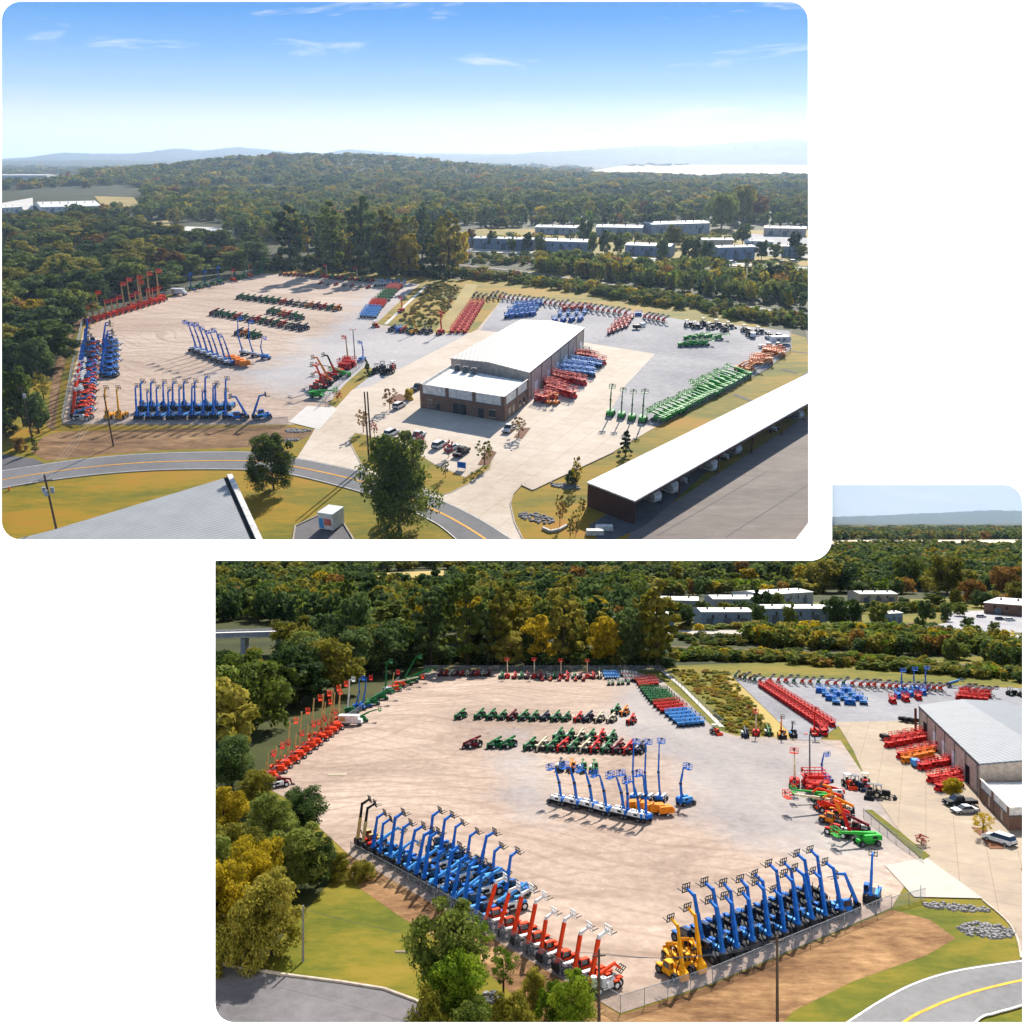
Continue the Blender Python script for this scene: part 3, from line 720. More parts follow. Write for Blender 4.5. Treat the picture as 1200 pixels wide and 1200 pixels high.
wood(UP, [(-30, 266), (60, 262), (130, 262), (200, 282), (250, 290), (300, 300), (342, 312), (300, 318), (262, 324), (200, 342), (150, 352), (96, 372), (84, 400), (62, 432), (-30, 440)],
     lambda y: (14 + (y - 262) * .17, 6 + (y - 262) * .115), (13, 18), (1.7, 2.3), mix, 'in the wood west of the gravel yard, upper panel', 'in the western wood, upper panel', hill_up, skip=[clear_up[3]])
wood(UP, [(330, 292), (420, 286), (500, 283), (545, 300), (540, 327), (440, 322), (345, 315)], lambda y: (16, 9), (16, 28), (1.6, 2.3),
     [(('tall', L_MID), 3), (('tall', L_DARK), 2), (('round', L_DARK), 2), (('round', L_OLIVE), 2), (('tall', L_OLIVE), 2), (('round', L_YEL), 1.6)], 'in the tall belt behind the gravel yard, upper panel', 'in the tall belt, upper panel')
for x, yb, yt, wp, s, l in ((392, 318, 236, 40, 'tall', L_MID), (428, 318, 230, 44, 'tall', L_DARK), (455, 322, 246, 36, 'tall', L_OLIVE), (527, 327, 244, 36, 'tall', L_OLIVE), (480, 324, 274, 34, 'round', L_YEL), (340, 312, 240, 38, 'tall', L_DARK)):
    treepx(UP, x, yb, yt, wp, s, l, f'{SHAPE[s]} {KIND[l.name]} tree standing above the belt behind the yard, upper panel', f'{SHAPE[s]} {KIND[l.name]} emergent trees, upper panel')
# trees among the business units
for x, yb, yt, w_, l in ((686, 286, 256, 20, L_DARK), (694, 298, 272, 14, L_MID), (708, 298, 270, 18, L_DARK), (724, 298, 272, 15, L_MID), (776, 304, 278, 18, L_DARK), (790, 290, 264, 26, L_OLIVE), (803, 305, 280, 16, L_DARK), (814, 305, 278, 17, L_MID), (828, 306, 282, 18, L_DARK), (758, 274, 252, 22, L_DARK),
                        (870, 286, 262, 22, L_MID), (892, 304, 282, 18, L_DARK), (908, 303, 284, 18, L_MID), (930, 300, 272, 20, L_DARK), (938, 302, 286, 20, L_OLIVE), (576, 292, 270, 16, L_MID), (618, 294, 272, 15, L_DARK), (600, 294, 278, 12, L_MID), (551, 290, 268, 16, L_RUST), (632, 296, 274, 13, L_MID), (838, 320, 300, 14, L_DARK), (905, 335, 308, 26, L_DARK), (870, 262, 218, 36, L_OLIVE), (845, 268, 226, 42, L_MID), (885, 258, 228, 34, L_RUST)):
    treepx(UP, x, yb, yt, w_, 'round' if w_ < 30 else 'wide', l, f'{KIND[l.name]} tree among the low business units beyond the railway, upper panel', f'{KIND[l.name]} trees among the units, upper panel')
# belts of scrub along the railway: masses of shrub
def belt(P, name, a, b, n, h, wpx, mixb):
    pts = []
    for i in range(n):
        t = (i + rng.random()) / n
        k = t * (len(a) - 1); j = min(int(k), len(a) - 2); f = k - j
        p0 = [u + (v - u) * f for u, v in zip(a[j], a[j + 1])]; p1 = [u + (v - u) * f for u, v in zip(b[j], b[j + 1])]
        q = rng.random()
        pts.append((p0[0] + (p1[0] - p0[0]) * q, p0[1] + (p1[1] - p0[1]) * q, rng.uniform(*h), wpx * rng.uniform(.7, 1.4), 1))
    forest(P, name, pts, lambda x, y: 0, mixb)
MIXB = [(L_MID, 6), (L_OLIVE, 4.5), (L_YEL, .8), (L_DARK, 3), (L_RUST, .6), (L_BRIGHT, 1.2)]
belt(UP, 'scrub_undergrowth', [(632, 307), (760, 315), (948, 330), (1150, 350)], [(632, 320), (760, 336), (948, 362), (1150, 390)], 380, (7, 12), 16, MIXB)
belt(UP, 'scrub_undergrowth', [(545, 318), (700, 336), (790, 350), (948, 376)], [(545, 326), (700, 347), (790, 362), (948, 386)], 260, (3, 5.5), 13, MIXB)
belt(UP, 'scrub_undergrowth', [(535, 300), (632, 306)], [(540, 309), (632, 312)], 40, (2, 5), 10, MIXB)
belt(UP, 'meadow_undergrowth', [(502, 335), (490, 350), (468, 378)], [(543, 335), (530, 358), (508, 386)], 260, (.5, 1.2), 6, [(L_OLIVE, 5), (L_YEL, 2), (L_RUST, 2), (L_MID, 2)])
belt(UP, 'belt_undergrowth', [(300, 311), (345, 306), (440, 312), (545, 316)], [(300, 320), (345, 317), (440, 324), (545, 329)], 110, (3, 7), 14, [(L_DARK, 5), (L_MID, 2), (L_OLIVE, 1)])
belt(LO, 'belt_undergrowth', [(420, 768), (500, 766), (640, 770), (785, 770)], [(440, 786), (500, 780), (640, 783), (785, 783)], 150, (3, 7), 20, [(L_DARK, 5), (L_MID, 2), (L_OLIVE, 1)])
# near trees
treepx(UP, 468, 622, 507, 104, 'full', L_MID, 'large dense green tree beside the road in front of the parked cars, upper panel', v=1, fine=True)
treepx(UP, 321, 574, 509, 56, 'full', L_MID, 'medium green tree beside the road just behind the ribbed metal roof, upper panel', fine=True)
treepx(UP, 733, 533, 502, 19, 'cone', L_DARK, 'dark pointed evergreen on the grass just behind the white storage shed roof, upper panel')
for x, yb, yt, w_, s, l, lab in ((675, 571, 535, 19, 'open', L_YEL, 'thin yellow young tree at the grass corner by a stone heap, upper panel'), (671, 566, 551, 20, 'low', L_DARK, 'dark spreading bush beneath the thin yellow young tree, upper panel'), (656, 618, 579, 15, 'open', L_RUST, 'rust coloured young tree on the lawn corner with a dark mulch ring, upper panel'),
                                 (682, 605, 583, 12, 'open', L_OLIVE, 'thin olive sapling against the brown shed end wall, upper panel'), (675, 626, 594, 15, 'open', L_OLIVE, 'bare-legged olive sapling beside the white blocks, upper panel'), (668, 631, 607, 14, 'open', L_MID, 'thin green sapling at the lower lawn edge, upper panel'),
                                 (457, 480, 455, 21, 'open', L_RUST, 'rust coloured small tree next to the white car in front of the office, upper panel'), (479, 469, 456, 14, 'low', L_YEL, 'yellow rounded shrub at the office corner, upper panel'), (426, 507, 480, 19, 'open', L_RUST, 'brown thinning small tree at the driveway island corner, upper panel'),
                                 (439, 512, 493, 11, 'open', L_RED, 'red leaved shrub by the twin wooden poles, upper panel'), (492, 528, 506, 13, 'open', L_RED, 'red leaved small tree between the first parked cars, upper panel'), (526, 536, 516, 16, 'open', L_RED, 'red brown small tree next to the black car, upper panel'), (568, 545, 516, 25, 'open', L_OLIVE, 'olive small tree on the bark bed at the car park end, upper panel'),
                                 (608, 512, 489, 22, 'open', L_RUST, 'rust coloured small tree behind the white pickup at the building corner, upper panel'), (396, 470, 457, 12, 'open', L_RED, 'bright red shrub on the grass verge along the gate fence, upper panel'), (431, 440, 422, 12, 'cone', L_DARK, 'small dark conical evergreen at the end of the gate fence, upper panel'), (522, 560, 540, 12, 'open', L_DARK, 'small dark shrub on the planted island behind the round tree, upper panel')):
    treepx(UP, x, yb, yt, w_, s, l, lab)
for x, yb, yt, w_, s, l in ((14, 448, 400, 44, 'round', L_DARK), (48, 445, 395, 44, 'round', L_DARK), (72, 415, 380, 30, 'round', L_MID), (12, 395, 352, 40, 'round', L_OLIVE), (45, 392, 350, 38, 'round', L_YEL), (70, 380, 340, 40, 'wide', L_MID), (30, 425, 385, 34, 'wide', L_YEL), (2, 430, 376, 40, 'round', L_OLIVE),
                            (28, 500, 432, 44, 'round', L_MID), (46, 508, 460, 36, 'round', L_DARK), (8, 512, 480, 30, 'round', L_DARK), (52, 470, 436, 26, 'open', L_OLIVE), (24, 528, 512, 18, 'low', L_RUST), (42, 530, 508, 12, 'cone', L_OLIVE), (15, 470, 440, 26, 'round', L_MID)):
    treepx(UP, x, yb, yt, w_, s, l, f'{SHAPE[s]} {KIND[l.name]} tree beside the side road outside the yard fence, upper panel', f'{SHAPE[s]} {KIND[l.name]} roadside trees, upper panel')

# ---- lower place: woods
clear_lo = [[(760, 690), (1460, 684), (1460, 750), (760, 742)], [(251, 730), (345, 730), (345, 775), (251, 775)], [(430, 672), (530, 672), (530, 690), (430, 690)]]
fp = []
for poly, st, hh, fine in (([(100, 644), (1400, 640), (1400, 668), (100, 668)], lambda y: (9.0, 2.6), (15, 21), 0), ([(100, 666), (1400, 664), (1400, 700), (1060, 692), (780, 706), (700, 742), (100, 742)], lambda y: (15, 5.5), (14, 22), 1)):
    for x, y in scatter(poly, st):
        if any(inside((x, y), c) for c in clear_lo): continue
        fp.append((x, y, rng.uniform(*hh) * (.62 if y < 652 and x < 985 else 1), st(y)[0] * rng.uniform(1.7, 2.5), fine))
for x, y in scatter([(950, 617), (1320, 617), (1320, 634), (950, 634)], lambda y: (6.5, 1.5)): fp.append((x, y, rng.uniform(16, 34), 13, 0))
forest(LO, 'far_woods', fp, hill_lo, [(L_DARK, 7), (L_MID, 6), (L_OLIVE, 3.5), (L_YEL, .35), (L_RUST, .5)])
wood(LO, [(225, 765), (300, 778), (330, 760), (420, 752), (470, 768), (488, 778), (448, 792), (410, 816), (356, 846), (296, 884), (225, 900)], lambda y: (28 + (y - 745) * .12, 13 + (y - 745) * .1), (15, 20), (1.75, 2.3),
     [(('round', L_DARK), 4), (('wide', L_DARK), 2), (('wide', L_MID), 3), (('round', L_OLIVE), 2), (('round', L_MID), 2)], 'in the wood beside the lift row, lower panel', 'in the wood beside the lift row, lower panel', skip=[[(200, 700), (335, 700), (345, 800), (300, 815), (200, 815)]])
wood(LO, [(345, 735), (420, 730), (560, 742), (700, 748), (775, 752), (785, 781), (640, 783), (500, 781), (420, 760)], lambda y: (23, 13), (13, 26), (1.6, 2.4),
     [(('tall', L_DARK), 3), (('tall', L_MID), 3), (('tall', L_OLIVE), 2.5), (('round', L_DARK), 2), (('round', L_YEL), 1.4), (('round', L_OLIVE), 1.5)], 'in the dark belt behind the gravel yard, lower panel', 'in the belt behind the yard, lower panel')
for x, yb, yt, wp, s, l in ((415, 776, 694, 60, 'round', L_DARK), (548, 780, 665, 60, 'tall', L_MID), (505, 780, 680, 56, 'tall', L_DARK), (660, 782, 688, 50, 'tall', L_OLIVE), (770, 784, 680, 54, 'tall', L_OLIVE), (630, 780, 720, 50, 'round', L_YEL), (710, 780, 722, 46, 'round', L_YEL), (455, 768, 700, 60, 'tall', L_MID), (585, 782, 690, 44, 'tall', L_OLIVE)):
    treepx(LO, x, yb, yt, wp, s, l, f'{SHAPE[s]} {KIND[l.name]} tree standing above the belt behind the yard, lower panel', f'{SHAPE[s]} {KIND[l.name]} emergent trees, lower panel')
for x, yb, yt, w_, l in ((893, 722, 690, 26, L_DARK), (910, 718, 694, 24, L_MID), (889, 738, 708, 22, L_DARK), (925, 738, 708, 18, L_MID), (980, 734, 700, 30, L_DARK), (1000, 732, 702, 26, L_DARK), (1030, 733, 704, 26, L_MID), (1085, 730, 704, 22, L_DARK), (1108, 728, 708, 14, L_DARK), (1078, 742, 722, 14, L_DARK), (1134, 740, 722, 16, L_DARK), (1120, 712, 690, 18, L_OLIVE), (1140, 706, 680, 34, L_RUST), (1180, 698, 664, 40, L_RUST), (1110, 696, 652, 44, L_OLIVE), (1065, 690, 652, 46, L_MID), (985, 694, 660, 40, L_DARK), (965, 694, 656, 44, L_OLIVE), (822, 720, 704, 16, L_MID), (804, 738, 712, 24, L_DARK), (727, 734, 710, 20, L_RUST), (1165, 742, 728, 14, L_MID), (1150, 712, 692, 26, L_DARK), (1192, 708, 682, 34, L_OLIVE), (1095, 712, 694, 26, L_MID), (1060, 716, 700, 20, L_DARK), (1125, 722, 706, 18, L_MID)):
    treepx(LO, x, yb, yt, w_, 'round' if w_ < 30 else 'wide', l, f'{KIND[l.name]} tree among the low business units beyond the railway, lower panel', f'{KIND[l.name]} trees among the units, lower panel')
for a_, b_, n_, h_ in (([(560, 262), (760, 258), (972, 262)], [(560, 268), (760, 263), (972, 268)], 60, (9, 15)), ([(500, 283), (700, 281), (860, 282)], [(500, 287), (700, 286), (860, 287)], 46, (5, 9)), ([(520, 300), (700, 303), (972, 313)], [(520, 302), (700, 305), (972, 316)], 34, (3, 6))): belt(UP, 'park_undergrowth', a_, b_, n_, h_, 14, MIXB)
for a_, b_, n_, h_ in (([(770, 694), (960, 690), (1300, 688)], [(770, 700), (960, 696), (1300, 697)], 80, (9, 15)), ([(770, 718), (960, 715), (1130, 714)], [(770, 722), (960, 719), (1130, 719)], 40, (4, 8)), ([(790, 737), (960, 737), (1060, 738)], [(790, 739), (960, 740), (1060, 741)], 26, (3, 5)), ([(1130, 700), (1300, 702)], [(1130, 708), (1300, 706)], 20, (5, 9))): belt(LO, 'park_undergrowth', a_, b_, n_, h_, 20, MIXB)
belt(LO, 'scrub_undergrowth', [(880, 745), (1000, 746), (1100, 752), (1250, 762)], [(880, 757), (1000, 764), (1100, 772), (1250, 786)], 260, (6, 10.5), 24, MIXB)
belt(LO, 'scrub_undergrowth', [(790, 768), (900, 768), (1040, 776), (1250, 795)], [(790, 774), (900, 776), (1040, 786), (1250, 806)], 230, (3, 5), 19, MIXB)
belt(LO, 'scrub_undergrowth', [(790, 744), (880, 748)], [(790, 756), (880, 760)], 40, (2, 3.5), 14, MIXB)
belt(LO, 'meadow_undergrowth', [(784, 786), (820, 816), (856, 858)], [(850, 786), (880, 820), (908, 864)], 340, (.4, 1.1), 9, [(L_OLIVE, 5), (L_YEL, 2), (L_RUST, 1.5), (L_MID, 2)])
# near trees of the lower place
for x, yb, yt, w_, s, l in ((272, 925, 862, 62, 'round', L_DARK), (300, 950, 905, 46, 'round', L_OLIVE), (262, 985, 922, 60, 'round', L_YEL), (355, 985, 923, 60, 'round', L_DARK), (318, 1000, 930, 60, 'round', L_MID), (275, 1040, 965, 80, 'round', L_OLIVE), (345, 1045, 965, 74, 'round', L_MID), (300, 1075, 985, 86, 'wide', L_YEL), (258, 1110, 1010, 80, 'round', L_YEL), (318, 1120, 1020, 84, 'round', L_OLIVE), (372, 1040, 975, 42, 'round', L_DARK), (280, 1135, 1060, 70, 'low', L_OLIVE), (395, 1028, 1000, 42, 'low', L_OLIVE), (425, 1030, 1008, 36, 'low', L_OLIVE), (242, 1060, 980, 70, 'round', L_MID)):
    treepx(LO, x, yb, yt, w_, s, l, f'{SHAPE[s]} {KIND[l.name]} tree in the thicket above the worn asphalt, lower panel', f'{SHAPE[s]} {KIND[l.name]} thicket trees, lower panel', fine=True)
for x, yb, yt, w_, s, l, lab in ((522, 1185, 1058, 96, 'round', L_MID, 'large leafy green tree overhanging the asphalt lot corner, lower panel'), (590, 1165, 1110, 50, 'open', L_BRIGHT, 'thin light green tree outside the fence by the pole base, lower panel'), (562, 1130, 1078, 46, 'open', L_BRIGHT, 'thin bright green tree tight against the fence behind the large leafy tree, lower panel'),
                                 (625, 1180, 1135, 40, 'low', L_OLIVE, 'olive bush with yellow tips along the fence bank, lower panel'), (672, 1215, 1140, 58, 'round', L_BRIGHT, 'dense bright green tree at the wooden pole beside the fence corner, lower panel'), (600, 1225, 1165, 60, 'low', L_OLIVE, 'wide olive shrub at the bottom of the fence bank, lower panel'), (555, 1240, 1170, 66, 'round', L_MID, 'mid green bush below the large leafy tree, lower panel'),
                                 (648, 1200, 1150, 44, 'low', L_BRIGHT, 'bright yellow-green bush filling the fence bank before the dense round tree, lower panel'), (535, 1215, 1120, 70, 'round', L_BRIGHT, 'light green tree merging with the large leafy tree, lower panel'), (505, 1240, 1160, 60, 'low', L_OLIVE, 'olive undershrub at the asphalt kerb below the large leafy tree, lower panel'),
                                 (1080, 991, 978, 22, 'open', L_RED, 'red leaved shrub on the verge by the gate fence, lower panel'), (1117, 936, 912, 25, 'round', L_YEL, 'small yellowing tree between red lifts and the black pickup, lower panel'), (1152, 982, 951, 30, 'open', L_YEL, 'small yellow tree on the bark bed by the white car, lower panel')):
    treepx(LO, x, yb, yt, w_, s, l, lab, fine=True)
# ------------------------------------------------------------------ buildings
def facing(P, a, b):
    d = P.g(*b) - P.g(*a); return d.normalized()
w_brick = None
def brickmat():
    m, nt, b = nodes('brown_brick'); b.inputs['Roughness'].default_value = .85
    tc = N(nt, 'ShaderNodeTexCoord'); br = N(nt, 'ShaderNodeTexBrick', i_Scale=1.6)
    for k, c in (('Color1', '7A5440'), ('Color2', '5E3E30'), ('Mortar', '94806E')): br.inputs[k].default_value = (*lin(c), 1)
    mp = N(nt, 'ShaderNodeMapping'); mp.inputs['Rotation'].default_value = (R(90), 0, 0)
    nt.links.new(tc.outputs['Object'], mp.inputs[0]); nt.links.new(mp.outputs[0], br.inputs[0]); nt.links.new(br.outputs[0], b.inputs['Base Color'])
    return m
def ribmat(name, c, pitch, axis='X', rough=.4, rot=0.0):
    """Standing-seam or ribbed sheet metal."""
    m, nt, b = nodes(name); b.inputs['Roughness'].default_value = max(.55, rough); b.inputs['Specular IOR Level'].default_value = .2
    tc = N(nt, 'ShaderNodeTexCoord'); mp = N(nt, 'ShaderNodeMapping'); mp.inputs['Rotation'].default_value = (0, 0, rot)
    wv = N(nt, 'ShaderNodeTexWave', wave_type='BANDS', bands_direction=axis, i_Scale=1 / pitch * .314)
    no = N(nt, 'ShaderNodeTexNoise', i_Scale=.25, i_Detail=5.0)
    nt.links.new(tc.outputs['Object'], mp.inputs[0]); nt.links.new(mp.outputs[0], wv.inputs[0]); nt.links.new(tc.outputs['Object'], no.inputs[0])
    a = lin(c); r = ramp(nt, [(.3, tuple(x * .86 for x in a)), (.7, a)], no.outputs['Fac'])
    r2 = ramp(nt, [(.0, .66), (.4, 1.0)], wv.outputs['Fac'])
    mx = N(nt, 'ShaderNodeMix', data_type='RGBA', blend_type='MULTIPLY'); mx.inputs[0].default_value = 1
    nt.links.new(r.outputs[0], mx.inputs[6]); nt.links.new(r2.outputs[0], mx.inputs[7]); nt.links.new(mx.outputs[2], b.inputs['Base Color'])
    bp = N(nt, 'ShaderNodeBump', i_Strength=.4, i_Distance=.06); nt.links.new(wv.outputs['Fac'], bp.inputs['Height']); nt.links.new(bp.outputs[0], b.inputs['Normal'])
    return m
m_brick = brickmat()
m_white = paint('white_wall_panel', 'DAD6D0', .6); m_cream = paint('cream_wall_panel', 'B9AA9C', .6); m_roofw = paint('white_membrane_roof', 'E6E2DC', .7)
m_glass = paint('dark_glass', '101820', .08, spec=.8); m_door = paint('white_shutter', 'E4E8EE', .5); m_dark = paint('dark_opening', '15171A', .8)
m_trim = paint('grey_trim', '5A5C60', .5); m_brown = ribmat('brown_sheet_metal', '4A2A24', .3); m_rust = paint('rusty_steel', '5E3426', .7)
m_bay = paint('grey_bay_door', '6A7078', .6); m_greyw = paint('grey_wall_panel', 'A2A6AC', .6); m_bluew = paint('blue_grey_wall', '8494A8', .6)
m_seam = ribmat('grey_seam_roof', 'B8BCC2', .45); m_lightroof = ribmat('light_metal_roof', 'CFC8BF', 1.4, rough=.5); m_galv = ribmat('galvanised_roof', '747A82', 1.3, rough=.45)

def wallface(mb, a, b, z0, z1, holes, t, mi=0):
    pass
def panel(mb, a, b, s0, s1, z0, z1, off, mi=0, th=.08):
    """A raised panel on the wall from a to b: between distances s0 and s1 along it, standing off its face."""
    d = (b - a); d.z = 0; L = d.length; d.normalize(); n = Vector((d.y, -d.x, 0))
    p0 = a + d * s0 + n * (off - th); p1 = a + d * s1 + n * (off - th)
    q0, q1 = p0 + n * th, p1 + n * th
    mb.hexa([(p0.x, p0.y, z0), (p1.x, p1.y, z0), (q1.x, q1.y, z0), (q0.x, q0.y, z0), (p0.x, p0.y, z1), (p1.x, p1.y, z1), (q1.x, q1.y, z1), (q0.x, q0.y, z1)], mi)
def solid(pts, z0, z1):
    n = len(pts); mb = MB()
    mb.add([(p.x, p.y, z0) for p in pts] + [(p.x, p.y, z1) for p in pts], [tuple(range(n))[::-1], tuple(range(n, 2 * n))] + [(k, (k + 1) % n, n + (k + 1) % n, n + k) for k in range(n)])
    return mb
def off_(p, z): return Vector((p.x, p.y, z))

def office_building(P, N0, L0, Pb, LB, hall, h2, hh, hr, label, front, side, doors, left_side=False):
    """The hire firm's building: a brick-fronted flat-roofed office before a long pale hall. N0 near corner, L0 other front corner, Pb/LB where the office meets the hall; hall = four eave corners (near, far, far, near)."""
    ctr = (N0 + L0) / 2
    t = empty('hire_building', P.M, label, 'building')
    # hall
    e = hall
    mb = MB(); n = 4
    base = [off_(p, 0) for p in e]
    rn, rf = (e[0] + e[3]) / 2, (e[1] + e[2]) / 2
    V = [(p.x, p.y, 0) for p in base] + [(p.x, p.y, hh) for p in base] + [(rn.x, rn.y, hr), (rf.x, rf.y, hr)]
    mb.add(V, [(0, 1, 5, 4), (2, 3, 7, 6), (1, 2, 6, 9, 5), (3, 0, 4, 8, 7)])
    hw = link('wall', mb.mesh('hall_wall', m_cream), t)
    # roof with a small overhang
    def ext(p, c, k): return p + (p - c) * k
    c = (e[0] + e[2]) / 2; E_ = [ext(p, c, .012) for p in e]; rn2, rf2 = ext(rn, c, .012), ext(rf, c, .03)
    T = .35
    vs = [(p.x, p.y, hh + .12) for p in E_] + [(rn2.x, rn2.y, hr + .12), (rf2.x, rf2.y, hr + .12)]
    vs += [(x, y, z - T) for x, y, z in vs]
    rb = MB().add(vs, [(0, 4, 5, 1), (4, 3, 2, 5), (6, 7, 11, 10), (10, 11, 8, 9), (0, 1, 7, 6), (1, 5, 11, 7), (5, 2, 8, 11), (2, 3, 9, 8), (3, 4, 10, 9), (4, 0, 6, 10)])
    link('roof', rb.mesh('hall_roof', m_lightroof if not left_side else m_galv), t)
    # side wall doors and columns
    a, b = (e[1], e[0]) if not left_side else (e[0], e[1])
    a, b = (base[0], base[1])
    L = (b - a).length
    sgn = 1
    def sidepanel(mb, s0, s1, z0, z1, off, mi=0):
        if left_side: panel(mb, b, a, L - s1, L - s0, z0, z1, off, mi)
        else: panel(mb, a, b, s0, s1, z0, z1, off, mi)
    for s in np.linspace(.02, .98, 7):
        q = MB(); sidepanel(q, s * L - .2, s * L + .2, 0, hh - .3, .25); link('column', q.mesh('column', m_trim), t)
    for s, w_, dk in doors:
        q = MB(); sidepanel(q, s * L - w_ / 2, s * L + w_ / 2, 0.02, 4.2, .14); link('shutter_door', q.mesh('shutter_door', m_dark if dk else m_door), t)
    q = MB(); sidepanel(q, .1, L - .1, hh - .6, hh - .28, .12); link('fascia', q.mesh('fascia', m_trim), t)
    # office: walls, parapet, sunk roof
    pts = [N0, Pb, LB, L0]
    zb = h2 * .62
    link('wall', solid(pts, 0, zb).mesh('office_wall', m_brick), t)
    pm = MB()
    th = .3; cc = (N0 + LB) / 2
    for p, q in ((N0, L0), (Pb, N0), (L0, LB)):
        pi, qi = p + (cc - p).normalized() * th * 1.4, q + (cc - q).normalized() * th * 1.4
        pm.hexa([off_(p, zb + .003), off_(q, zb + .003), off_(qi, zb + .003), off_(pi, zb + .003), off_(p, h2), off_(q, h2), off_(qi, h2), off_(pi, h2)])
    link('parapet', pm.mesh('parapet', m_white), t)
    ins = [p + (cc - p).normalized() * th * 1.5 for p in pts]
    link('roof', solid(ins, zb + .01, h2 - .9).mesh('office_roof', m_roofw), t)
    for (p, q), fr, wins in (((N0, L0) if not left_side else (L0, N0), front, None), ((N0, Pb), side, None)):
        d = (q - p); L = d.length
        # outward side of this wall
        nrm = Vector((d.y, -d.x, 0)).normalized()
        flip = nrm.dot(cc - p) > 0
        A, B = (p, q) if not flip else (q, p)
        for s0, s1, z0, z1, kind in fr:
            if flip: u0, u1 = (1 - s1) * L, (1 - s0) * L
            else: u0, u1 = s0 * L, s1 * L
            q_ = MB(); 
            if kind == 'pier':
                panel(q_, A, B, u0, u1, 0, h2 + .06, .12); link('brick_pier', q_.mesh('brick_pier', m_brick), t)
            elif kind == 'window':
                panel(q_, A, B, u0, u1, z0, z1, .03); f = link('window', q_.mesh('window', m_glass), t)
                f_ = MB(); panel(f_, A, B, u0 - .12, u1 + .12, z1, z1 + .15, .07); panel(f_, A, B, u0 - .12, u1 + .12, z0 - .15, z0, .07); link('frame', f_.mesh('window_frame', m_cream), f)
            elif kind == 'door':
                panel(q_, A, B, u0, u1, 0.02, z1, .04); f = link('door', q_.mesh('door', m_glass), t)
                f_ = MB(); panel(f_, A, B, (u0 + u1) / 2 - .05, (u0 + u1) / 2 + .05, .02, z1, .08); panel(f_, A, B, u0, u1, z1, z1 + .2, .09); link('frame', f_.mesh('door_frame', m_trim), f)
            elif kind == 'band':
                panel(q_, A, B, u0, u1, z0, z1, .08); link('trim_band', q_.mesh('trim_band', m_trim), t)
    # rooftop plant
    for k in range(3):
        s = .12 + k * .11
        o = LB + (Pb - LB) * s + (L0 - LB).normalized() * 2.2
        q = MB().frus((o.x - .9, o.x + .9, o.y - .9, o.y + .9), h2 - .88, (o.x - .85, o.x + .85, o.y - .85, o.y + .85), h2 + .9); q.cyl((o.x, o.y, h2 + .9), (o.x, o.y, h2 + 1.05), .6, n=12)
        link('rooftop_unit', q.mesh('rooftop_unit', m_trim), t)
    return t

# ---- upper place: the main building
hh = 8.6
N0, L0, Pb = UP.g(591, 494.7), UP.g(493, 478), UP.g(619, 472)
h2 = UP.hgt(N0, 465)
LB = UP.g(528.5, 427.5, h2); LB.z = 0
hall = [UP.g(620.5, 436.4, hh), UP.g(684.5, 384.5, hh), UP.g(610, 375, hh), UP.g(528.5, 420, hh)]
front = [(0, .035, 0, 0, 'pier'), (.325, .365, 0, 0, 'pier'), (.645, .685, 0, 0, 'pier'), (.965, 1.0, 0, 0, 'pier'), (.0, 1, h2 * .6, h2 * .6 + .25, 'band'),
         (.10, .17, .9, 3.0, 'window'), (.235, .30, 0, 2.9, 'door'), (.44, .60, 0, 3.2, 'door'), (.75, .81, 0, 2.9, 'door'), (.85, .91, .9, 3.0, 'window')]
side = [(0.0, .07, 0, 0, 'pier'), (.47, .53, 0, 0, 'pier'), (.93, 1.0, 0, 0, 'pier'), (.0, 1, h2 * .6, h2 * .6 + .25, 'band'), (.17, .25, .9, 2.9, 'window'), (.33, .41, .9, 2.9, 'window'), (.6, .68, .9, 2.9, 'window'), (.77, .85, .9, 2.9, 'window')]
office_building(UP, N0, L0, Pb, LB, hall, h2, hh, hh + 1.0, 'long white-roofed hall with a brown brick office front, upper panel', front, side, [(.10, 3.6, 0), (.30, 3.6, 0), (.46, 3.6, 0), (.62, 3.6, 0), (.80, 4.2, 0), (.93, 4.2, 0)])
# ---- lower place: the same building seen from its other side
hh2 = 7.2
E1, E2 = LO.g(1148, 895, hh2), LO.g(1077, 827, hh2)
E4, E3 = LO.g(1325, 892, hh2), LO.g(1180, 823, hh2)
h3 = 4.6
Nb = LO.g(1183, 974); Pb2 = LO.g(1148, 937); Lb = LO.g(1330, 968); LB2 = LO.g(1325, 934)
front2 = [(0, .03, 0, 0, 'pier'), (.3, .34, 0, 0, 'pier'), (.0, 1, h3 * .6, h3 * .6 + .25, 'band'), (.06, .1, 0, 2.9, 'door'), (.16, .21, .9, 2.8, 'window')]
side2 = [(0.0, .06, 0, 0, 'pier'), (.5, .56, 0, 0, 'pier'), (.94, 1, 0, 0, 'pier'), (.0, 1, h3 * .6, h3 * .6 + .25, 'band'), (.2, .27, .8, 2.6, 'window'), (.62, .69, .8, 2.6, 'window')]
office_building(LO, Nb, Lb, Pb2, LB2, [E1, E2, E3, E4], h3, hh2, hh2 + 1.1, 'grey-roofed hall with red lifts along its shutter doors and brick office, lower panel', front2, side2, [(.16, 3.4, 1), (.36, 3.4, 0), (.52, 3.4, 0), (.68, 3.4, 0), (.87, 3.6, 1)], left_side=True)
for P_, p in ((UP, UP.g(683, 409)), (LO, LO.g(1073, 858))):
    hgt_ = 8.0 if P_ is UP else 6.8
    c = MB().bar((p.x, p.y, 0), (p.x, p.y, hgt_), .5); c.box(p.x - .5, p.x + .5, p.y - .5, p.y + .5, 0, .15)
    tag(link('canopy_post', c.mesh('canopy_post', m_rust), None, P_.M), 'rust brown steel post under the hall roof corner, ' + ('upper' if P_ is UP else 'lower') + ' opening', 'post')

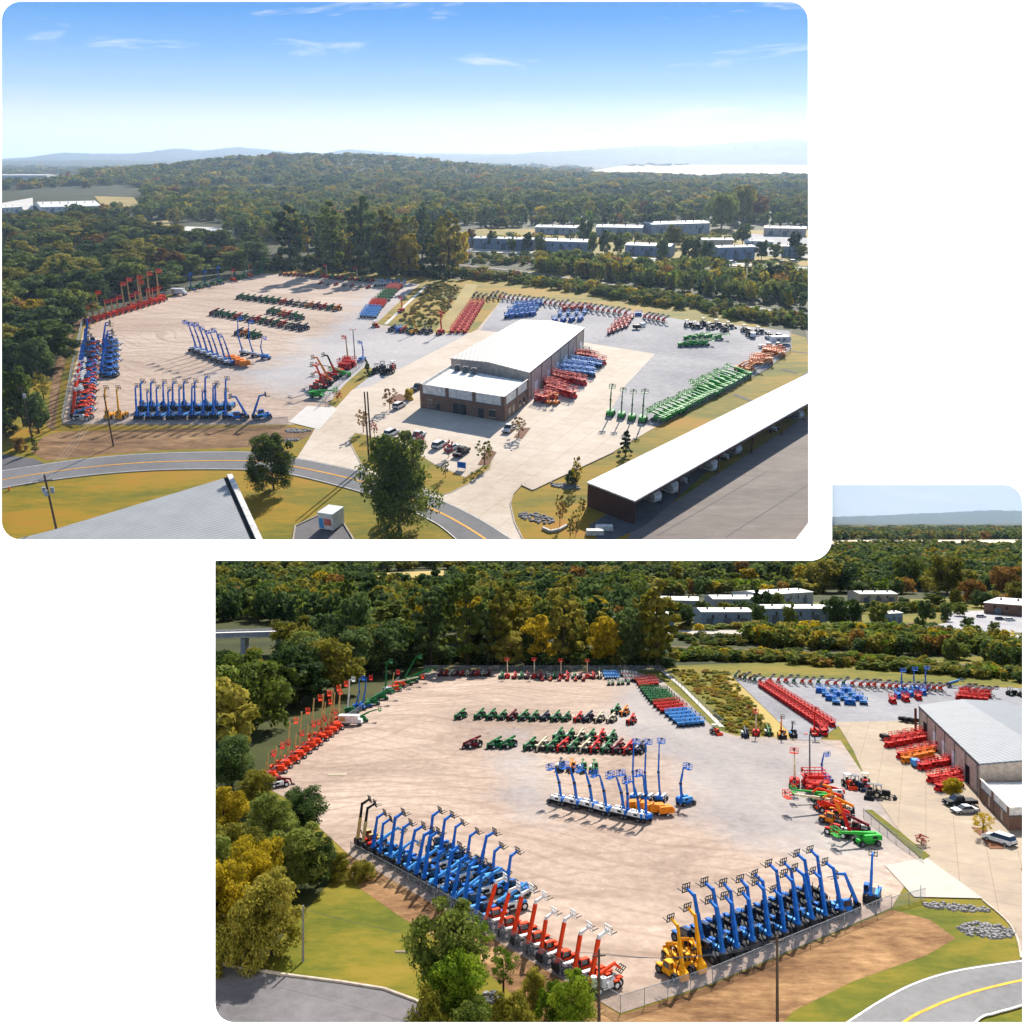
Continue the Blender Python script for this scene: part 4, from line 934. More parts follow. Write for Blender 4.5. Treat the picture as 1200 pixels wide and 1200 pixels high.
# ---- low business units and sheds beyond
def shed(P, a, b, ytop, depth, wm_, rm, label, group=None, name='warehouse', doors=3, dm=None, z=0, slope=.06, cat='warehouse'):
    """A long low shed whose front runs from survey point a to b, its eave at row ytop over a, depth metres deep, with a low gable roof."""
    A, B = P.g(*a), P.g(*b); A.z = B.z = 0; h = max(2.5, P.hgt(A, ytop)); d = (B - A).normalized(); n = Vector((-d.y, d.x, 0))
    if n.y < 0: n = -n
    L = (B - A).length
    t = empty(name, P.M @ Matrix.Translation((0, 0, z)), label, cat, group)
    c = [A, B, B + n * depth, A + n * depth]; r = h + depth * slope
    mA, mB = (c[0] + c[3]) / 2, (c[1] + c[2]) / 2
    V = [(p.x, p.y, 0) for p in c] + [(p.x, p.y, h) for p in c] + [(mA.x, mA.y, r), (mB.x, mB.y, r)]
    link('wall', MB().add(V, [(0, 1, 5, 4), (2, 3, 7, 6), (1, 2, 6, 9, 5), (3, 0, 4, 8, 7)]).mesh('wall', wm_), t)
    o = .02 * L / L + .35; T = .25
    cx_ = [A - d * o - n * o, B + d * o - n * o, B + d * o + n * (depth + o), A - d * o + n * (depth + o)]
    V = [(p.x, p.y, h + .05) for p in cx_] + [((cx_[0] + cx_[3]) / 2).to_tuple()[:2] + (r + .05,), ((cx_[1] + cx_[2]) / 2).to_tuple()[:2] + (r + .05,)]
    V += [(x, y, zz - T) for x, y, zz in V]
    link('roof', MB().add(V, [(0, 1, 5, 4), (4, 5, 2, 3), (6, 10, 11, 7), (10, 9, 8, 11), (0, 6, 7, 1), (1, 7, 11, 5), (5, 11, 8, 2), (2, 8, 9, 3), (3, 9, 10, 4), (4, 10, 6, 0)]).mesh('roof', rm), t)
    nv = max(2, int(L / 9))
    for k in range(nv):
        p = mA + (mB - mA) * ((k + .5) / nv) + n * (depth * -.2); link('roof_vent', MB().frus((p.x - .6, p.x + .6, p.y - .6, p.y + .6), h + depth * slope * .4, (p.x - .4, p.x + .4, p.y - .4, p.y + .4), r + .5).mesh('roof_vent', m_trim), t)
    for k in range(max(2, int(L / 7))):
        s = L * (k + .5) / max(2, int(L / 7)); q = MB(); f = n * -.05; p0, p1 = A + d * (s + 2.4) + f, A + d * (s + 3.6) + f
        if (p1 - A).length > L - .5: continue
        q.hexa([off_(p0, h * .5), off_(p1, h * .5), off_(p1 + n * .04, h * .5), off_(p0 + n * .04, h * .5), off_(p0, h * .8), off_(p1, h * .8), off_(p1 + n * .04, h * .8), off_(p0 + n * .04, h * .8)]); link('window', q.mesh('window', m_glass), t)
    for k in range(doors):
        s = L * (k + .5) / doors; w_ = min(4.0, L / doors * .5)
        q = MB(); f = n * -.06; p0, p1 = A + d * (s - w_ / 2) + f, A + d * (s + w_ / 2) + f
        q.hexa([off_(p0, .02), off_(p1, .02), off_(p1 + n * .05, .02), off_(p0 + n * .05, .02), off_(p0, h * .6), off_(p1, h * .6), off_(p1 + n * .05, h * .6), off_(p0 + n * .05, h * .6)])
        link('shutter_door', q.mesh('shutter_door', dm or m_bay), t)
    return t
U_ = 'upper panel'; W_ = 'lower panel'
for a, b, yt, dep, wmat, rmat, lab in (
    ((628, 295), (689, 297), 282, 22, m_bluew, m_roofw, 'blue-grey unit with a white roof, westmost of the front row by the highway'),
    ((732, 299), (785, 301), 287, 20, m_bluew, m_roofw, 'blue-grey unit with a white roof in the middle of the front row'),
    ((627, 274), (677, 275), 266, 24, m_greyw, m_roofw, 'grey unit with a white roof at the west end of the back row'),
    ((698, 276), (752, 277), 266, 26, m_greyw, m_roofw, 'grey unit with a curved-front white roof in the middle of the back row'),
    ((763, 276), (831, 274), 263, 28, m_greyw, m_roofw, 'longest white-roofed unit of the back row'),
    ((555, 292), (625, 294), 279, 16, m_bluew, m_roofw, 'long unit with a white roof half hidden by the tall belt'),
    ((494, 288), (550, 291), 276, 16, m_greyw, m_roofw, 'white-roofed unit seen through the thin tall tree'),
    ((822, 298), (858, 298), 281, 14, m_cream, m_roofw, 'short cream unit with a white roof behind the dark trees'),
    ((840, 305), (884, 304), 290, 14, m_bluew, m_roofw, 'low grey house with a lean-to facing the highway'),
    ((895, 276), (944, 277), 267, 22, m_cream, m_roofw, 'cream unit with an awning by the car park'),
    ((872, 288), (905, 289), 282, 10, m_white, m_roofw, 'small white shed in the car park'),
    ((915, 300), (935, 301), 288, 10, m_bluew, m_galv, 'small blue house at the highway')):
    shed(UP, a, b, yt, dep, wmat, rmat, f'{lab}, {U_}')
for a, b, yt, dep, wmat, rmat, lab, hz_ in (
    ((-40, 216), (57, 216), 208, 60, m_white, m_roofw, 'very long pale warehouse far off above the woods', 2),
    ((50, 252), (120, 250), 245, 130, m_white, m_roofw, 'large white-roofed factory in a clearing of the wood', 1), ((-20, 255), (28, 252), 246, 40, m_white, m_roofw, 'small white hall beside the large white-roofed factory', 1), ((215, 277), (262, 278), 272, 30, m_white, m_seam, 'low pale building among the trees behind the yard', 0)):
    shed(UP, a, b, yt, dep, wmat, rmat, f'{lab}, {U_}', z=hill_up(*UP.g(*a)[:2]), slope=.03)
for a, b, yt, dep, wmat, rmat, lab in (
    ((822, 735), (882, 735), 717, 22, m_bluew, m_roofw, 'blue-grey unit with a white roof, westmost of the front row by the highway'),
    ((897, 732), (968, 732), 713, 22, m_bluew, m_roofw, 'blue-grey unit with a white roof in the middle of the front row'),
    ((774, 715), (818, 716), 703, 26, m_greyw, m_roofw, 'grey unit with a white roof at the west end of the back row'),
    ((836, 715), (888, 715), 702, 28, m_greyw, m_roofw, 'grey unit with a white roof in the middle of the back row'),
    ((893, 712), (953, 708), 697, 30, m_greyw, m_roofw, 'longest white-roofed unit of the back row'),
    ((960, 727), (1010, 727), 712, 16, m_cream, m_roofw, 'short cream unit with a white roof behind the dark trees'),
    ((1008, 706), (1052, 706), 696, 24, m_cream, m_roofw, 'cream unit with an awning by the car park'),
    ((1038, 732), (1058, 731), 719, 12, m_bluew, m_roofw, 'low grey house with a lean-to facing the highway'),
    ((1153, 719), (1260, 728), 706, 40, m_brick, m_roofw, 'brick-walled flat white-roofed store with cars in front'),
    ((640, 732), (720, 733), 722, 20, m_greyw, m_roofw, 'long pale unit behind the tall belt'),
    ((735, 733), (790, 733), 721, 18, m_bluew, m_roofw, 'unit with a white roof behind the thin tall tree')):
    shed(LO, a, b, yt, dep, wmat, rmat, f'{lab}, {W_}')
# overpass at the edge of the lower wood
A, B = LO.g(225, 772), LO.g(345, 768); A.z = B.z = 0
d = (B - A).normalized(); n = Vector((-d.y, d.x, 0)); t = empty('road_bridge', LO.M, 'grey concrete road bridge deck crossing behind the wood, lower panel', 'bridge')
hB = LO.hgt(A, 745)
q = MB(); q.hexa([off_(A, hB - 1.6), off_(B, hB - 1.6), off_(B + n * 11, hB - 1.6), off_(A + n * 11, hB - 1.6), off_(A, hB), off_(B, hB), off_(B + n * 11, hB), off_(A + n * 11, hB)]); link('deck', q.mesh('deck', g_slab), t)
for k, o in ((0, -.25), (1, 11)):
    q = MB(); q.hexa([off_(A + n * o, hB - .9), off_(B + n * o, hB - .9), off_(B + n * (o + .25), hB - .9), off_(A + n * (o + .25), hB - .9), off_(A + n * o, hB + .9), off_(B + n * o, hB + .9), off_(B + n * (o + .25), hB + .9), off_(A + n * (o + .25), hB + .9)]); link('parapet', q.mesh('parapet', m_greyw), t)
for s in (.15, .5, .85):
    p = A + (B - A) * s + n * 5; link('pier', MB().box(p.x - 1, p.x + 1, p.y - 3, p.y + 3, 0, hB - 1.6).mesh('pier', m_greyw), t)

# ---- upper place: ribbed metal roof close by
hm = 5.5
c1, c2 = UP.g(72, 618, hm), UP.g(267, 559, hm)
d = (c2 - c1).normalized(); n = Vector((d.y, -d.x, 0))
if n.y > 0: n = -n
W2 = (UP.g(301, 634, hm) - c2).length + 1.0
n2 = (UP.g(301, 634, hm) - c2).normalized()
t = empty('metal_shed', UP.M, 'grey ribbed metal roof of a shed close by with a white edge, upper panel', 'shed')
A0 = c1 - d * 12
cor = [A0, c2, c2 + n2 * W2, A0 + n2 * W2]
cor[3] = UP.g(-10, 639, hm); cor[2] = UP.g(303, 639, hm); cor[0] = UP.g(60, 621.6, hm)
link('wall', solid([off_(p, 0) for p in cor], 0, hm - .4).mesh('wall', m_white), t)
q = MB(); cz = [hm, hm, hm, hm]
q.hexa([off_(cor[3], hm - .3), off_(cor[2], hm - .3), off_(cor[1], hm - .3), off_(cor[0], hm - .3), off_(cor[3], hm), off_(cor[2], hm), off_(cor[1], hm), off_(cor[0], hm)])
link('roof', q.mesh('roof', ribmat('grey_ribbed_roof', 'A6A8AA', 1.1, rot=math.atan2(d.y, d.x))), t)
q = MB(); q.bar(off_(cor[1] + d * .5, hm + .15), off_(cor[2] + d * .5, hm + .15), 1.1, .8); link('parapet', q.mesh('parapet', m_white), t)
q = MB(); q.bar(off_(cor[1] - d * .5, hm + .02), off_(cor[2] - d * .5, hm + .02), .9, .06); link('gutter', q.mesh('gutter', m_dark), t)

# ---- upper place: long open-sided storage shed
hs = 5.6
q1, q2 = UP.g(687.5, 565, hs), UP.g(744, 586, hs)
v = (UP.g(948, 437, hs) - q1); q3, q4 = q1 + v * 1.06, q2 + (UP.g(948, 471, hs) - q2) * 1.06
t = empty('storage_shed', UP.M, 'long white-roofed open-sided storage shed with a brown end wall, upper panel', 'shed')
b_ = [off_(p, 0) for p in (q1, q2, q4, q3)]
vs = [off_(q1, hs - .3), off_(q2, hs - .5), off_(q4, hs - .5), off_(q3, hs - .3)]
link('roof', MB().hexa(vs + [p + Vector((0, 0, .3)) for p in vs]).mesh('roof', m_roofw), t)
ux = (q2 - q1).normalized(); uy = v.normalized(); o_ = Vector((0, 0, 0))
Lx, Ly = (q2 - q1).length, v.length * 1.06
def sb(x0, x1, y0, y1, z0, z1):
    P4 = [q1 + ux * x0 + uy * y0, q1 + ux * x1 + uy * y0, q1 + ux * x1 + uy * y1, q1 + ux * x0 + uy * y1]
    return MB().hexa([off_(p, z0) for p in P4] + [off_(p, z1) for p in P4])
link('end_wall', sb(.2, Lx - .2, .2, .4, 0, hs - .55).mesh('end_wall', m_brown), t)
link('back_wall', sb(.2, .4, .42, Ly - .3, 0, hs - .4).mesh('back_wall', m_brown), t)
link('fascia', sb(Lx - .16, Lx + .02, .1, Ly - .1, hs - .9, hs - .52).mesh('fascia', m_rust), t)
npost = 8
for k in range(npost):
    y = .6 + (Ly - 1.2) * k / (npost - 1)
    link('post', sb(Lx - .6, Lx - .3, y, y + .3, 0, hs - .6).mesh('post', m_rust), t)
    if k: link('rafter', sb(.5, Lx - .7, y, y + .2, hs - 1.0, hs - .55).mesh('rafter', m_rust), t)
SHED = (q1, ux, uy, Lx, Ly)
# white corner of the next shed
p = UP.g(941, 625, 4)
t = empty('white_shed', UP.M, 'white roof corner of the next shed at the asphalt lot, upper panel', 'shed')
cor = [UP.g(928, 638, 4), UP.g(968, 638, 4), UP.g(968, 598, 4), UP.g(948, 612, 4)]
link('wall', solid([off_(p, 0) for p in cor], 0, 3.8).mesh('wall', m_cream), t)
link('roof', MB().hexa([off_(p, 3.81) for p in cor] + [off_(p, 4.1) for p in cor]).mesh('roof', m_roofw), t)
# ------------------------------------------------------------------ machines
COL = {'blue': paint('blue_paint', '1E66BE', .35), 'sky': paint('light_blue_paint', '4A94D6', .35), 'red': paint('red_paint', 'C8201C', .4), 'orange': paint('orange_red_paint', 'E0431C', .4), 'green': paint('green_paint', '1F6E3C', .4),
       'lime': paint('bright_green_paint', '2FA23A', .4), 'yellow': paint('yellow_paint', 'E09A14', .4), 'amber': paint('amber_paint', 'E8801C', .4), 'tan': paint('tan_paint', 'B89E68', .5), 'white': paint('white_paint_metal', 'D8DADA', .35), 'black': paint('black_paint', '1C1E22', .4), 'cream': paint('cream_paint', 'D0C6A8', .45),
       'navy': paint('navy_paint', '1E2E48', .35), 'silver': paint('silver_paint', 'A6AAB0', .3, .4), 'maroon': paint('maroon_paint', '6E1E28', .4), 'grey': paint('machine_grey', '5E646C', .5), 'pink': paint('faded_red_paint', 'C86A60', .5)}
TYRE = mat('tyre_rubber', '17171A', '2A2A2C', 3.0, .9); STEEL = paint('dark_steel', '2C2E32', .5, .3); GLASS = m_glass; LAMP = paint('lamp_glass', 'E4E8E8', .15)
HOODS = COL['white']

def wheel_bm(x, y, r, w):
    t = MB().cyl((x - w / 2, y, r), (x + w / 2, y, r), r, n=14)
    h = MB().cyl((x - w / 2 - .02, y, r), (x + w / 2 + .02, y, r), r * .52, n=10)
    return t, h
def rot2(y, z, a): return (y * math.cos(a) - z * math.sin(a), y * math.sin(a) + z * math.cos(a))
class Kit:
    """The parts of one machine: name, shapes, materials, sub-parts."""
    def __init__(s): s.p, s.off, s.kind = [], 0.0, None
    def part(s, name, mb, mats, subs=()): s.p.append((name, mb, mats if isinstance(mats, list) else [mats], list(subs))); return s
    def wheels(s, pts, r, w, rim):
        for x, y in pts:
            t, h = wheel_bm(x, y, r, w); s.part('wheel', t, TYRE, [('rim', h, [rim])])
    def bake(s):
        s.meshes = [(n, mb.mesh(n, ms), [(sn, smb.mesh(sn, sms)) for sn, smb, sms in subs]) for n, mb, ms, subs in s.p]
        al = MB(); mats = []
        def take(mb, ms):
            idx = []
            for m in ms:
                if m not in mats: mats.append(m)
                idx.append(mats.index(m))
            o = len(al.v); al.v += mb.v; al.f += [tuple(i + o for i in f) for f in mb.f]; al.m += [idx[i] for i in mb.m]
        for n, mb, ms, subs in s.p:
            take(mb, ms)
            for sn, smb, sms in subs: take(smb, sms)
        s.whole = al.mesh('machine', mats)
        return s
def basket(k, o, w=1.8, d=.9, h=1.1, rail=None, deck=None, name='basket'):
    x, y, z = o; b = MB(); hw, hd = w / 2, d / 2
    b.box(x - hw, x + hw, y - hd, y + hd, z - .08, z + .04)
    for sx in (-1, 0, 1):
        for sy in (-1, 1): b.box(x + sx * hw - .035, x + sx * hw + .035, y + sy * hd - .035, y + sy * hd + .035, z + .04, z + h)
    for zz in (z + .55, z + h):
        for sy in (-1, 1): b.box(x - hw - .03, x + hw + .03, y + sy * hd - .04, y + sy * hd + .04, zz - .04, zz + .045)
        for sx in (-1, 1): b.box(x + sx * hw - .045, x + sx * hw + .045, y - hd, y + hd, zz - .035, zz + .04)
    c = MB().box(x - .3, x + .3, y + hd - .14, y + hd - .02, z + .7, z + h + .1)
    k.part(name, b, rail, [('control_box', c, [STEEL])])
def telehandler(col, ang=68, L=7.0, tip=None, ext=.42, hood=None, forks=True, neck=True, cab=None):
    """Four-wheeled telescopic handler; the boom pivots at the rear and rises over the front."""
    k = Kit(); c = COL[col]; hc = COL[hood] if hood else c; tp = COL[tip] if tip else c
    ch = MB().frus((-.55, .55, -2.3, 2.35), .55, (-.5, .5, -2.3, 2.1), 1.15); ch.box(-1.05, 1.05, -1.75, -1.4, .6, .85); ch.box(-1.05, 1.05, 1.4, 1.75, .6, .85)
    ch.hexa([(-.75, -2.75, .5), (.75, -2.75, .5), (.75, -2.3, .5), (-.75, -2.3, .5), (-.7, -2.7, 1.5), (.7, -2.7, 1.5), (.7, -2.25, 1.75), (-.7, -2.25, 1.75)])
    k.part('chassis', ch, [STEEL if col != 'yellow' else c])
    for sx in (-1, 1):
        k.part('mudguard', MB().frus((sx * 1.0 - .32, sx * 1.0 + .32, 1.0, 2.15), 1.32, (sx * 1.0 - .3, sx * 1.0 + .3, 1.15, 2.0), 1.5), [c])
    h = MB().frus((.5, 1.2, -1.75, 1.0), .7, (.52, 1.12, -1.65, .85), 1.62); k.part('engine_hood', h, [hc], [('grille', MB().box(1.16, 1.2, -1.2, -.2, .9, 1.4), [STEEL]), ('exhaust', MB().cyl((.9, .5, 1.6), (.9, .5, 2.3), .06, n=6), [STEEL])])
    cb = MB().frus((-1.2, -.42, -.95, .85), .7, (-1.18, -.42, -.85, .7), 1.5); cb.frus((-1.17, -.44, -.82, .62), 2.36, (-1.1, -.48, -.75, .5), 2.46)
    for sx, sy in ((-1.14, -.8), (-1.14, .62), (-.47, -.8), (-.47, .62)): cb.bar((sx, sy, 1.48), (sx, sy * .96, 2.38), .07)
    g = MB().frus((-1.14, -.46, -.8, .66), 1.5, (-1.12, -.47, -.76, .56), 2.36)
    k.part('cab', cb, [COL[cab] if cab else c], [('window', g, [GLASS])])
    if ang > 40: k.off = 2.7
    a = R(ang); d = Vector((0, math.cos(a), math.sin(a))); p = Vector((0, -2.25, 1.75)) if ang > 40 else Vector((0, -2.2, 2.0 - .055 * min(0, ang)))
    s1 = p + d * L * (1 - ext); s2 = p + d * L
    b = MB().bar(p - d * .35, s1, .4, .5); b.cyl((-.4, p.y, p.z), (.4, p.y, p.z), .2)
    ib = MB().bar(s1 - d * .3, s2, .34, .42, w2=.3, h2=.36)
    mid = p + d * L * .25
    ram = MB().cyl((.0, -.9, 1.15), tuple(mid - Vector((0, -math.sin(a), math.cos(a))) * .2), .11, n=6)
    k.part('boom', b, [c], [('inner_boom', ib, [tp]), ('lift_ram', ram, [STEEL])])
    if neck:
        n1 = s2 + d * .1; fw = Vector((0, math.cos(a - R(70)), math.sin(a - R(70)))); n2 = n1 + fw * 1.3
        nb = MB().bar(n1 - d * .35, n2, .32, .4, w2=.26, h2=.3)
        cr = MB(); e = n2 + fw * .15; up = Vector((0, -fw.z, fw.y))
        for x in (-.62, -.2, .2, .62): cr.bar(e + Vector((x, 0, 0)) - up * .5, e + Vector((x, 0, 0)) + up * .6, .09)
        for t in (-.5, .05, .6): cr.bar(e + Vector((-.68, 0, 0)) + up * t, e + Vector((.68, 0, 0)) + up * t, .11)
        sub = []
        if forks:
            f = MB()
            for x in (-.4, .4): f.bar(e + Vector((x, 0, 0)) - up * .52, e + Vector((x, 0, 0)) - up * .52 + fw * 1.15, .14, .07)
            sub = [('fork', f, [STEEL])]
        k.part('boom_head', nb, [tp]); k.part('carriage', cr, [STEEL if tip != 'white' else COL['white']], sub)
    k.wheels([(-.98, -1.58), (.98, -1.58), (-.98, 1.58), (.98, 1.58)], .66, .46, COL[hood] if hood in ('cream', 'white') else (c if col in ('orange', 'red') else COL['grey']))
    return k.bake()
def boom_lift(col, hood='white', a1=70, L1=4.5, a2=100, L2=5.0, jib=1.2, boomcol=None, bcol=None, twist=0, telescopic=False):
    """Self-propelled boom lift: chassis, slewing turret with covers, knuckled or straight boom, work basket."""
    k = Kit(); c = COL[col]; bc = COL[boomcol or col]; hc = COL[hood]
    k.part('chassis', MB().frus((-.7, .7, -1.7, 1.7), .42, (-.6, .6, -1.6, 1.6), .95).box(-1.1, 1.1, -1.5, -1.25, .38, .6).box(-1.1, 1.1, 1.25, 1.5, .38, .6), [STEEL if hood == 'white' else c])
    k.part('turntable', MB().cyl((0, 0, .95), (0, 0, 1.1), .62, n=16), [STEEL])
    for sx in (-1, 1):
        k.part('turret_cover', MB().frus((sx * .72 - .38, sx * .72 + .38, -1.75, 1.15), 1.1, (sx * .68 - .3, sx * .68 + .3, -1.6, .9), 1.85), [hc], [('vent_grille', MB().box(sx * 1.1 - .02, sx * 1.1 + .02, -1.2, -.4, 1.3, 1.65), [STEEL])])
    k.part('counterweight', MB().frus((-.95, .95, -2.15, -1.75), .95, (-.9, .9, -2.1, -1.75), 1.75), [c])
    p = Vector((0, -1.2, 1.7)); a = R(a1); d1 = Vector((0, math.cos(a), math.sin(a))); e1 = p + d1 * L1
    b2 = R(a2); d2 = Vector((math.sin(R(twist)) * math.cos(b2), math.cos(R(twist)) * math.cos(b2), math.sin(b2))); e2 = e1 + d2 * L2
    if telescopic:
        k.part('boom', MB().bar(p, e1, .42, .5), [bc], [('inner_boom', MB().bar(e1 - d2 * .1, e2, .3, .36), [bc])])
    else:
        k.part('lower_boom', MB().bar(p, e1, .36, .42), [bc], [('lift_ram', MB().cyl((0, -.2, 1.3), tuple(p + d1 * L1 * .45), .09, n=6), [STEEL])])
        k.part('knuckle', MB().cyl((-.26, e1.y, e1.z), (.26, e1.y, e1.z), .26, n=8), [STEEL])
        k.part('boom', MB().bar(e1 - d2 * .2, e1 + d2 * L2 * .6, .32, .36), [bc], [('inner_boom', MB().bar(e1 + d2 * L2 * .55, e2, .22, .26), [bc])])
    jd = Vector((math.sin(R(twist + (0 if twist else 0))), math.cos(R(twist)), -.15)).normalized()
    j2 = e2 + jd * jib
    k.part('jib', MB().bar(e2, j2, .18, .22), [STEEL if bcol else bc])
    basket(k, (j2.x, j2.y + .45, j2.z - .35), rail=[COL[bcol] if bcol else bc])
    k.wheels([(-1.0, -1.35), (1.0, -1.35), (-1.0, 1.35), (1.0, 1.35)], .5, .36, COL['grey'] if col != 'orange' else COL['white'])
    return k.bake()
def scissor(col, rail=None, h=.0, L=2.6, w=1.3, rough=False):
    """Scissor lift, folded: wheeled base, crossed arms, deck with guard rails."""
    k = Kit(); c = COL[col]; r = .42 if rough else .22; z = r + .15
    if rough: k.kind = 'rough_terrain_lift'
    k.part('base', MB().frus((-w / 2 + .12, w / 2 - .12, -L / 2, L / 2), r * .6, (-w / 2 + .1, w / 2 - .1, -L / 2 + .05, L / 2 - .05), z + .35), [c if rough else STEEL])
    s = MB(); n = 4
    for i in range(n):
        z0 = z + .38 + i * (.14 + h); z1 = z0 + .12 + h
        for x in (-w / 2 + .2, w / 2 - .2):
            s.bar((x, -L / 2 + .25, z0), (x, L / 2 - .25, z1), .1, .09); s.bar((x, L / 2 - .25, z0), (x, -L / 2 + .25, z1), .1, .09)
    k.part('scissor_arms', s, [c])
    zd = z + .42 + n * (.14 + h)
    d = MB().box(-w / 2, w / 2, -L / 2, L / 2, zd, zd + .12); k.part('deck', d, [c])
    g = MB(); rc = COL[rail or col]
    for x in (-w / 2 + .04, w / 2 - .04):
        for y in np.linspace(-L / 2 + .04, L / 2 - .04, 4): g.box(x - .035, x + .035, y - .035, y + .035, zd + .12, zd + 1.18)
        for zz in (zd + .62, zd + 1.2): g.box(x - .05, x + .05, -L / 2, L / 2, zz - .05, zz + .05)
    for y in (-L / 2 + .04, L / 2 - .04):
        for zz in (zd + .62, zd + 1.2): g.box(-w / 2, w / 2, y - .05, y + .05, zz - .05, zz + .05)
    k.part('guard_rail', g, [rc])
    k.part('control_box', MB().box(w / 2 - .4, w / 2 - .12, L / 2 - .3, L / 2 - .08, zd + .7, zd + 1.3), [STEEL])
    k.wheels([(-w / 2 + .08, -L / 2 + .45), (w / 2 - .08, -L / 2 + .45), (-w / 2 + .08, L / 2 - .45), (w / 2 - .08, L / 2 - .45)], r, .2 if not rough else .3, c)
    return k.bake()
def towable(col='white', hood='orange', ang=24):
    """Towed lift: drawbar trailer on two wheels, outriggers, folded boom and small basket."""
    k = Kit(); c = COL[col]; h = COL[hood]
    k.part('frame', MB().bar((-.45, -1.4, .55), (0, 2.6, .5), .14).bar((.45, -1.4, .55), (0, 2.6, .5), .14).box(-.8, .8, -1.4, -1.1, .45, .65), [STEEL])
    k.part('drawbar_head', MB().cyl((0, 2.5, 0), (0, 2.5, .6), .07, n=6), [STEEL])
    for sx in (-1, 1):
        k.part('outrigger', MB().bar((sx * .5, -.9, .6), (sx * 1.2, -1.6, 1.1), .12).bar((sx * .4, .5, .6), (sx * .95, .9, 1.05), .12), [c])
    k.part('turret', MB().frus((-.5, .5, -1.3, -.2), .65, (-.4, .4, -1.2, -.3), 1.6), [h])
    a = R(ang); p = Vector((0, -1.2, 1.55)); d = Vector((0, math.cos(a), math.sin(a))); e = p + d * 4.2
    k.part('boom', MB().bar(p - d * .4, e, .34, .42), [c], [('inner_boom', MB().bar(e - d * .1, e + d * .5, .24, .28), [h])])
    k.part('folded_boom', MB().bar(p + Vector((0, 0, -.45)), p + d * 3.6 + Vector((0, 0, -.48)), .26, .3), [h])
    basket(k, (0, e.y + .7, e.z - .6), 1.2, .7, 1.0, [COL['grey']])
    k.wheels([(-.75, -.6), (.75, -.6)], .36, .24, COL['white'])
    return k.bake()
def tractor(col, hood=None):
    """Small tractor loader / skid machine with a roll-over frame."""
    k = Kit(); c = COL[col]
    k.part('chassis', MB().frus((-.5, .5, -1.3, 1.3), .45, (-.45, .45, -1.2, 1.2), .9), [STEEL])
    k.part('hood', MB().frus((-.4, .4, .1, 1.5), .9, (-.34, .34, .15, 1.35), 1.5), [c], [('grille', MB().box(-.3, .3, 1.46, 1.52, .95, 1.35), [STEEL])])
    k.part('seat', MB().box(-.3, .3, -.7, -.3, .95, 1.15).box(-.3, .3, -.8, -.68, 1.15, 1.6), [COL['black']])
    r = MB()
    for x in (-.5, .5): r.bar((x, -.9, .9), (x, -.9, 2.3), .09); r.bar((x, .0, .9), (x, -.05, 2.3), .08)
    r.box(-.6, .6, -1.0, .1, 2.28, 2.36); k.part('canopy', r, [COL[hood or col]])
    k.part('loader_bucket', MB().frus((-.8, .8, 2.0, 2.6), .15, (-.8, .8, 2.0, 2.15), .7).bar((-.55, .2, 1.2), (-.6, 2.05, .5), .12).bar((.55, .2, 1.2), (.6, 2.05, .5), .12), [c])
    k.wheels([(-.7, -.7), (.7, -.7)], .62, .36, COL['cream']); k.wheels([(-.6, 1.0), (.6, 1.0)], .42, .28, COL['cream'])
    return k.bake()
def car(col, kind='suv'):
    k = Kit(); c = COL[col]; L, w = {'suv': (4.8, 1.9), 'pickup': (5.8, 2.0), 'saloon': (4.7, 1.8), 'truck': (8.5, 2.5)}[kind]
    hl, hw = L / 2, w / 2
    if kind == 'suv':
        prof = [(-hl, .45), (-hl, 1.0), (-hl + .1, 1.12), (hl - 1.2, 1.08), (hl - .1, .95), (hl, .75), (hl, .42)]; cabp = (-hl + .08, 1.3); top = (-hl + .35, .45); zt = 1.75; zb = 1.1
    elif kind == 'saloon':
        prof = [(-hl, .4), (-hl, .85), (-hl + .3, .98), (hl - 1.2, .95), (hl - .1, .8), (hl, .6), (hl, .36)]; cabp = (-hl + .9, 1.2); top = (-hl + 1.5, .35); zt = 1.42; zb = .96
    else:
        prof = [(-hl, .5), (-hl, 1.12), (-.4, 1.12), (-.4, 1.18), (hl - 1.3, 1.18), (hl - .1, 1.05), (hl, .85), (hl, .48)]; cabp = (-.5, 1.7); top = (-.35, .95); zt = 1.88; zb = 1.18
    b = MB().prism(prof, -hw, hw)
    k.part('body', b, [c], [('bumper', MB().box(-hw + .05, hw - .05, hl - .02, hl + .08, .42, .62), [STEEL]), ('bumper', MB().box(-hw + .05, hw - .05, -hl - .08, -hl + .02, .42, .62), [STEEL])])
    x0 = hw - .06; x1 = hw - .26
    k.part('window', MB().frus((-x0, x0, cabp[0], cabp[1]), zb, (-x1, x1, top[0], top[1]), zt), [GLASS])
    k.part('roof', MB().frus((-x1 - .03, x1 + .03, top[0] - .05, top[1] + .05), zt - .04, (-x1, x1, top[0], top[1]), zt + .05), [c])
    if kind in ('pickup', 'truck'): k.part('load_bed', MB().box(-hw + .12, hw - .12, -hl + .1, -.6, 1.121, 1.14), [STEEL])
    for sx in (-1, 1):
        k.part('headlight', MB().box(sx * (hw - .3) - .18, sx * (hw - .3) + .18, hl - .05, hl + .02, .68, .86), [LAMP]); k.part('tail_light', MB().box(sx * (hw - .15) - .1, sx * (hw - .15) + .1, -hl - .03, -hl + .02, .8, 1.0), [COL['red']])
    k.wheels([(-hw + .1, -hl * .6), (hw - .1, -hl * .6), (-hw + .1, hl * .62), (hw - .1, hl * .62)], .36 if kind != 'pickup' else .4, .24, COL['silver'])
    return k.bake()
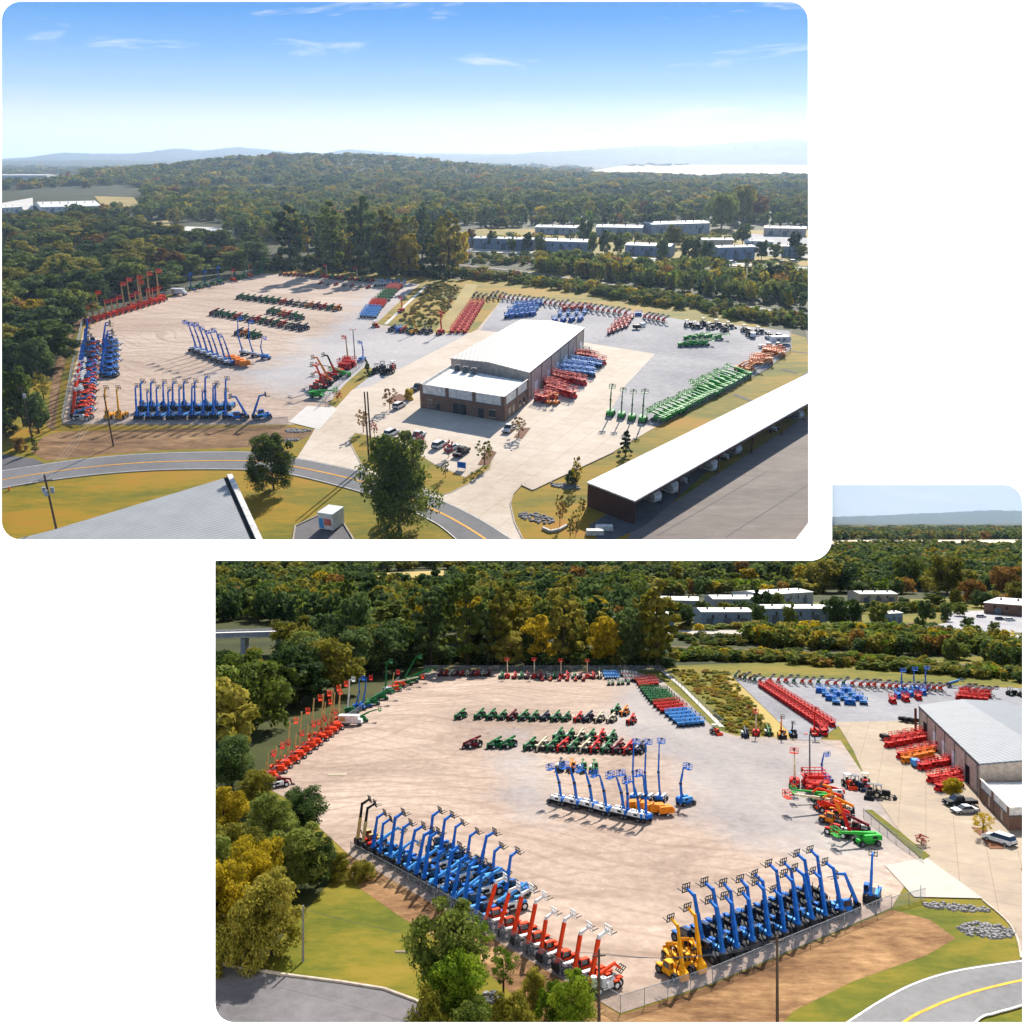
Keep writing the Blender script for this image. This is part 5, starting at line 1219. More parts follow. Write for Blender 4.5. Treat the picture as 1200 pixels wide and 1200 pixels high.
def caravan(col='white', L=6.5):
    k = Kit(); hl = L / 2
    k.part('body', MB().prism([(-hl, .5), (-hl, 2.5), (-hl + .3, 2.75), (hl - .9, 2.8), (hl - .2, 2.3), (hl, 1.4), (hl - .3, .6)], -1.2, 1.2), [COL[col]], [('stripe', MB().box(-1.22, 1.22, -hl + .2, hl - .8, 1.1, 1.3), [COL['grey']])])
    k.part('window', MB().hexa([(-.8, hl - .2 + .01, 1.5), (.8, hl - .2 + .01, 1.5), (.8, hl - .08, 1.5), (-.8, hl - .08, 1.5), (-.8, hl - .4, 2.2), (.8, hl - .4, 2.2), (.8, hl - .17, 2.2), (-.8, hl - .17, 2.2)]), [GLASS])
    for y in (-1.2, .9): k.part('side_window', MB().box(-1.23, 1.23, y - .6, y + .6, 1.5, 2.1), [GLASS])
    k.part('drawbar', MB().bar((-.6, hl - .4, .55), (0, hl + 1.1, .5), .1).bar((.6, hl - .4, .55), (0, hl + 1.1, .5), .1), [STEEL])
    k.wheels([(-1.1, -.5), (1.1, -.5)], .36, .24, COL['silver'])
    return k.bake()
def boat():
    k = Kit()
    k.part('hull', MB().add([(-.9, -2.6, 1.5), (.9, -2.6, 1.5), (.95, .8, 1.6), (0, 3.0, 1.8), (-.95, .8, 1.6), (-.5, -2.6, .7), (.5, -2.6, .7), (.4, .8, .7), (0, 2.4, 1.0), (-.4, .8, .7)],
                            [(0, 1, 2, 3, 4), (5, 9, 8, 7, 6), (0, 5, 6, 1), (1, 6, 7, 2), (2, 7, 8, 3), (3, 8, 9, 4), (4, 9, 5, 0)]), [COL['white']])
    k.part('windscreen', MB().frus((-.7, .7, -.2, .5), 1.6, (-.6, .6, -.2, .1), 2.1), [GLASS]); k.part('outboard_motor', MB().frus((-.2, .2, -3.0, -2.6), .9, (-.18, .18, -3.0, -2.6), 1.9), [COL['black']])
    k.part('trailer_frame', MB().bar((-.5, -2.4, .55), (0, 3.6, .5), .1).bar((.5, -2.4, .55), (0, 3.6, .5), .1).box(-.9, .9, -1.2, -1.0, .4, .6), [STEEL]); k.wheels([(-.95, -1.1), (.95, -1.1)], .32, .2, COL['silver'])
    return k.bake()
def tank_trailer(col='white'):
    k = Kit()
    k.part('box_body', MB().frus((-1.25, 1.25, -3, 3), .9, (-1.2, 1.2, -2.95, 2.95), 3.1), [COL[col]], [('sign_panel', MB().box(-1.29, 1.29, -2.6, -.9, 1.4, 2.7), [COL['tan']])])
    k.part('chassis', MB().box(-.6, .6, -3, 4.2, .6, .88), [STEEL]); k.part('front_hood', MB().frus((-1, 1, 3.0, 4.0), .9, (-.9, .9, 3.0, 3.8), 2.0), [COL[col]])
    k.wheels([(-1.05, -1.6), (1.05, -1.6), (-1.05, -.6), (1.05, -.6), (-1.0, 3.2), (1.0, 3.2)], .48, .3, COL['grey'])
    return k.bake()
def compressor(col):
    k = Kit()
    k.part('canopy', MB().prism([(-1.4, .6), (-1.5, 1.3), (-1.2, 1.75), (1.0, 1.75), (1.4, 1.3), (1.4, .6)], -.75, .75), [COL[col]], [('door_panel', MB().box(-.77, .77, -.9, .7, .8, 1.4), [COL[col]])])
    k.part('drawbar', MB().bar((-.4, 1.3, .5), (0, 2.6, .45), .09).bar((.4, 1.3, .5), (0, 2.6, .45), .09), [STEEL]); k.wheels([(-.8, 0), (.8, 0)], .34, .22, COL['white'])
    return k.bake()
KITS = {}
def mixed(*ks):
    """The same machine standing in a few slightly different poses."""
    k = Kit(); k.alts = list(ks); return k
def kit(fn, *a, **kw):
    key = (fn.__name__, a, tuple(sorted(kw.items())))
    if key not in KITS: KITS[key] = fn(*a, **kw)
    return KITS[key]
PARTS_MIN = 12.0                            # pixels per 3 m below which a machine is one mesh
def put(k, P, xy, deg, name, label, cat, group=None, s=1.0, parts=None, tilt=None):
    p = P.g(*xy) + Vector((math.sin(R(deg)), math.cos(R(deg)), 0)) * k.off * (s if isinstance(s, (int, float)) else s[1]); M = at(P, p, deg, s)
    name = k.kind if name == 'scissor_lift' and k.kind else name
    big = P.ppm(p) * 3 * (s if isinstance(s, (int, float)) else s[0]) >= PARTS_MIN if parts is None else parts
    if not big:
        o = link(name, k.whole, None, M); tag(o, label, cat, group); return o
    t = empty(name, M, label, cat, group)
    for n, me, subs in k.meshes:
        q = link(n, me, t)
        for sn, sme in subs: link(sn, sme, q)
    return t
def lerp(a, b, t): return (a[0] + (b[0] - a[0]) * t, a[1] + (b[1] - a[1]) * t)
def row(P, a, b, n, deg, kits, name, label, cat, group, jit=.22, s=1.0, dev=4.5, where=None):
    """n machines on the line between two survey points, evenly spaced on the ground; kits: one kit or a list to go through in turn. label may hold {c}, filled from each kit's colour word."""
    A, B = P.g(*a), P.g(*b)
    s_ = s
    for i in range(n):
        t = i / (n - 1) if n > 1 else .5; s = s_ * rng.uniform(.93, 1.07)
        p = A + (B - A) * t + Vector((rng.uniform(-jit, jit), rng.uniform(-jit, jit), 0))
        kk, word = kits[i % len(kits)] if isinstance(kits, list) else (kits, '')
        if hasattr(kk, 'alts'): kk = rng.choice(kk.alts)
        p = p + Vector((math.sin(R(deg)), math.cos(R(deg)), 0)) * kk.off * s
        M = at(P, p, deg + rng.uniform(-dev, dev), s); nm_ = kk.kind if name == 'scissor_lift' and kk.kind else name; ct_ = 'rough terrain lift' if nm_ == 'rough_terrain_lift' else cat
        big = P.ppm(p) * 3 * s >= PARTS_MIN
        lab = label.replace('{c}', word); gr = group.replace('{c}', word)
        if not big: tag(link(nm_, kk.whole, None, M), lab, ct_, gr); continue
        e = empty(nm_, M, lab, ct_, gr)
        for nn, me, subs in kk.meshes:
            q = link(nn, me, e)
            for sn, sme in subs: link(sn, sme, q)
# ------------------------------------------------------------------ machines of the upper yard
T_BLUE = mixed(kit(telehandler, 'blue', 74, 7.0, hood='sky'), kit(telehandler, 'blue', 77, 6.51, hood='sky'), kit(telehandler, 'blue', 70, 7.42, hood='sky'), kit(telehandler, 'blue', 75, 7.7, hood='sky')); T_BLUE2 = mixed(kit(telehandler, 'blue', 70, 6.2, hood='sky'), kit(telehandler, 'blue', 73, 5.77, hood='sky'), kit(telehandler, 'blue', 66, 6.57, hood='sky'), kit(telehandler, 'blue', 71, 6.82, hood='sky')); T_RED = mixed(kit(telehandler, 'orange', 72, 6.2, tip='white', hood='white', ext=.1), kit(telehandler, 'orange', 75, 5.77, tip='white', hood='white', ext=.1), kit(telehandler, 'orange', 68, 6.57, tip='white', hood='white', ext=.1), kit(telehandler, 'orange', 73, 6.82, tip='white', hood='white', ext=.1)); T_YEL = kit(telehandler, 'yellow', 78, 7.0, tip='yellow')
T_RED2 = kit(telehandler, 'orange', 68, 6.4, tip='black', hood='cream')
T_TAN = kit(telehandler, 'tan', 80, 7.0, tip='black', hood='red')
H_GRN = kit(telehandler, 'green', -12, 5.3, hood='white', forks=False); H_RED = kit(telehandler, 'red', -12, 5.3, hood='cream', forks=False); H_CRM = kit(telehandler, 'cream', -12, 5.3, hood='maroon', forks=False); H_BLU = kit(telehandler, 'navy', -12, 5.3, hood='white', forks=False); H_AMB = kit(telehandler, 'amber', -12, 5.3, hood='cream', forks=False); H_MAR = kit(telehandler, 'maroon', -12, 5.3, hood='white', forks=False)
B_BLUE = kit(boom_lift, 'blue', 'white', 78, 4.6, 102, 4.4, 1.0); B_TALL = kit(boom_lift, 'blue', 'white', 100, 6.0, 84, 7.0, 1.0); B_SHORT = kit(boom_lift, 'blue', 'sky', 96, 3.0, 76, 3.4, .7)
B_ORA = kit(boom_lift, 'orange', 'orange', 88, 4.2, 86, 4.4, 1.0, boomcol='tan', bcol='orange', telescopic=True); B_ORA2 = kit(boom_lift, 'orange', 'orange', 84, 2.2, 80, 2.2, .8, boomcol='tan', bcol='red', telescopic=True)
B_GRN = kit(boom_lift, 'green', 'green', 80, 4.4, 96, 4.0, 1.0); B_LIME = kit(boom_lift, 'lime', 'lime', 92, 3.4, 82, 3.6, 1.0, boomcol='green'); B_LOW = kit(boom_lift, 'lime', 'lime', 10, 2.6, 4, 1.6, .4, telescopic=True); B_LOWG = kit(boom_lift, 'green', 'green', 25, 3.6, 15, 2.6, .6, telescopic=True)
B_RED = kit(boom_lift, 'red', 'red', 80, 3.6, 84, 3.2, .9, boomcol='cream', bcol='red', telescopic=True); B_LOWO = kit(boom_lift, 'orange', 'orange', 12, 3.8, 10, 3.4, .8, boomcol='cream', bcol='orange', telescopic=True); B_AMB = kit(boom_lift, 'amber', 'amber', 22, 3.4, 12, 2.4, .6, telescopic=True)
S_RED = kit(scissor, 'red'); S_BLU = kit(scissor, 'sky'); S_GRN = kit(scissor, 'green', 'green'); S_PNK = kit(scissor, 'red', 'pink'); S_REDR = kit(scissor, 'red', 'red', .03, 3.6, 1.8, True); S_BLUR = kit(scissor, 'blue', 'sky', .03, 3.6, 1.8, True); S_AMB = kit(scissor, 'amber', 'amber', .03, 3.2, 1.6, True)
W_ORA = kit(towable, 'white', 'orange'); W_GRN = kit(towable, 'white', 'green', 30); W_CRM = kit(towable, 'cream', 'maroon', 20); W_BLU = kit(towable, 'sky', 'navy', 16)
TR_ = {c: kit(tractor, c, h) for c, h in (('black', 'grey'), ('orange', 'white'), ('lime', 'green'), ('navy', 'grey'), ('red', 'cream'))}
COMP = {c: kit(compressor, c) for c in ('yellow', 'amber', 'black', 'white')}
U, W = 'upper panel', 'lower panel'
P = UP
# west fence: two files facing into the yard
fdir = P.ang((84, 470), (140, 470))
row(P, (100, 404), (91, 452), 9, fdir, T_BLUE, 'telescopic_handler', f'blue telescopic handler with raised boom in the file along the west fence, {U}', 'telescopic handler', f'blue handlers along the west fence, {U}', s=1.15)
row(P, (90, 458), (84, 492), 8, fdir, T_RED, 'telescopic_handler', f'orange-red telescopic handler at the south end of the west fence file, {U}', 'telescopic handler', f'orange-red handlers along the west fence, {U}', s=1.15)
row(P, (110, 410), (98, 492), 14, fdir, [(kit(telehandler, 'orange', 20, 5.4, hood='cream', forks=False), 'orange-red'), (kit(telehandler, 'sky', 20, 5.4, hood='white', forks=False), 'light blue')], 'telescopic_handler', 'low-boomed {c} handler tucked behind the raised booms of the west fence, ' + U, 'telescopic handler', 'low-boomed {c} handlers behind the west fence file, ' + U)
row(P, (121, 402), (118, 442), 7, fdir, T_BLUE2, 'telescopic_handler', f'blue telescopic handler in the short separate file east of the west fence file, {U}', 'telescopic handler', f'blue handlers in the short separate file, {U}', s=1.2)
row(P, (132, 412), (129, 440), 5, fdir, kit(telehandler, 'sky', 20, 5.4, hood='sky', forks=False), 'telescopic_handler', f'low-boomed light blue handler on the open side of the short separate file, {U}', 'telescopic handler', f'low-boomed light blue handlers of the short file, {U}')
for x, lab in ((126, f'yellow telescopic handler at the corner end of the front fence row, {U}'), (140, f'yellow telescopic handler next to the first blue handler of the front fence row, {U}')):
    put(T_YEL, P, (x, 493), -4, 'telescopic_handler', lab, 'telescopic handler')
row(P, (160, 494), (264, 493), 9, 0, T_BLUE, 'telescopic_handler', f'blue telescopic handler with raised boom in the outer line by the front fence, {U}', 'telescopic handler', f'blue handlers in the outer line of the front fence, {U}')
row(P, (166, 483), (266, 482), 9, 0, T_BLUE2, 'telescopic_handler', f'blue telescopic handler with raised boom in the inner line by the front fence, {U}', 'telescopic handler', f'blue handlers in the inner line of the front fence, {U}', s=1.1)
put(kit(telehandler, 'blue', 62, 5.2, hood='navy'), P, (291, 493), -75, 'telescopic_handler', f'blue handler tilting its boom west at the front fence gate end, {U}', 'telescopic handler', s=1.1)
put(kit(telehandler, 'blue', 66, 5.2, hood='sky'), P, (296, 493), 60, 'telescopic_handler', f'blue handler tilting its boom east at the front fence gate end, {U}', 'telescopic handler', s=1.1)
# centre of the yard
A_ = kit(boom_lift, 'blue', 'white', 76, 4.2, 72, 4.4, .9)
row(P, (228, 412), (268, 428), 7, -62, A_, 'boom_lift', f'blue knuckle-boom lift leaning west in the middle row of the yard, {U}', 'boom lift', f'blue knuckle-boom lifts in the yard middle, {U}', s=1.1)
row(P, (287, 416), (300, 418), 2, 100, B_TALL, 'boom_lift', f'tall blue boom lift with white covers beside the yellow compressors, {U}', 'boom lift', f'tall blue boom lifts beside the compressors, {U}', s=.95)
put(B_SHORT, P, (312, 421), 80, 'boom_lift', f'small blue boom lift standing by itself east of the tall lifts, {U}', 'boom lift')
row(P, (272, 424), (288, 430), 4, 70, COMP['amber'], 'site_compressor', f'yellow towed compressor beside the blue boom lifts, {U}', 'compressor', f'yellow compressors, {U}', s=1.4)
hh_ = [(H_GRN, 'green'), (H_GRN, 'green'), (H_BLU, 'dark blue'), (H_GRN, 'green'), (H_RED, 'red'), (H_CRM, 'cream'), (H_AMB, 'amber')]
hdir = P.ang((300, 352), (270, 360))
row(P, (282, 350), (396, 364), 16, 215, [(H_GRN, 'green'), (H_GRN, 'green'), (H_GRN, 'green'), (H_BLU, 'dark blue'), (H_GRN, 'green'), (H_GRN, 'green'), (H_GRN, 'green'), (H_RED, 'red'), (H_BLU, 'dark blue'), (H_CRM, 'cream'), (H_CRM, 'cream'), (H_AMB, 'amber'), (H_MAR, 'maroon'), (H_RED, 'red'), (H_GRN, 'green'), (H_AMB, 'amber')], 'telescopic_handler', '{c} low-boomed handler in the back row across the yard, ' + U, 'telescopic handler', '{c} low-boomed handlers in the back row, ' + U, s=1.0)
row(P, (252, 369), (356, 387), 15, 215, [(H_MAR, 'maroon'), (H_GRN, 'green'), (H_GRN, 'green'), (H_GRN, 'green'), (H_RED, 'red'), (H_GRN, 'green'), (H_CRM, 'cream'), (H_RED, 'red'), (H_GRN, 'green'), (H_MAR, 'maroon'), (H_GRN, 'green'), (H_RED, 'red'), (H_CRM, 'cream'), (H_BLU, 'dark blue'), (H_BLU, 'dark blue')], 'telescopic_handler', '{c} low-boomed handler in the front row across the yard, ' + U, 'telescopic handler', '{c} low-boomed handlers in the front row, ' + U)
row(P, (318, 367), (352, 375), 6, 215, [(H_GRN, 'green'), (H_GRN, 'green'), (H_AMB, 'amber'), (H_RED, 'red')], 'telescopic_handler', '{c} handler doubled up behind the front row across the yard, ' + U, 'telescopic handler', '{c} handlers doubled up behind the front row, ' + U)
row(P, (281, 392), (302, 396), 4, 215, [(H_BLU, 'dark blue'), (H_AMB, 'amber'), (H_GRN, 'green'), (H_GRN, 'green')], 'telescopic_handler', '{c} low-boomed handler in the short row of four, ' + U, 'telescopic handler', '{c} handlers of the short row, ' + U, s=.9)
# wood side, north-west
wd = P.ang((120, 366), (160, 366)) + 35
row(P, (104, 379), (188, 354), 13, wd, [(B_ORA2, ''), (B_ORA2, ''), (B_ORA, ''), (B_ORA2, ''), (B_ORA2, ''), (B_ORA2, ''), (B_ORA, '')], 'boom_lift', f'orange boom lift with a tan boom in the line along the wood, {U}', 'boom lift', f'orange boom lifts along the wood, {U}', s=1.25)
row(P, (156, 362), (190, 352), 4, wd, B_ORA, 'boom_lift', f'tall orange boom lift with red basket, east end of wood line, {U}', 'boom lift', f'tall orange boom lifts along the wood, {U}', s=1.4)
put(kit(tank_trailer, 'white'), P, (209, 346), 100, 'box_trailer', f'white box trailer with tan panel ending the orange lift line, {U}', 'trailer', s=1.2)
row(P, (226, 340), (258, 333), 5, wd, [(kit(boom_lift, 'blue', 'green', 84, 3.4, 94, 3.6, .9), 'blue'), (B_LOWG, 'green')], 'boom_lift', '{c} boom lift past the white box trailer along the wood, ' + U, 'boom lift', '{c} lifts past the white box trailer, ' + U, s=1.1)
row(P, (274, 330), (306, 321), 6, wd, [(B_ORA2, 'orange'), (B_LOWG, 'green'), (kit(boom_lift, 'green', 'green', 60, 4, 58, 4, .9, telescopic=True), 'green')], 'boom_lift', '{c} boom lift in the far north corner by the wood, ' + U, 'boom lift', '{c} lifts in the far corner by the wood, ' + U, s=1.1)
row(P, (330, 323), (366, 325), 8, 200, [(H_MAR, 'maroon'), (H_RED, 'red')], 'telescopic_handler', '{c} machine parked in the shade of the tall belt, ' + U, 'telescopic handler', '{c} machines in the shade of the tall belt, ' + U, s=.8)
row(P, (372, 325), (436, 331), 12, 200, [(H_GRN, 'green'), (H_RED, 'red'), (B_RED, 'red raised-boom'), (H_GRN, 'green'), (H_MAR, 'maroon'), (H_RED, 'red')], 'boom_lift', '{c} machine in the back line under the tall belt, ' + U, 'lift', '{c} machines in the back line, ' + U, s=.95)
row(P, (376, 333), (432, 338), 7, 200, [(H_RED, 'red'), (H_CRM, 'cream')], 'telescopic_handler', '{c} machine in the second line before the tall belt, ' + U, 'telescopic handler', '{c} machines in the second line, ' + U, s=.7)
# blocks of scissor lifts beside the channel
def block(P, a, b, c, n, m, deg, kits, label, group, s=1.0):
    """m lines of n lifts between corner points a-b (first line) and offset towards c."""
    off = P.g(*c) - P.g(*a)
    for j in range(m):
        o = off * (j / max(1, m - 1))
        A, B = P.g(*a) + o, P.g(*b) + o
        for i in range(n):
            p = A + (B - A) * (i / max(1, n - 1))
            kk, word = kits[(i + j * 3) % len(kits)] if isinstance(kits, list) else (kits, '')
            big = P.ppm(p) * 3 * s >= PARTS_MIN; M = at(P, p, deg + rng.uniform(-3, 3), s)
            lab, gr = label.replace('{c}', word), group.replace('{c}', word)
            nm_ = kk.kind or 'scissor_lift'; ct_ = nm_.replace('_', ' ')
            if not big: tag(link(nm_, kk.whole, None, M), lab, ct_, gr); continue
            e = empty(nm_, M, lab, ct_, gr)
            for nn, me, subs in kk.meshes:
                q = link(nn, me, e)
                for sn, sme in subs: link(sn, sme, q)
sd_ = P.ang((426, 372), (470, 335))
for (a, b, c, kk, w_) in (((424, 372), (430, 363), (440, 373), S_BLU, 'blue'), ((434, 360), (438, 355), (448, 361), S_RED, 'red'), ((441, 353), (450, 343), (456, 353), S_GRN, 'green'), ((453, 341), (458, 337), (466, 341), S_PNK, 'faded red')):
    block(P, a, b, c, 4, 5, sd_, kk, f'{w_} scissor lift in the {w_} block beside the drainage channel, {U}', f'{w_} scissor lifts beside the channel, {U}', s=1.0)
row(P, (440, 336), (458, 335), 6, sd_, kit(scissor, 'green', 'white'), 'scissor_lift', f'pale green scissor lift in the single line north of the blocks, {U}', 'scissor lift', f'pale green scissor lifts, {U}', s=.9)
row(P, (448, 331), (474, 332), 5, sd_, S_BLU, 'scissor_lift', f'blue scissor lift deep in the shade of the belt, {U}', 'scissor lift', f'blue scissor lifts in the shade, {U}', s=.9)
put(TR_['orange'], P, (440, 383), 150, 'compact_tractor', f'orange compact tractor with a canopy below the blue scissor block, {U}', 'tractor', s=1.2)
# line by the rough meadow
row(P, (460, 388), (503, 391), 7, 205, [(H_BLU, 'dark blue'), (S_BLUR, 'blue'), (H_RED, 'red'), (H_GRN, 'green'), (kit(telehandler, 'yellow', 58, 5.4, hood='yellow'), 'yellow'), (H_BLU, 'dark blue')], 'site_machine', '{c} machine in the mixed line before the rough meadow, ' + U, 'machine', '{c} machines before the rough meadow, ' + U, s=.95)
put(kit(boom_lift, 'red', 'red', 82, 3.4, 110, 3.4, .7, telescopic=True), P, (516, 392), 200, 'boom_lift', f'red boom lift with raised boom next to the red scissor block, {U}', 'boom lift', s=1.1)
put(kit(boom_lift, 'orange', 'orange', 88, 3, 80, 2.5, .7, bcol='red', telescopic=True), P, (470, 366), 200, 'boom_lift', f'red-basketed boom lift alone at the drainage channel, {U}', 'boom lift', s=1.0)
block(P, (530, 390), (553, 356), (545, 390), 13, 3, P.ang((530, 390), (553, 352)), S_REDR, f'red rough-terrain scissor lift in the long red block by the straw strip, {U}', f'red scissor lifts in the long block, {U}', s=.95)
# east yard: towed lifts along the back grass
row(P, (556, 348), (572, 352), 4, 150, W_CRM, 'towed_lift', f'cream towed lift in the shaded cluster above the red block, {U}', 'towed lift', f'cream towed lifts, {U}', s=1.0)
row(P, (576, 349), (668, 361), 18, 160, [(W_ORA, 'white and orange'), (W_GRN, 'white and green'), (W_ORA, 'white and orange'), (W_ORA, 'white and orange'), (W_CRM, 'cream')], 'towed_lift', '{c} towed lift in the long line along the back grass, ' + U, 'towed lift', '{c} towed lifts along the back grass, ' + U, s=1.05)
row(P, (676, 362), (734, 370), 10, 160, W_ORA, 'towed_lift', f'white and orange towed lift in the middle of the back grass line, {U}', 'towed lift', f'white towed lifts mid line, {U}', s=1.1)
row(P, (756, 374), (778, 378), 5, 160, W_ORA, 'towed_lift', f'white and orange towed lift at the east end of the back grass line, {U}', 'towed lift', f'white towed lifts at the east end, {U}', s=1.1)
put(S_BLUR, P, (748, 370), 80, 'scissor_lift', f'blue scissor lift standing in the gap of the towed lift line, {U}', 'scissor lift', s=.9)
block(P, (594, 373), (604, 361), (624, 370), 3, 6, 215, [(S_BLU, ''), (S_BLUR, '')], f'light blue scissor lift in the cluster behind the hall, {U}', f'light blue scissor lifts behind the hall, {U}', s=1.15)
block(P, (650, 378), (662, 364), (680, 376), 3, 4, 205, [(S_BLUR, 'blue'), (S_BLU, 'light blue'), (S_REDR, 'red')], '{c} scissor lift in the mixed cluster at the hall corner, ' + U, '{c} scissor lifts at the hall corner, ' + U, s=1.1)
block(P, (714, 392), (722, 381), (734, 384), 3, 5, P.ang((714, 392), (730, 378)), S_RED, f'red scissor lift in the tight red block on the grey gravel, {U}', f'red scissor lifts in the tight block, {U}', s=1.1)
put(COMP['black'], P, (746, 386), 90, 'site_compressor', f'dark towed compressor beside the tight red scissor block, {U}', 'compressor', s=1.2)
put(COMP['white'], P, (753, 383), 60, 'site_compressor', f'white towed compressor behind the dark one, {U}', 'compressor', s=1.0)
for i, (x, y, c) in enumerate(((806, 383, 'black'), (815, 385, 'navy'), (824, 381, 'black'), (832, 386, 'black'), (840, 383, 'navy'), (848, 388, 'black'), (854, 385, 'black'), (873, 389, 'black'), (878, 394, 'black'), (889, 391, 'navy'))):
    put(TR_[c], P, (x, y), 90 + 40 * (i % 3), 'compact_tractor', f'{"dark blue" if c == "navy" else "black"} compact tractor in the dark cluster along the back grass, {U}', 'tractor', f'{c} compact tractors along the back grass, {U}', s=1.35)
put(COMP['white'], P, (882, 396), 200, 'site_compressor', f'white towed compressor among the black tractors, {U}', 'compressor', s=1.3)
row(P, (800, 406), (826, 405), 5, 75, B_LOW, 'boom_lift', f'bright green folded boom lift in the cluster on the grey gravel, {U}', 'boom lift', f'bright green folded lifts on the grey gravel, {U}', s=.95)
row(P, (806, 398), (822, 396), 3, 75, B_LOW, 'boom_lift', f'bright green folded lift behind the cluster on the grey gravel, {U}', 'boom lift', f'bright green folded lifts behind, {U}', s=.9)
row(P, (832, 397), (842, 398), 2, 95, B_LOW, 'boom_lift', f'bright green folded boom lift near the white drum, {U}', 'boom lift', f'bright green folded lifts near the drum, {U}', s=.95)
for x, y, d, k_, lab in ((911, 397, 85, kit(car, 'white', 'truck'), 'white flatbed truck at the east fence corner'), (914, 403, 85, kit(caravan, 'white', 7.0), 'white box trailer before the flatbed truck at the east fence'), (901, 396, 60, TR_['black'], 'black tractor beside the white flatbed truck'), (899, 408, 100, kit(car, 'white', 'pickup'), 'white pickup at the scrap corner of the east fence'), (912, 409, 70, TR_['red'], 'red tractor beside the white pickup at the east fence')):
    put(k_, P, (x, y), d, 'site_vehicle', f'{lab}, {U}', 'vehicle', s=1.15)
row(P, (898, 414), (914, 418), 4, 70, S_AMB, 'scissor_lift', f'orange scissor lift in the upper orange pair of rows by the east fence, {U}', 'scissor lift', f'orange scissor lifts by the east fence, upper rows, {U}', s=1.1)
row(P, (884, 426), (899, 427), 4, 60, S_AMB, 'scissor_lift', f'orange scissor lift in the block at the top of the green row, {U}', 'scissor lift', f'orange scissor lifts at the top of the green row, {U}', s=1.3)
row(P, (866, 434), (880, 436), 4, 60, B_AMB, 'boom_lift', f'amber folded boom lift between the green row and the orange block, {U}', 'boom lift', f'amber folded lifts, {U}', s=.9)
gd = P.ang((770, 495), (872, 440)) - 78
row(P, (772, 494), (828, 465), 13, gd, B_LOW, 'boom_lift', f'bright green folded lift in the near half of the east fence row, {U}', 'boom lift', f'bright green lifts in the near half of the row, {U}', s=1.05)
row(P, (832, 464), (872, 442), 8, gd, kit(boom_lift, 'lime', 'lime', 10, 4.0, 4, 2.2, .4, telescopic=True), 'boom_lift', f'long bright green lift in the far half of the east fence row, {U}', 'boom lift', f'long green lifts in the far half, {U}', s=1.1)
row(P, (822, 458), (848, 446), 5, gd, B_LOW, 'boom_lift', f'bright green folded boom lift in the second line of the east fence row, {U}', 'boom lift', f'green lifts in the second line, {U}', s=1.0)
row(P, (716, 487), (754, 494), 4, 20, B_LIME, 'boom_lift', f'green boom lift with raised boom in the spaced concrete row, {U}', 'boom lift', f'spaced row of four green boom lifts, {U}', s=1.0, dev=8)
# beside the hall
hd_ = P.ang((640, 465), (690, 480))
for (a, b, n, k_, w_, y) in (((634, 471), (646, 467), 2, S_REDR, 'red', 0), ((648, 460), (668, 466), 3, S_REDR, 'red', 0), ((641, 454), (656, 458), 3, S_REDR, 'dark red', 0), ((650, 446), (664, 449), 3, S_REDR, 'red', 1), ((666, 448), (680, 451), 3, S_REDR, 'red', 2), ((656, 438), (692, 442), 6, S_BLU, 'light blue', 0), ((660, 434), (690, 437), 5, S_BLUR, 'blue', 0), ((672, 427), (700, 431), 5, S_BLU, 'light blue', 1), ((676, 420), (690, 422), 3, S_REDR, 'red', 3), ((694, 423), (704, 427), 2, S_REDR, 'red', 4), ((676, 414), (688, 416), 3, kit(scissor, 'green', 'white'), 'green and white', 0)):
    row(P, a, b, n, hd_, k_, 'scissor_lift', f'{w_} scissor lift ' + ('nearest the office', 'in the red line facing the middle shutter doors', 'at the outer end of the red line', 'under the canopy post', 'standing outermost below the canopy post')[y] * (w_ == 'red') + (f'in the {("first", "second")[y]} such line along the hall' if w_ != 'red' else '') + f', {U}', 'scissor lift', f'{w_} scissor lifts along the hall {y}, {U}', s=1.25)
for x, y in ((644, 474), (652, 474)): put(kit(boom_lift, 'amber', 'amber', 90, 2, 88, 1.2, .5, telescopic=True), P, (x, y), 20, 'boom_lift', f'small yellow lift standing before the first shutter door, {U}', 'boom lift', f'small yellow lifts by the office, {U}', s=.7)
# gate cluster
for x, y, d, k_, lab, s in ((372, 466, 95, kit(boom_lift, 'lime', 'lime', 6, 3.6, 4, 2.0, .4, telescopic=True), 'bright green folded lift at the gate end of the gate cluster', 1.15), (382, 459, 300, kit(telehandler, 'red', 66, 5.6, tip='orange', hood='cream'), 'red telescopic handler with raised boom in the gate cluster', 1.2), (388, 452, 300, kit(telehandler, 'amber', 56, 7.4, tip='amber', hood='amber'), 'amber telescopic handler with long leaning boom in the gate cluster', 1.15),
                            (381, 451, 290, kit(telehandler, 'orange', 20, 5.6, hood='red'), 'orange handler with lowered boom in the gate cluster', 1.1), (396, 446, 300, kit(telehandler, 'red', 62, 6.2, tip='black', hood='red'), 'red telescopic handler leaning over the fence end of the gate cluster', 1.15), (395, 438, 280, B_LOWO, 'orange folded boom lift in the gate cluster', 1.0), (404, 433, 285, S_REDR, 'red scissor lift at the light pole', 1.3), (410, 430, 285, S_REDR, 'red scissor lift just behind the one at the light pole', 1.3),
                            (406, 424, 200, B_ORA, 'orange boom lift raised beside the light pole', .9), (424, 424, 200, B_SHORT, 'small blue boom lift at the end of the gate fence', .9), (404, 442, 285, kit(boom_lift, 'lime', 'lime', 10, 3.6, 6, 2.0, .4, telescopic=True), 'bright green folded lift behind the orange one in the gate cluster', 1.0)):
    put(k_, P, (x, y), d, 'site_machine', f'{lab}, {U}', 'machine', s=s)
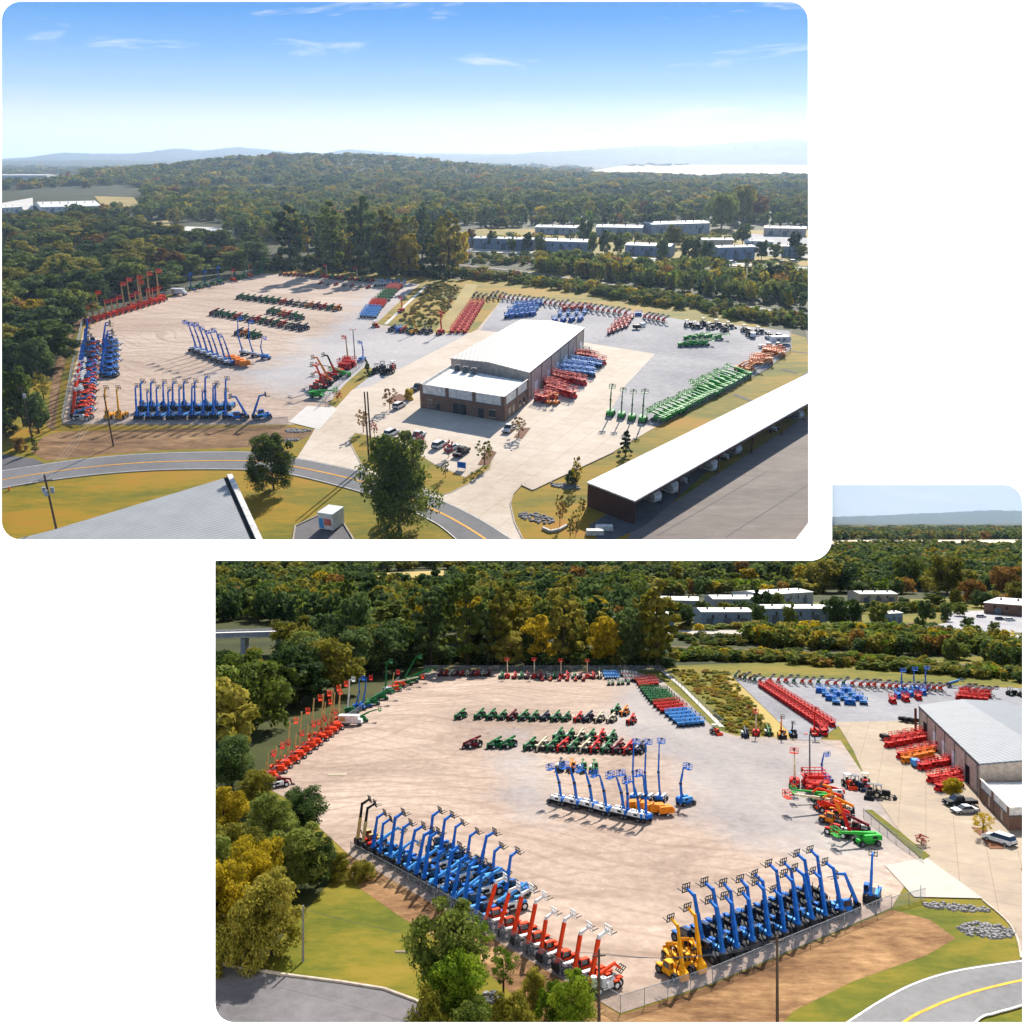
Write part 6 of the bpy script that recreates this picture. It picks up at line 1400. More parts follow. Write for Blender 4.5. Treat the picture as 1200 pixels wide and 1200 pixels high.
for x, y, d, c, lab in ((441, 437, 200, 'black', 'dark utility tractor nearest the gate fence evergreen'), (449, 434, 160, 'navy', 'dark blue utility tractor in the small group on the concrete'), (456, 438, 220, 'black', 'black utility tractor at the front of the small group on the concrete'), (460, 433, 180, 'orange', 'orange utility tractor at the back of the small group on the concrete')):
    put(TR_[c], P, (x, y), d, 'compact_tractor', f'{lab}, {U}', 'tractor', s=1.35)
# cars
for x, y, d, c, kd, lab in ((468, 478, 22, 'white', 'suv', 'white car parked near the office corner by the rust coloured tree'), (459, 510, 25, 'white', 'suv', 'white car partly behind the big round tree'), (489, 514, 25, 'white', 'pickup', 'white pickup between the red leaved trees'), (515, 524, 25, 'white', 'suv', 'white sport utility car beside the black pickup'), (530, 527, 25, 'silver', 'saloon', 'silver car behind the red brown small tree'), (541, 533, 22, 'black', 'pickup', 'black pickup at the end of the car park row'), (597, 505, 200, 'white', 'pickup', 'white pickup at the office corner'), (489, 457, 20, 'navy', 'pickup', 'dark pickup beside the office west wall')):
    put(kit(car, c, kd), P, (x, y), d, 'parked_car', f'{lab}, {U}', 'car', s=1.1)
for x, y, c, lab in ((848, 310, 'silver', 'silver van by the low grey house'), (858, 309, 'white', 'white car at the low grey house'), (918, 309, 'maroon', 'dark red car by the small blue house'), (930, 308, 'silver', 'silver car by the small blue house'), (885, 293, 'white', 'white car in the far car park'), (895, 297, 'navy', 'dark car in the far car park')):
    put(kit(car, c, 'suv'), P, (x, y), 80, 'parked_car', f'{lab}, {U}', 'car', s=1.3)
# under the storage shed
q1, ux, uy, Lx, Ly = SHED
sdeg = math.degrees(math.atan2(ux.x, ux.y))
for t_, k_, nm, lab in ((.095, kit(caravan, 'white', 6.0), 'caravan', 'white caravan in the second bay of the storage shed'), (.15, kit(caravan, 'white', 7.0), 'caravan', 'white caravan with a broad windscreen in the third bay of the storage shed'), (.20, kit(boat), 'boat', 'white boat on a trailer beside the caravans in the storage shed'), (.29, kit(caravan, 'white', 7.5), 'caravan', 'large white caravan standing alone in the middle of the storage shed'), (.36, kit(boat), 'boat', 'white boat on a trailer past the large caravan in the storage shed'), (.40, kit(caravan, 'silver', 5.5), 'caravan', 'silver caravan beside the boat in the storage shed'), (.58, kit(boat), 'boat', 'white boat on a trailer in the dark far bays of the storage shed'), (.70, kit(caravan, 'silver', 6.5), 'caravan', 'silver caravan at the far end of the storage shed')):
    p = q1 + ux * (Lx - 4.8) + uy * (Ly * t_)
    e = empty(nm, UP.M @ Matrix.Translation((p.x, p.y, 0)) @ Matrix.Rotation(-R(sdeg + (180 if nm == 'boat' else 0)), 4, 'Z'), f'{lab}, {U}', nm)
    for n_, me, subs in k_.meshes:
        o_ = link(n_, me, e)
        for sn, sme in subs: link(sn, sme, o_)
# white ice kiosk on the small lot
p = P.g(389, 617); e = empty('ice_kiosk', at(P, p, 200), f'white box kiosk with blue and brown panels standing on the small asphalt lot, {U}', 'kiosk')
link('body', MB().box(-1.7, 1.7, -2.2, 2.2, .25, 3.6).mesh('kiosk_body', COL['white']), e); link('roof', MB().frus((-1.8, 1.8, -2.3, 2.3), 3.601, (-1.75, 1.75, -2.25, 2.25), 3.8).mesh('kiosk_roof', COL['white']), e)
link('sign_panel', MB().box(-1.3, .3, 2.201, 2.26, 1.2, 2.6).mesh('kiosk_panel', COL['pink']), e); link('door', MB().box(.5, 1.5, 2.201, 2.25, .4, 2.6).mesh('kiosk_door', COL['sky']), e); link('base', MB().box(-1.5, 1.5, -2.0, 2.0, 0, .249).mesh('kiosk_base', STEEL), e)

# ------------------------------------------------------------------ machines of the lower yard
P = LO
T_BLUE = mixed(kit(telehandler, 'blue', 80, 5.6, hood='sky', cab='navy'), kit(telehandler, 'blue', 83, 5.21, hood='sky', cab='navy'), kit(telehandler, 'blue', 76, 5.94, hood='sky', cab='navy'), kit(telehandler, 'blue', 81, 6.16, hood='sky', cab='navy')); T_BLUE2 = mixed(kit(telehandler, 'blue', 79, 5.1, hood='black', cab='navy'), kit(telehandler, 'blue', 82, 4.74, hood='black', cab='navy'), kit(telehandler, 'blue', 75, 5.41, hood='black', cab='navy'), kit(telehandler, 'blue', 80, 5.61, hood='black', cab='navy')); T_RED = mixed(kit(telehandler, 'orange', 75, 5.5, tip='white', hood='white', ext=.1), kit(telehandler, 'orange', 78, 5.12, tip='white', hood='white', ext=.1), kit(telehandler, 'orange', 71, 5.83, tip='white', hood='white', ext=.1), kit(telehandler, 'orange', 76, 6.05, tip='white', hood='white', ext=.1)); T_TAN = kit(telehandler, 'tan', 82, 6.2, tip='black', hood='red'); T_YEL = kit(telehandler, 'yellow', 80, 6.2, tip='yellow')
fd2 = P.ang((430, 1003), (700, 1170)) - 90 + 6
row(P, (417, 993), (424, 998), 2, fd2, T_TAN, 'telescopic_handler', f'tan-boomed telescopic handler at the far end of the fence row, {W}', 'telescopic handler', f'tan-boomed handlers at the fence row end, {W}')
row(P, (434, 1004), (555, 1083), 12, fd2, T_BLUE, 'telescopic_handler', f'blue telescopic handler with raised boom in the outer line against the fence, {W}', 'telescopic handler', f'blue handlers in the outer fence line, {W}', s=1.02)
row(P, (566, 1090), (690, 1166), 8, fd2, T_RED, 'telescopic_handler', f'orange-red telescopic handler with white-tipped raised boom against the fence, {W}', 'telescopic handler', f'orange-red handlers against the fence, {W}', s=.98)
row(P, (500, 1003), (590, 1055), 7, fd2, T_BLUE, 'telescopic_handler', f'blue telescopic handler with raised boom in the inner line of the fence row, {W}', 'telescopic handler', f'blue handlers in the inner fence line, {W}', s=.98)
row(P, (450, 1000), (545, 1062), 5, fd2, kit(telehandler, 'sky', 24, 5.4, hood='white', forks=False), 'telescopic_handler', f'light blue handler with lowered boom wedged between the fence row lines, {W}', 'telescopic handler', f'light blue lowered handlers between the lines, {W}')
row(P, (520, 1018), (600, 1066), 4, fd2, kit(telehandler, 'sky', 18, 5.2, hood='white', forks=False), 'telescopic_handler', f'light blue handler with lowered boom on the open side of the fence row, {W}', 'telescopic handler', f'light blue lowered handlers on the open side, {W}')
put(kit(telehandler, 'orange', 16, 4.6, hood='white', forks=False), P, (707, 1160), fd2, 'telescopic_handler', f'small orange and white handler with lowered boom at the fence corner end, {W}', 'telescopic handler', s=.9)
fd3 = P.ang((740, 1180), (1040, 1062)) - 90
put(T_YEL, P, (803, 1154), fd3, 'telescopic_handler', f'yellow telescopic handler at the corner end of the front fence, {W}', 'telescopic handler', s=.92)
put(T_YEL, P, (824, 1145), fd3, 'telescopic_handler', f'yellow telescopic handler beside the first blue handler of the front fence, {W}', 'telescopic handler', s=.98)
row(P, (849, 1133), (988, 1080), 9, fd3, T_BLUE, 'telescopic_handler', f'blue telescopic handler with raised boom in the outer line of the front fence, {W}', 'telescopic handler', f'blue handlers in the outer line of the front fence, {W}', s=1.0)
row(P, (826, 1118), (968, 1062), 9, fd3, T_BLUE2, 'telescopic_handler', f'blue telescopic handler with raised boom in the inner line of the front fence, {W}', 'telescopic handler', f'blue handlers in the inner line of the front fence, {W}', s=1.05)
row(P, (790, 1128), (806, 1122), 2, fd3 + 200, kit(telehandler, 'yellow', 25, 4.6, hood='yellow'), 'telescopic_handler', f'yellow handler with lowered boom behind the raised yellow booms, {W}', 'telescopic handler', f'yellow lowered handlers, {W}', s=.85)
put(kit(telehandler, 'blue', 66, 4.8, hood='sky'), P, (1006, 1068), fd3 - 70, 'telescopic_handler', f'blue handler tilting its boom west at the front fence gate end, {W}', 'telescopic handler')
put(kit(telehandler, 'blue', 58, 6.0, hood='sky'), P, (1020, 1062), fd3 + 60, 'telescopic_handler', f'blue handler leaning its boom east over the gate end of the front fence, {W}', 'telescopic handler')
# centre
row(P, (652, 942), (742, 961), 6, -52, kit(boom_lift, 'blue', 'white', 80, 3.0, 70, 3.0, .9), 'boom_lift', f'blue knuckle-boom lift with white covers leaning west in the middle row, {W}', 'boom lift', f'blue knuckle-boom lifts in the middle row, {W}', s=1.05)
row(P, (730, 957), (752, 962), 2, -40, kit(boom_lift, 'blue', 'white', 88, 3.6, 80, 4.0, .9), 'boom_lift', f'upright blue boom lift at the east end of the middle row, {W}', 'boom lift', f'upright blue boom lifts at the middle row end, {W}', s=1.0)
row(P, (746, 938), (776, 939), 3, 30, B_TALL, 'boom_lift', f'tall blue boom lift with white covers behind the yellow compressors, {W}', 'boom lift', f'tall blue boom lifts behind the compressors, {W}', s=.93)
put(B_SHORT, P, (804, 943), 60, 'boom_lift', f'small blue boom lift standing by itself on the gravel, {W}', 'boom lift', s=1.0)
row(P, (745, 950), (780, 956), 5, 80, COMP['amber'], 'site_compressor', f'yellow towed compressor among the blue boom lifts, {W}', 'compressor', f'yellow compressors, {W}', s=1.2)
K1 = [(H_GRN, 'green'), (H_GRN, 'green'), (H_GRN, 'green'), (H_MAR, 'maroon'), (H_GRN, 'green'), (H_GRN, 'green'), (H_BLU, 'dark blue'), (H_GRN, 'green'), (H_GRN, 'green'), (H_RED, 'red'), (H_BLU, 'dark blue'), (H_CRM, 'cream'), (H_CRM, 'cream'), (H_AMB, 'amber')]
put(H_GRN, P, (540, 842), 210, 'telescopic_handler', f'green handler standing a little apart at the west end of the back row, {W}', 'telescopic handler', s=.95)
row(P, (563, 842), (716, 846), 13, 208, K1, 'telescopic_handler', '{c} low-boomed handler in the back row across the yard, ' + W, 'telescopic handler', '{c} low-boomed handlers in the back row, ' + W, s=.95)
for x, y, k_, w_ in ((722, 836, H_GRN, 'green'), (732, 838, H_AMB, 'amber'), (740, 848, H_RED, 'red')): put(k_, P, (x, y), 205, 'telescopic_handler', f'{w_} handler set behind the east end of the back row, {W}', 'telescopic handler', s=.95)
put(H_MAR, P, (554, 876), 235, 'telescopic_handler', f'maroon handler at the west end of the front row, {W}', 'telescopic handler', s=1.0)
row(P, (580, 876), (596, 876), 2, 225, H_GRN, 'telescopic_handler', f'green handler of the pair west of the front row, {W}', 'telescopic handler', f'green pair west of the front row, {W}', s=1.0)
row(P, (622, 878), (750, 882), 11, 210, [(H_GRN, 'green'), (H_CRM, 'cream'), (H_GRN, 'green'), (H_RED, 'red'), (H_GRN, 'green'), (H_CRM, 'cream'), (H_RED, 'red'), (H_GRN, 'green'), (H_MAR, 'maroon'), (H_RED, 'red'), (H_BLU, 'dark blue')], 'telescopic_handler', '{c} low-boomed handler in the front row across the yard, ' + W, 'telescopic handler', '{c} low-boomed handlers in the front row, ' + W, s=1.0)
row(P, (656, 866), (716, 868), 6, 205, [(H_GRN, 'green'), (H_GRN, 'green'), (H_CRM, 'cream'), (H_GRN, 'green'), (H_RED, 'red')], 'telescopic_handler', '{c} handler doubled up behind the front row, ' + W, 'telescopic handler', '{c} handlers doubled up behind the front row, ' + W, s=.98)
row(P, (656, 902), (695, 904), 4, 190, [(H_BLU, 'dark blue'), (H_AMB, 'amber'), (H_GRN, 'green'), (H_GRN, 'green')], 'telescopic_handler', '{c} low-boomed handler in the short row of four, ' + W, 'telescopic handler', '{c} handlers of the short row of four, ' + W, s=.85)
# along the wood
wd = P.ang((316, 910), (396, 850)) + 70
row(P, (318, 912), (396, 855), 12, wd, [(B_ORA2, 'short'), (B_ORA2, 'short'), (B_ORA2, 'short'), (B_ORA, 'tall'), (B_ORA2, 'short'), (B_ORA, 'tall')], 'boom_lift', '{c} orange boom lift with a tan boom in the line along the wood, ' + W, 'boom lift', '{c} orange boom lifts along the wood, ' + W, s=1.0)
row(P, (372, 868), (402, 848), 4, wd, B_ORA, 'boom_lift', f'tallest orange boom lift with red basket at the trailer end of the line, {W}', 'boom lift', f'tallest orange boom lifts, {W}', s=1.1)
put(H_MAR, P, (327, 922), 60, 'telescopic_handler', f'maroon handler with lowered boom at the near end of the orange lift line, {W}', 'telescopic handler', s=.9)
put(kit(tank_trailer, 'white'), P, (409, 850), 95, 'box_trailer', f'white box trailer with tan panel ending the orange lift line, {W}', 'trailer', s=1.0)
for x, y, k_, lab, s in ((412, 836, kit(boom_lift, 'green', 'green', 84, 4, 88, 4.4, .7, boomcol='white', telescopic=True), 'green lift with a white upright boom behind the box trailer', 1.05), (422, 832, kit(boom_lift, 'blue', 'blue', 76, 4, 92, 4, .9), 'blue boom lift just past the box trailer', 1.05), (430, 829, kit(boom_lift, 'blue', 'green', 80, 3.8, 84, 3.6, .9, bcol='red'), 'blue boom lift with a red basket past the box trailer', 1.05), (438, 826, B_LOWG, 'green folded lift in the middle of the wood line', 1.1), (448, 820, B_LOWG, 'green folded lift before the raised green boom', 1.1), (456, 812, kit(boom_lift, 'green', 'white', 86, 4.2, 88, 4.2, .9, telescopic=True), 'green lift with upright boom towards the far corner', 1.1), (464, 810, B_ORA2, 'orange lift beside the upright green boom', 1.1), (470, 805, B_LOWO, 'orange lift with its boom slanting up to the far corner', 1.1), (477, 803, kit(boom_lift, 'green', 'green', 62, 4.4, 60, 4.4, .9, telescopic=True), 'green lift with slanting boom in the far corner', 1.1), (484, 800, B_LOWG, 'green folded lift in the far corner', 1.1), (492, 796, B_LOWG, 'green folded lift next to the shaded machines of the far corner', 1.0), (425, 846, B_LOWG, 'green folded lift with a low jib at the nose of the box trailer', .9)):
    put(k_, P, (x, y), wd, 'boom_lift', f'{lab}, {W}', 'boom lift', s=s)
row(P, (516, 792), (572, 792), 10, 190, [(H_MAR, 'maroon'), (H_RED, 'red'), (H_CRM, 'cream')], 'telescopic_handler', '{c} machine parked in the shade of the belt, ' + W, 'telescopic handler', '{c} machines in the shade of the belt, ' + W, s=.75)
row(P, (587, 795), (703, 795), 16, 185, [(H_GRN, 'green'), (B_RED, 'red raised-boom'), (H_RED, 'red'), (H_GRN, 'green'), (H_MAR, 'maroon'), (B_RED, 'red raised-boom'), (H_RED, 'red'), (H_CRM, 'cream')], 'boom_lift', '{c} machine in the back line under the belt, ' + W, 'lift', '{c} machines in the back line, ' + W, s=.85)
row(P, (636, 798), (684, 798), 6, 185, H_RED, 'telescopic_handler', f'red machine in the second line before the belt, {W}', 'telescopic handler', f'red machines in the second line, {W}', s=.55)
sd2 = P.ang((790, 850), (750, 800))
block(P, (708, 792), (722, 792), (710, 796), 6, 2, 180, S_BLU, f'blue scissor lift in the shade at the end of the back line, {W}', f'blue scissor lifts in the shade, {W}', s=.8)
row(P, (713, 803), (736, 802), 5, 180, kit(scissor, 'green', 'white'), 'scissor_lift', f'pale green scissor lift in the single line before the back line, {W}', 'scissor lift', f'pale green scissor lifts, {W}', s=.8)
block(P, (730, 793), (744, 794), (733, 798), 5, 2, 180, kit(scissor, 'maroon', 'white'), f'maroon scissor lift at the back line end, {W}', f'maroon scissor lifts, {W}', s=.9)
for (a, b, c, kk, w_, n, m) in (((748, 800), (752, 806), (764, 798), S_PNK, 'faded red', 3, 4), ((754, 810), (766, 825), (778, 812), S_GRN, 'green', 6, 4), ((770, 829), (778, 836), (792, 826), S_RED, 'red', 3, 5), ((784, 840), (798, 852), (806, 838), S_BLU, 'blue', 4, 5)):
    block(P, a, b, c, n, m, sd2 + 90, kk, f'{w_} scissor lift in the {w_} block beside the drainage channel, {W}', f'{w_} scissor lifts beside the channel, {W}', s=.95)
# line before the rough meadow
for x, y, k_, lab, s, d in ((838, 860, TR_['orange'], 'orange compact tractor alone before the channel end', 1.1, 160), (873, 863, H_BLU, 'blue and white handler first in the line before the meadow', .85, 190), (886, 862, B_RED, 'red boom lift with raised basket in the line before the meadow', .85, 200), (900, 861, H_GRN, 'green handler in the line before the meadow', .8, 190), (915, 862, kit(telehandler, 'amber', 72, 5, tip='amber', hood='yellow'), 'amber handler with raised boom in the line before the meadow', .9, 190), (928, 861, kit(telehandler, 'navy', 66, 3.6, hood='sky'), 'dark blue handler with a short raised boom before the meadow', .8, 190), (955, 862, kit(boom_lift, 'red', 'red', 80, 3, 76, 3, .7, telescopic=True), 'red boom lift with raised boom beside the long red block', 1.0, 190), (965, 861, S_REDR, 'red scissor lift at the near tip of the long red block', 1.0, 190)):
    put(k_, P, (x, y), d, 'site_machine', f'{lab}, {W}', 'machine', s=s)
block(P, (892, 806), (966, 856), (900, 803), 20, 2, P.ang((892, 806), (966, 856)), S_REDR, f'red scissor lift in the long red block by the straw strip, {W}', f'red scissor lifts in the long block, {W}', s=.85)
row(P, (862, 795), (892, 801), 6, 170, [(W_GRN, 'white and green'), (W_CRM, 'cream')], 'towed_lift', '{c} towed lift clustered at the far red block end, ' + W, 'towed lift', '{c} towed lifts in the cluster, ' + W, s=.9)
row(P, (903, 800), (1000, 805), 11, 175, [(W_GRN, 'white and green'), (W_ORA, 'white and orange'), (W_ORA, 'white and orange')], 'towed_lift', '{c} towed lift, west half of the back grass line, ' + W, 'towed lift', '{c} towed lifts, west half, ' + W, s=1.0)
row(P, (1010, 806), (1104, 811), 12, 175, W_ORA, 'towed_lift', f'white and orange towed lift, east half of the back grass line, {W}', 'towed lift', f'white towed lifts, east half, {W}', s=1.05)
row(P, (1128, 812), (1160, 815), 5, 175, W_ORA, 'towed_lift', f'white and orange towed lift ending the back grass line, {W}', 'towed lift', f'white towed lifts at the end, {W}', s=1.1)
put(W_BLU, P, (1115, 806), 90, 'towed_lift', f'light blue towed lift lying across the back grass line, {W}', 'towed lift', s=1.1)
block(P, (962, 812), (980, 826), (992, 812), 4, 3, 110, [(S_BLUR, ''), (S_BLU, '')], f'blue scissor lift in the blue cluster on the far gravel, {W}', f'blue scissor lifts on the far gravel, {W}', s=1.0)
block(P, (1046, 824), (1058, 812), (1076, 820), 3, 3, 190, [(S_REDR, 'red'), (S_BLUR, 'blue'), (B_SHORT, 'blue raised')], '{c} lift in the mixed cluster behind the hall, ' + W, '{c} lifts in the mixed cluster, ' + W, s=1.0)
block(P, (1126, 820), (1152, 823), (1130, 815), 5, 2, 100, S_REDR, f'red scissor lift in the red cluster behind the hall roof, {W}', f'red scissor lifts behind the hall roof, {W}', s=.9)
row(P, (1185, 815), (1200, 817), 2, 90, TR_['black'], 'compact_tractor', f'black compact tractor at the edge of the far gravel, {W}', 'tractor', f'black tractors at the far gravel edge, {W}', s=1.3)
# beside the hall
hd2 = P.ang((1050, 870), (1085, 866))
for j, ((a, b), n, k_, w_) in enumerate(((((1044, 876), (1078, 869)), 5, S_REDR, 'red'), (((1050, 869), (1082, 863)), 5, S_REDR, 'red'), (((1058, 889), (1090, 881)), 5, S_REDR, 'red'), (((1062, 894), (1088, 888)), 4, S_AMB, 'orange'), (((1082, 902), (1114, 896)), 4, S_REDR, 'red'), (((1096, 917), (1128, 911)), 4, S_REDR, 'red'), (((1104, 927), (1120, 922)), 3, S_REDR, 'red'))):
    row(P, a, b, n, hd2, k_, 'scissor_lift', f'{w_} scissor lift in the {("second", "hindmost", "third", "single orange", "fourth", "fifth", "foremost")[j]} line against the hall shutter doors, {W}', 'scissor lift', f'{w_} scissor lifts against the hall, line {("two", "one", "three", "four", "five", "six", "seven")[j]}, {W}', s=.9)
put(COMP['black'], P, (1037, 868), 170, 'site_compressor', f'black machine standing apart at the outer end of the red lift lines, {W}', 'compressor', s=1.0)
put(kit(compressor, 'sky'), P, (1073, 899), 190, 'site_compressor', f'light blue compressor at the front of the orange line, {W}', 'compressor', s=1.1)
row(P, (1058, 846), (1072, 848), 3, 90, COMP['black'], 'site_compressor', f'black towed unit behind the canopy post, {W}', 'compressor', f'black towed units behind the post, {W}', s=.9)
# gate cluster
for x, y, d, k_, lab, s in ((931, 922, 200, B_RED, 'orange boom lift with raised basket standing before the light pole', 1.0), (953, 921, 270, S_REDR, 'red scissor lift at the foot of the light pole', 1.35), (958, 928, 270, S_REDR, 'red scissor lift with a white deck before the light pole', 1.35), (968, 916, 150, B_SHORT, 'small blue boom lift behind the light pole', .8), (962, 940, 270, kit(boom_lift, 'lime', 'lime', 8, 3.6, 5, 2.4, .4, telescopic=True), 'bright green folded lift behind the orange one in the gate cluster', 1.05), (968, 950, 262, B_LOWO, 'orange folded boom lift reaching its basket into the yard', 1.2), (980, 962, 290, kit(telehandler, 'red', 20, 5, hood='cream'), 'red and white handler with lowered boom in the gate cluster', 1.0), (990, 970, 318, kit(telehandler, 'amber', 64, 6.4, tip='amber', hood='amber'), 'amber handler with tall leaning boom in the gate cluster', 1.0), (998, 984, 318, kit(telehandler, 'red', 68, 5.2, tip='orange', hood='white'), 'red handler with raised boom next to the green lift', 1.0), (972, 943, 275, kit(telehandler, 'orange', 18, 5, hood='white'), 'orange handler with a white hood tight behind the reaching folded lift', 1.0), (985, 954, 290, kit(telehandler, 'amber', 22, 5, hood='cream'), 'amber handler with lowered boom in the gate cluster', 1.0), (1003, 976, 300, kit(telehandler, 'maroon', 20, 5, hood='white'), 'maroon handler squeezed between the raised booms of the gate cluster', .95), (977, 934, 270, kit(boom_lift, 'red', 'white', 14, 3.4, 8, 2.2, .5, telescopic=True), 'red and white folded lift at the back of the gate cluster', 1.0), (1016, 990, 262, kit(boom_lift, 'lime', 'lime', 6, 3.6, 5, 2.2, .4, telescopic=True), 'bright green folded lift with a pale panel at the gate end', 1.15)):
    put(k_, P, (x, y), d, 'site_machine', f'{lab}, {W}', 'machine', s=s)
for x, y, d, c, lab in ((994, 922, 180, 'orange', 'orange utility tractor in the dark cluster behind the gate cluster'), (1004, 924, 160, 'navy', 'dark blue utility tractor in the dark cluster behind the gate cluster'), (1014, 921, 200, 'red', 'red utility tractor at the back of the dark cluster'), (1020, 934, 210, 'black', 'large black utility tractor at the front of the dark cluster'), (1033, 935, 120, 'black', 'small black utility tractor nearest the drive')):
    put(TR_[c], P, (x, y), d, 'compact_tractor', f'{lab}, {W}', 'tractor', s=1.2)
for x, y, d, c, kd, lab in ((1125, 944, 265, 'black', 'pickup', 'black pickup parked beside the hall'), (1131, 953, 262, 'silver', 'saloon', 'silver car next to the black pickup'), (1171, 988, 330, 'white', 'suv', 'white sport utility car by the office wall')):
    put(kit(car, c, kd), P, (x, y), d, 'parked_car', f'{lab}, {W}', 'car', s=1.15)
for x, y, c, lab in ((1150, 724, 'silver', 'silver car before the brick store'), (1172, 727, 'navy', 'dark car before the brick store'), (1184, 728, 'white', 'white car before the brick store'), (1070, 735, 'maroon', 'dark red van by the low grey house'), (1108, 727, 'navy', 'dark van among the trees of the business park'), (1040, 711, 'white', 'white car before the cream unit')):
    put(kit(car, c, 'suv'), P, (x, y), 80, 'parked_car', f'{lab}, {W}', 'car', s=1.2)

# ------------------------------------------------------------------ fences, poles, stones
wire = meshmat('chain_link', '9AA4B0', .30); wire2 = meshmat('screened_chain_link', '8A97AA', .36); POST = paint('galvanised_post', '8E9296', .5, .2); WOOD = mat('weathered_wood', '3A2E26', '5A4A3E', 3.0, .9)
def fence(P, pts, h, label, m, gap=3.0, rad=.05, base=0.02):
    t = empty('chain_link_fence', P.M, label, 'fence'); c = [P.g(*p) for p in pts]; f = MB(); r = MB()
    npz = 0
    for a, b in zip(c, c[1:]):
        L = (b - a).length; n = max(1, int(L / gap)); d = (b - a) / n
        f.add([(a.x, a.y, base), (b.x, b.y, base), (b.x, b.y, h), (a.x, a.y, h)], [(0, 1, 2, 3)])
        r.cyl((a.x, a.y, h), (b.x, b.y, h), rad * .8, n=5)
        for i in range(n):
            if npz < 95:
                p = a + d * i; link('post', MB().cyl((p.x, p.y, 0), (p.x, p.y, h + .1), rad, n=6).mesh('fence_post', POST), t); npz += 1
    link('mesh_panel', f.mesh('fence_mesh', m), t); link('top_rail', r.mesh('fence_rail', POST), t)
fence(UP, [(98, 376), (88, 420), (74, 498)], 2.4, f'pale chain-link fence along the west side of the yard, {U}', wire2, 5)
fence(UP, [(74, 499), (200, 501), (310, 499), (338, 497)], 2.2, f'chain-link fence along the front of the yard behind the road, {U}', wire2, 5)
fence(UP, [(374, 478), (398, 452), (428, 426)], 2.0, f'chain-link fence running from the gate past the machine cluster, {U}', wire, 4)
fence(UP, [(770, 499), (860, 455), (926, 412), (926, 392)], 2.0, f'chain-link fence behind the bright green lifts on the east side, {U}', wire, 6)
fence(LO, [(411, 1002), (560, 1086), (727, 1188)], 2.3, f'screened chain-link fence behind the long blue and red handler row, {W}', wire2, 3.6)
fence(LO, [(727, 1188), (835, 1153), (990, 1088), (1045, 1065)], 2.2, f'chain-link fence along the front behind the blue handlers, {W}', wire2, 3.6)
fence(LO, [(1045, 1065), (1085, 1054)], 1.8, f'short low chain-link fence at the gate slab, {W}', wire, 3)
fence(LO, [(1012, 958), (1050, 988), (1082, 1010)], 1.8, f'chain-link fence from the machine cluster to the gate slab, {W}', wire, 3)
fence(LO, [(496, 786), (600, 786.5), (776, 786.5), (848, 853)], 2.2, f'chain-link fence below the dark belt and down the channel, {W}', wire, 5)
fence(LO, [(306, 921), (380, 862), (430, 829), (468, 799)], 2.0, f'chain-link fence between the orange lift line and the wood, {W}', wire, 5)
fence(UP, [(104, 372), (190, 347), (300, 318)], 2.0, f'chain-link fence between the orange lift line and the wood, {U}', wire, 5)
def pole(P, xy, top, r, label, arms=(), cans=(), m=None, name='utility_pole', cat='pole', lights=False, px=False):
    p = P.g(*xy); h = P.hgt(p, top); t = empty(name, P.M @ Matrix.Translation(p), label, cat)
    link('shaft', MB().cyl((0, 0, 0), (0, 0, h), r, r * .7, 8).mesh('pole_shaft', m or WOOD), t)
    for z, w_, dg in arms:
        a = Vector((math.cos(R(dg)), math.sin(R(dg)), 0)) * w_ / 2
        link('crossarm', MB().bar((-a.x, -a.y, h - z), (a.x, a.y, h - z), .14).mesh('crossarm', m or WOOD), t)
    for z, dx, dy in cans:
        link('transformer', MB().cyl((dx, dy, h - z - 1.1), (dx, dy, h - z), .36, n=12).cyl((dx, dy, h - z), (dx, dy, h - z + .15), .08, n=6).mesh('transformer', COL['silver']), t)
    if lights:
        for dx in (-.9, .9): link('lamp_head', MB().box(dx - .35, dx + .35, -.3, .3, h - .1, h + .15).mesh('lamp_head', COL['pink']), t)
    return p, h
pa = pole(UP, (71, 642), 556, .24, f'wooden power pole with three grey transformers in front of the road, {U}', [(1.2, 2.4, 20)], [(2.6, -.7, 0), (2.6, .8, .1), (2.9, .0, -.7)])
pb = pole(UP, (133, 523), 462, .22, f'wooden power pole standing on the dry bank behind the road, {U}', [(.6, 2.2, 20)])
pc = pole(UP, (38, 516), 452, .22, f'wooden power pole among the roadside trees, {U}', [(.6, 2.2, 0)], [(2.2, .5, 0)])
for k_, (x, t_) in enumerate(((432.5, 459), (436, 459))): pole(UP, (x, 541 + k_ * 2), t_, .24, f'{("first", "second")[k_]} of the twin tall wooden poles on the driveway island, {("west", "east")[k_]} one, {U}')
pole(UP, (416, 421), 386, .22, f'tall light pole with a red head in the gate cluster, {U}', (), (), COL['grey'], 'light_pole', 'light pole', True)
pole(LO, (949, 916), 860, .22, f'tall light pole with a red crossbar in the gate cluster, {W}', (), (), COL['grey'], 'light_pole', 'light pole', True)
p1 = pole(LO, (355, 1127), 1061, .18, f'grey wooden pole leaning at the lawn edge above the asphalt lot, {W}', (), (), mat('grey_wood', '6E6A66', '8E8A84', 3, .8))
p2 = pole(LO, (702, 1215), 1112, .2, f'wooden pole with white transformers beside the fence corner, {W}', [(.8, 1.6, 10)], [(3.2, -.6, 0), (3.4, .55, .2)])
p3 = pole(LO, (911, 1205), 1097, .2, f'wooden pole on the dry bank before the blue handlers, {W}', [(.6, 1.8, 10)])
pole(LO, (1079, 1054), 1037, .06, f'thin steel gate post on the new concrete slab, {W}', (), (), POST, 'gate_post', 'post')
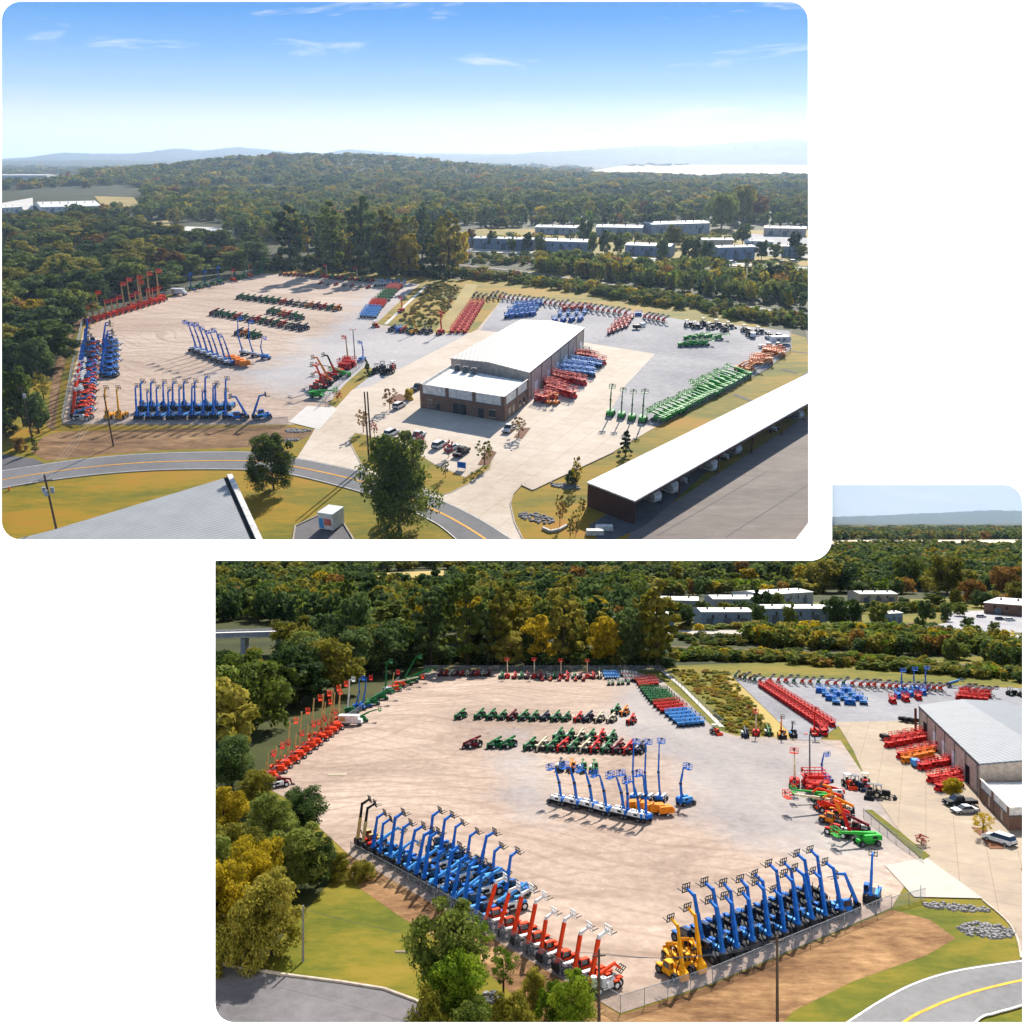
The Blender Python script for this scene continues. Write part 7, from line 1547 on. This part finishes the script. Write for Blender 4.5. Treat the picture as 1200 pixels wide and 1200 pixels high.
def wires(P, a, b, label, n=3, sag=1.2, spread=.8):
    (p, h), (q, k_) = a, b; m = MB()
    for i in range(n):
        o = (i - (n - 1) / 2) * spread; prev = None
        for j in range(13):
            t_ = j / 12; z = (h - .5) * (1 - t_) + (k_ - .5) * t_ - sag * 4 * t_ * (1 - t_)
            pt = (p.x + (q.x - p.x) * t_ + o, p.y + (q.y - p.y) * t_, z)
            if prev: m.cyl(prev, pt, .022, n=4)
            prev = pt
    tag(link('power_cable', m.mesh('power_cable', COL['grey']), None, P.M), label, 'cable')
wires(UP, pa, pb, f'sagging power cables between the transformer pole and the bank pole, {U}')
far = UP.g(330, 440); wires(LO, p2, p3, f'sagging power cables between the two wooden poles by the front fence, {W}')
wires(LO, p1, p2, f'single thin cable from the grey pole across the lawn to the transformer pole, {W}', 1)
STONE = mat('rip_rap_stone', '58585C', '8C8A8A', 1.5, .85)
def stones(P, c, rx, ry, n, label, rot=0):
    o = P.g(*c); m = MB(); g = random.Random(int(c[0]))
    for i in range(int(n * 1.8)):
        a = g.uniform(0, 6.28); r = math.sqrt(g.random()); x, y = r * math.cos(a) * rx, r * math.sin(a) * ry
        x, y = x * math.cos(rot) - y * math.sin(rot), x * math.sin(rot) + y * math.cos(rot); s = g.uniform(.16, .38)
        m.frus((o.x + x - s, o.x + x + s, o.y + y - s * .8, o.y + y + s * .8), .0, (o.x + x - s * .6 + g.uniform(-.1, .1), o.x + x + s * .5, o.y + y - s * .5, o.y + y + s * .6), s * g.uniform(.6, 1.1))
    t = link('stone_heap', m.mesh('stone_heap', STONE), None, P.M); tag(t, label, 'stones', None, 'stuff')
stones(UP, (349, 505), 3.5, 1.8, 60, ''); stones(UP, (628, 607), 4.2, 2.2, 80, '', -.6); stones(UP, (662, 570), 3.6, 1.6, 60, '', -.4); stones(UP, (340, 516), 2.2, 1, 30, '')
stones(LO, (1120, 1064), 5, 1.2, 70, '', -.2); stones(LO, (1155, 1091), 4, 2.4, 110, ''); stones(LO, (578, 1170), 1.3, 1.3, 25, '')
BARKM = MATS['bark_mulch'] if 'bark_mulch' in MATS else g_dry
for q in ([(1138, 970), (1152, 972), (1162, 978), (1148, 980)], [(1150, 983), (1168, 985), (1178, 996), (1160, 996)], [(1200, 1015), (1196, 1020), (1206, 1030), (1215, 1025)]): sheet(LO, 'bark_bed', q, BARKM, Z[8])
sheet(LO, 'verge', [(1013, 950), (1022, 950), (1090, 1004), (1082, 1009)], g_lawn2, Z[7]); sheet(UP, 'verge', [(385, 474), (405, 450), (430, 428), (440, 436), (412, 458), (394, 478)], g_lawn, Z[6])
# white slip of concrete, low walls and blocks
for P_, xy, sz, lab in ((LO, (395, 908), (2.2, 1.2), f'pale concrete pad lying in the gravel before the orange lift line, {W}'), (LO, (470, 1116), (.9, .22), f'white plank lying on the lawn below the fence row, {W}')):
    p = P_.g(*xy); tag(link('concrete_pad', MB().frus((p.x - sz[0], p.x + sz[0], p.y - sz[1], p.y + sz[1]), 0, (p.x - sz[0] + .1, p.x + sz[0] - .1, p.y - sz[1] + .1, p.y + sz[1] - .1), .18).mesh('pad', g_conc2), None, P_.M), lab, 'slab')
wp = [UP.g(*q) for q in ((636, 620), (645, 624), (655, 622), (664, 617))]
m = MB()
for a, b in zip(wp, wp[1:]): m.bar((a.x, a.y, .25), (b.x, b.y, .25), .5, .5)
tag(link('garden_wall', m.mesh('garden_wall', g_slab), None, UP.M), f'low curved pale wall on the lawn corner below the stone heap, {U}', 'wall', None, 'thing')
for xy, lab in (((697, 626), f'white concrete block by the shed end wall, {U}'), ((708, 621), f'long white concrete block at the shed corner, {U}')):
    p = UP.g(*xy); tag(link('concrete_block', MB().frus((p.x - 1.8, p.x + 1.8, p.y - .7, p.y + .7), 0, (p.x - 1.7, p.x + 1.7, p.y - .6, p.y + .6), 1.0).mesh('block', m_roofw), None, UP.M), lab, 'block')
p = UP.g(11, 575); e = empty('fire_hydrant', UP.M @ Matrix.Translation(p), f'small yellow hydrant in the grass below the road bend, {U}', 'hydrant')
link('body', MB().cyl((0, 0, 0), (0, 0, .8), .22, .18, 8).cyl((0, 0, .8), (0, 0, 1.0), .2, .06, 8).mesh('hydrant_body', COL['amber']), e); link('outlet', MB().cyl((-.35, 0, .55), (.35, 0, .55), .1, n=6).mesh('hydrant_outlet', COL['amber']), e)
for P_, xy, lab in ((UP, (541, 551), f'small blue and white entrance sign on the planted island, {U}'),):
    p = P_.g(*xy); e = empty('entrance_sign', at(P_, p, 200), lab, 'sign'); link('panel', MB().box(-1.1, 1.1, -.08, .08, .6, 2.1).mesh('sign_panel', COL['blue']), e)
    for x in (-.9, .9): link('post', MB().box(x - .06, x + .06, -.07, .07, 0, .599).mesh('sign_post', COL['white']), e)
sc.cycles.max_bounces = 5; sc.cycles.diffuse_bounces = 2; sc.cycles.glossy_bounces = 2; sc.cycles.transmission_bounces = 2; sc.cycles.transparent_max_bounces = 8; sc.cycles.volume_bounces = 1
sc.cycles.use_denoising = True
sc.cycles.sample_clamp_indirect = 4.0
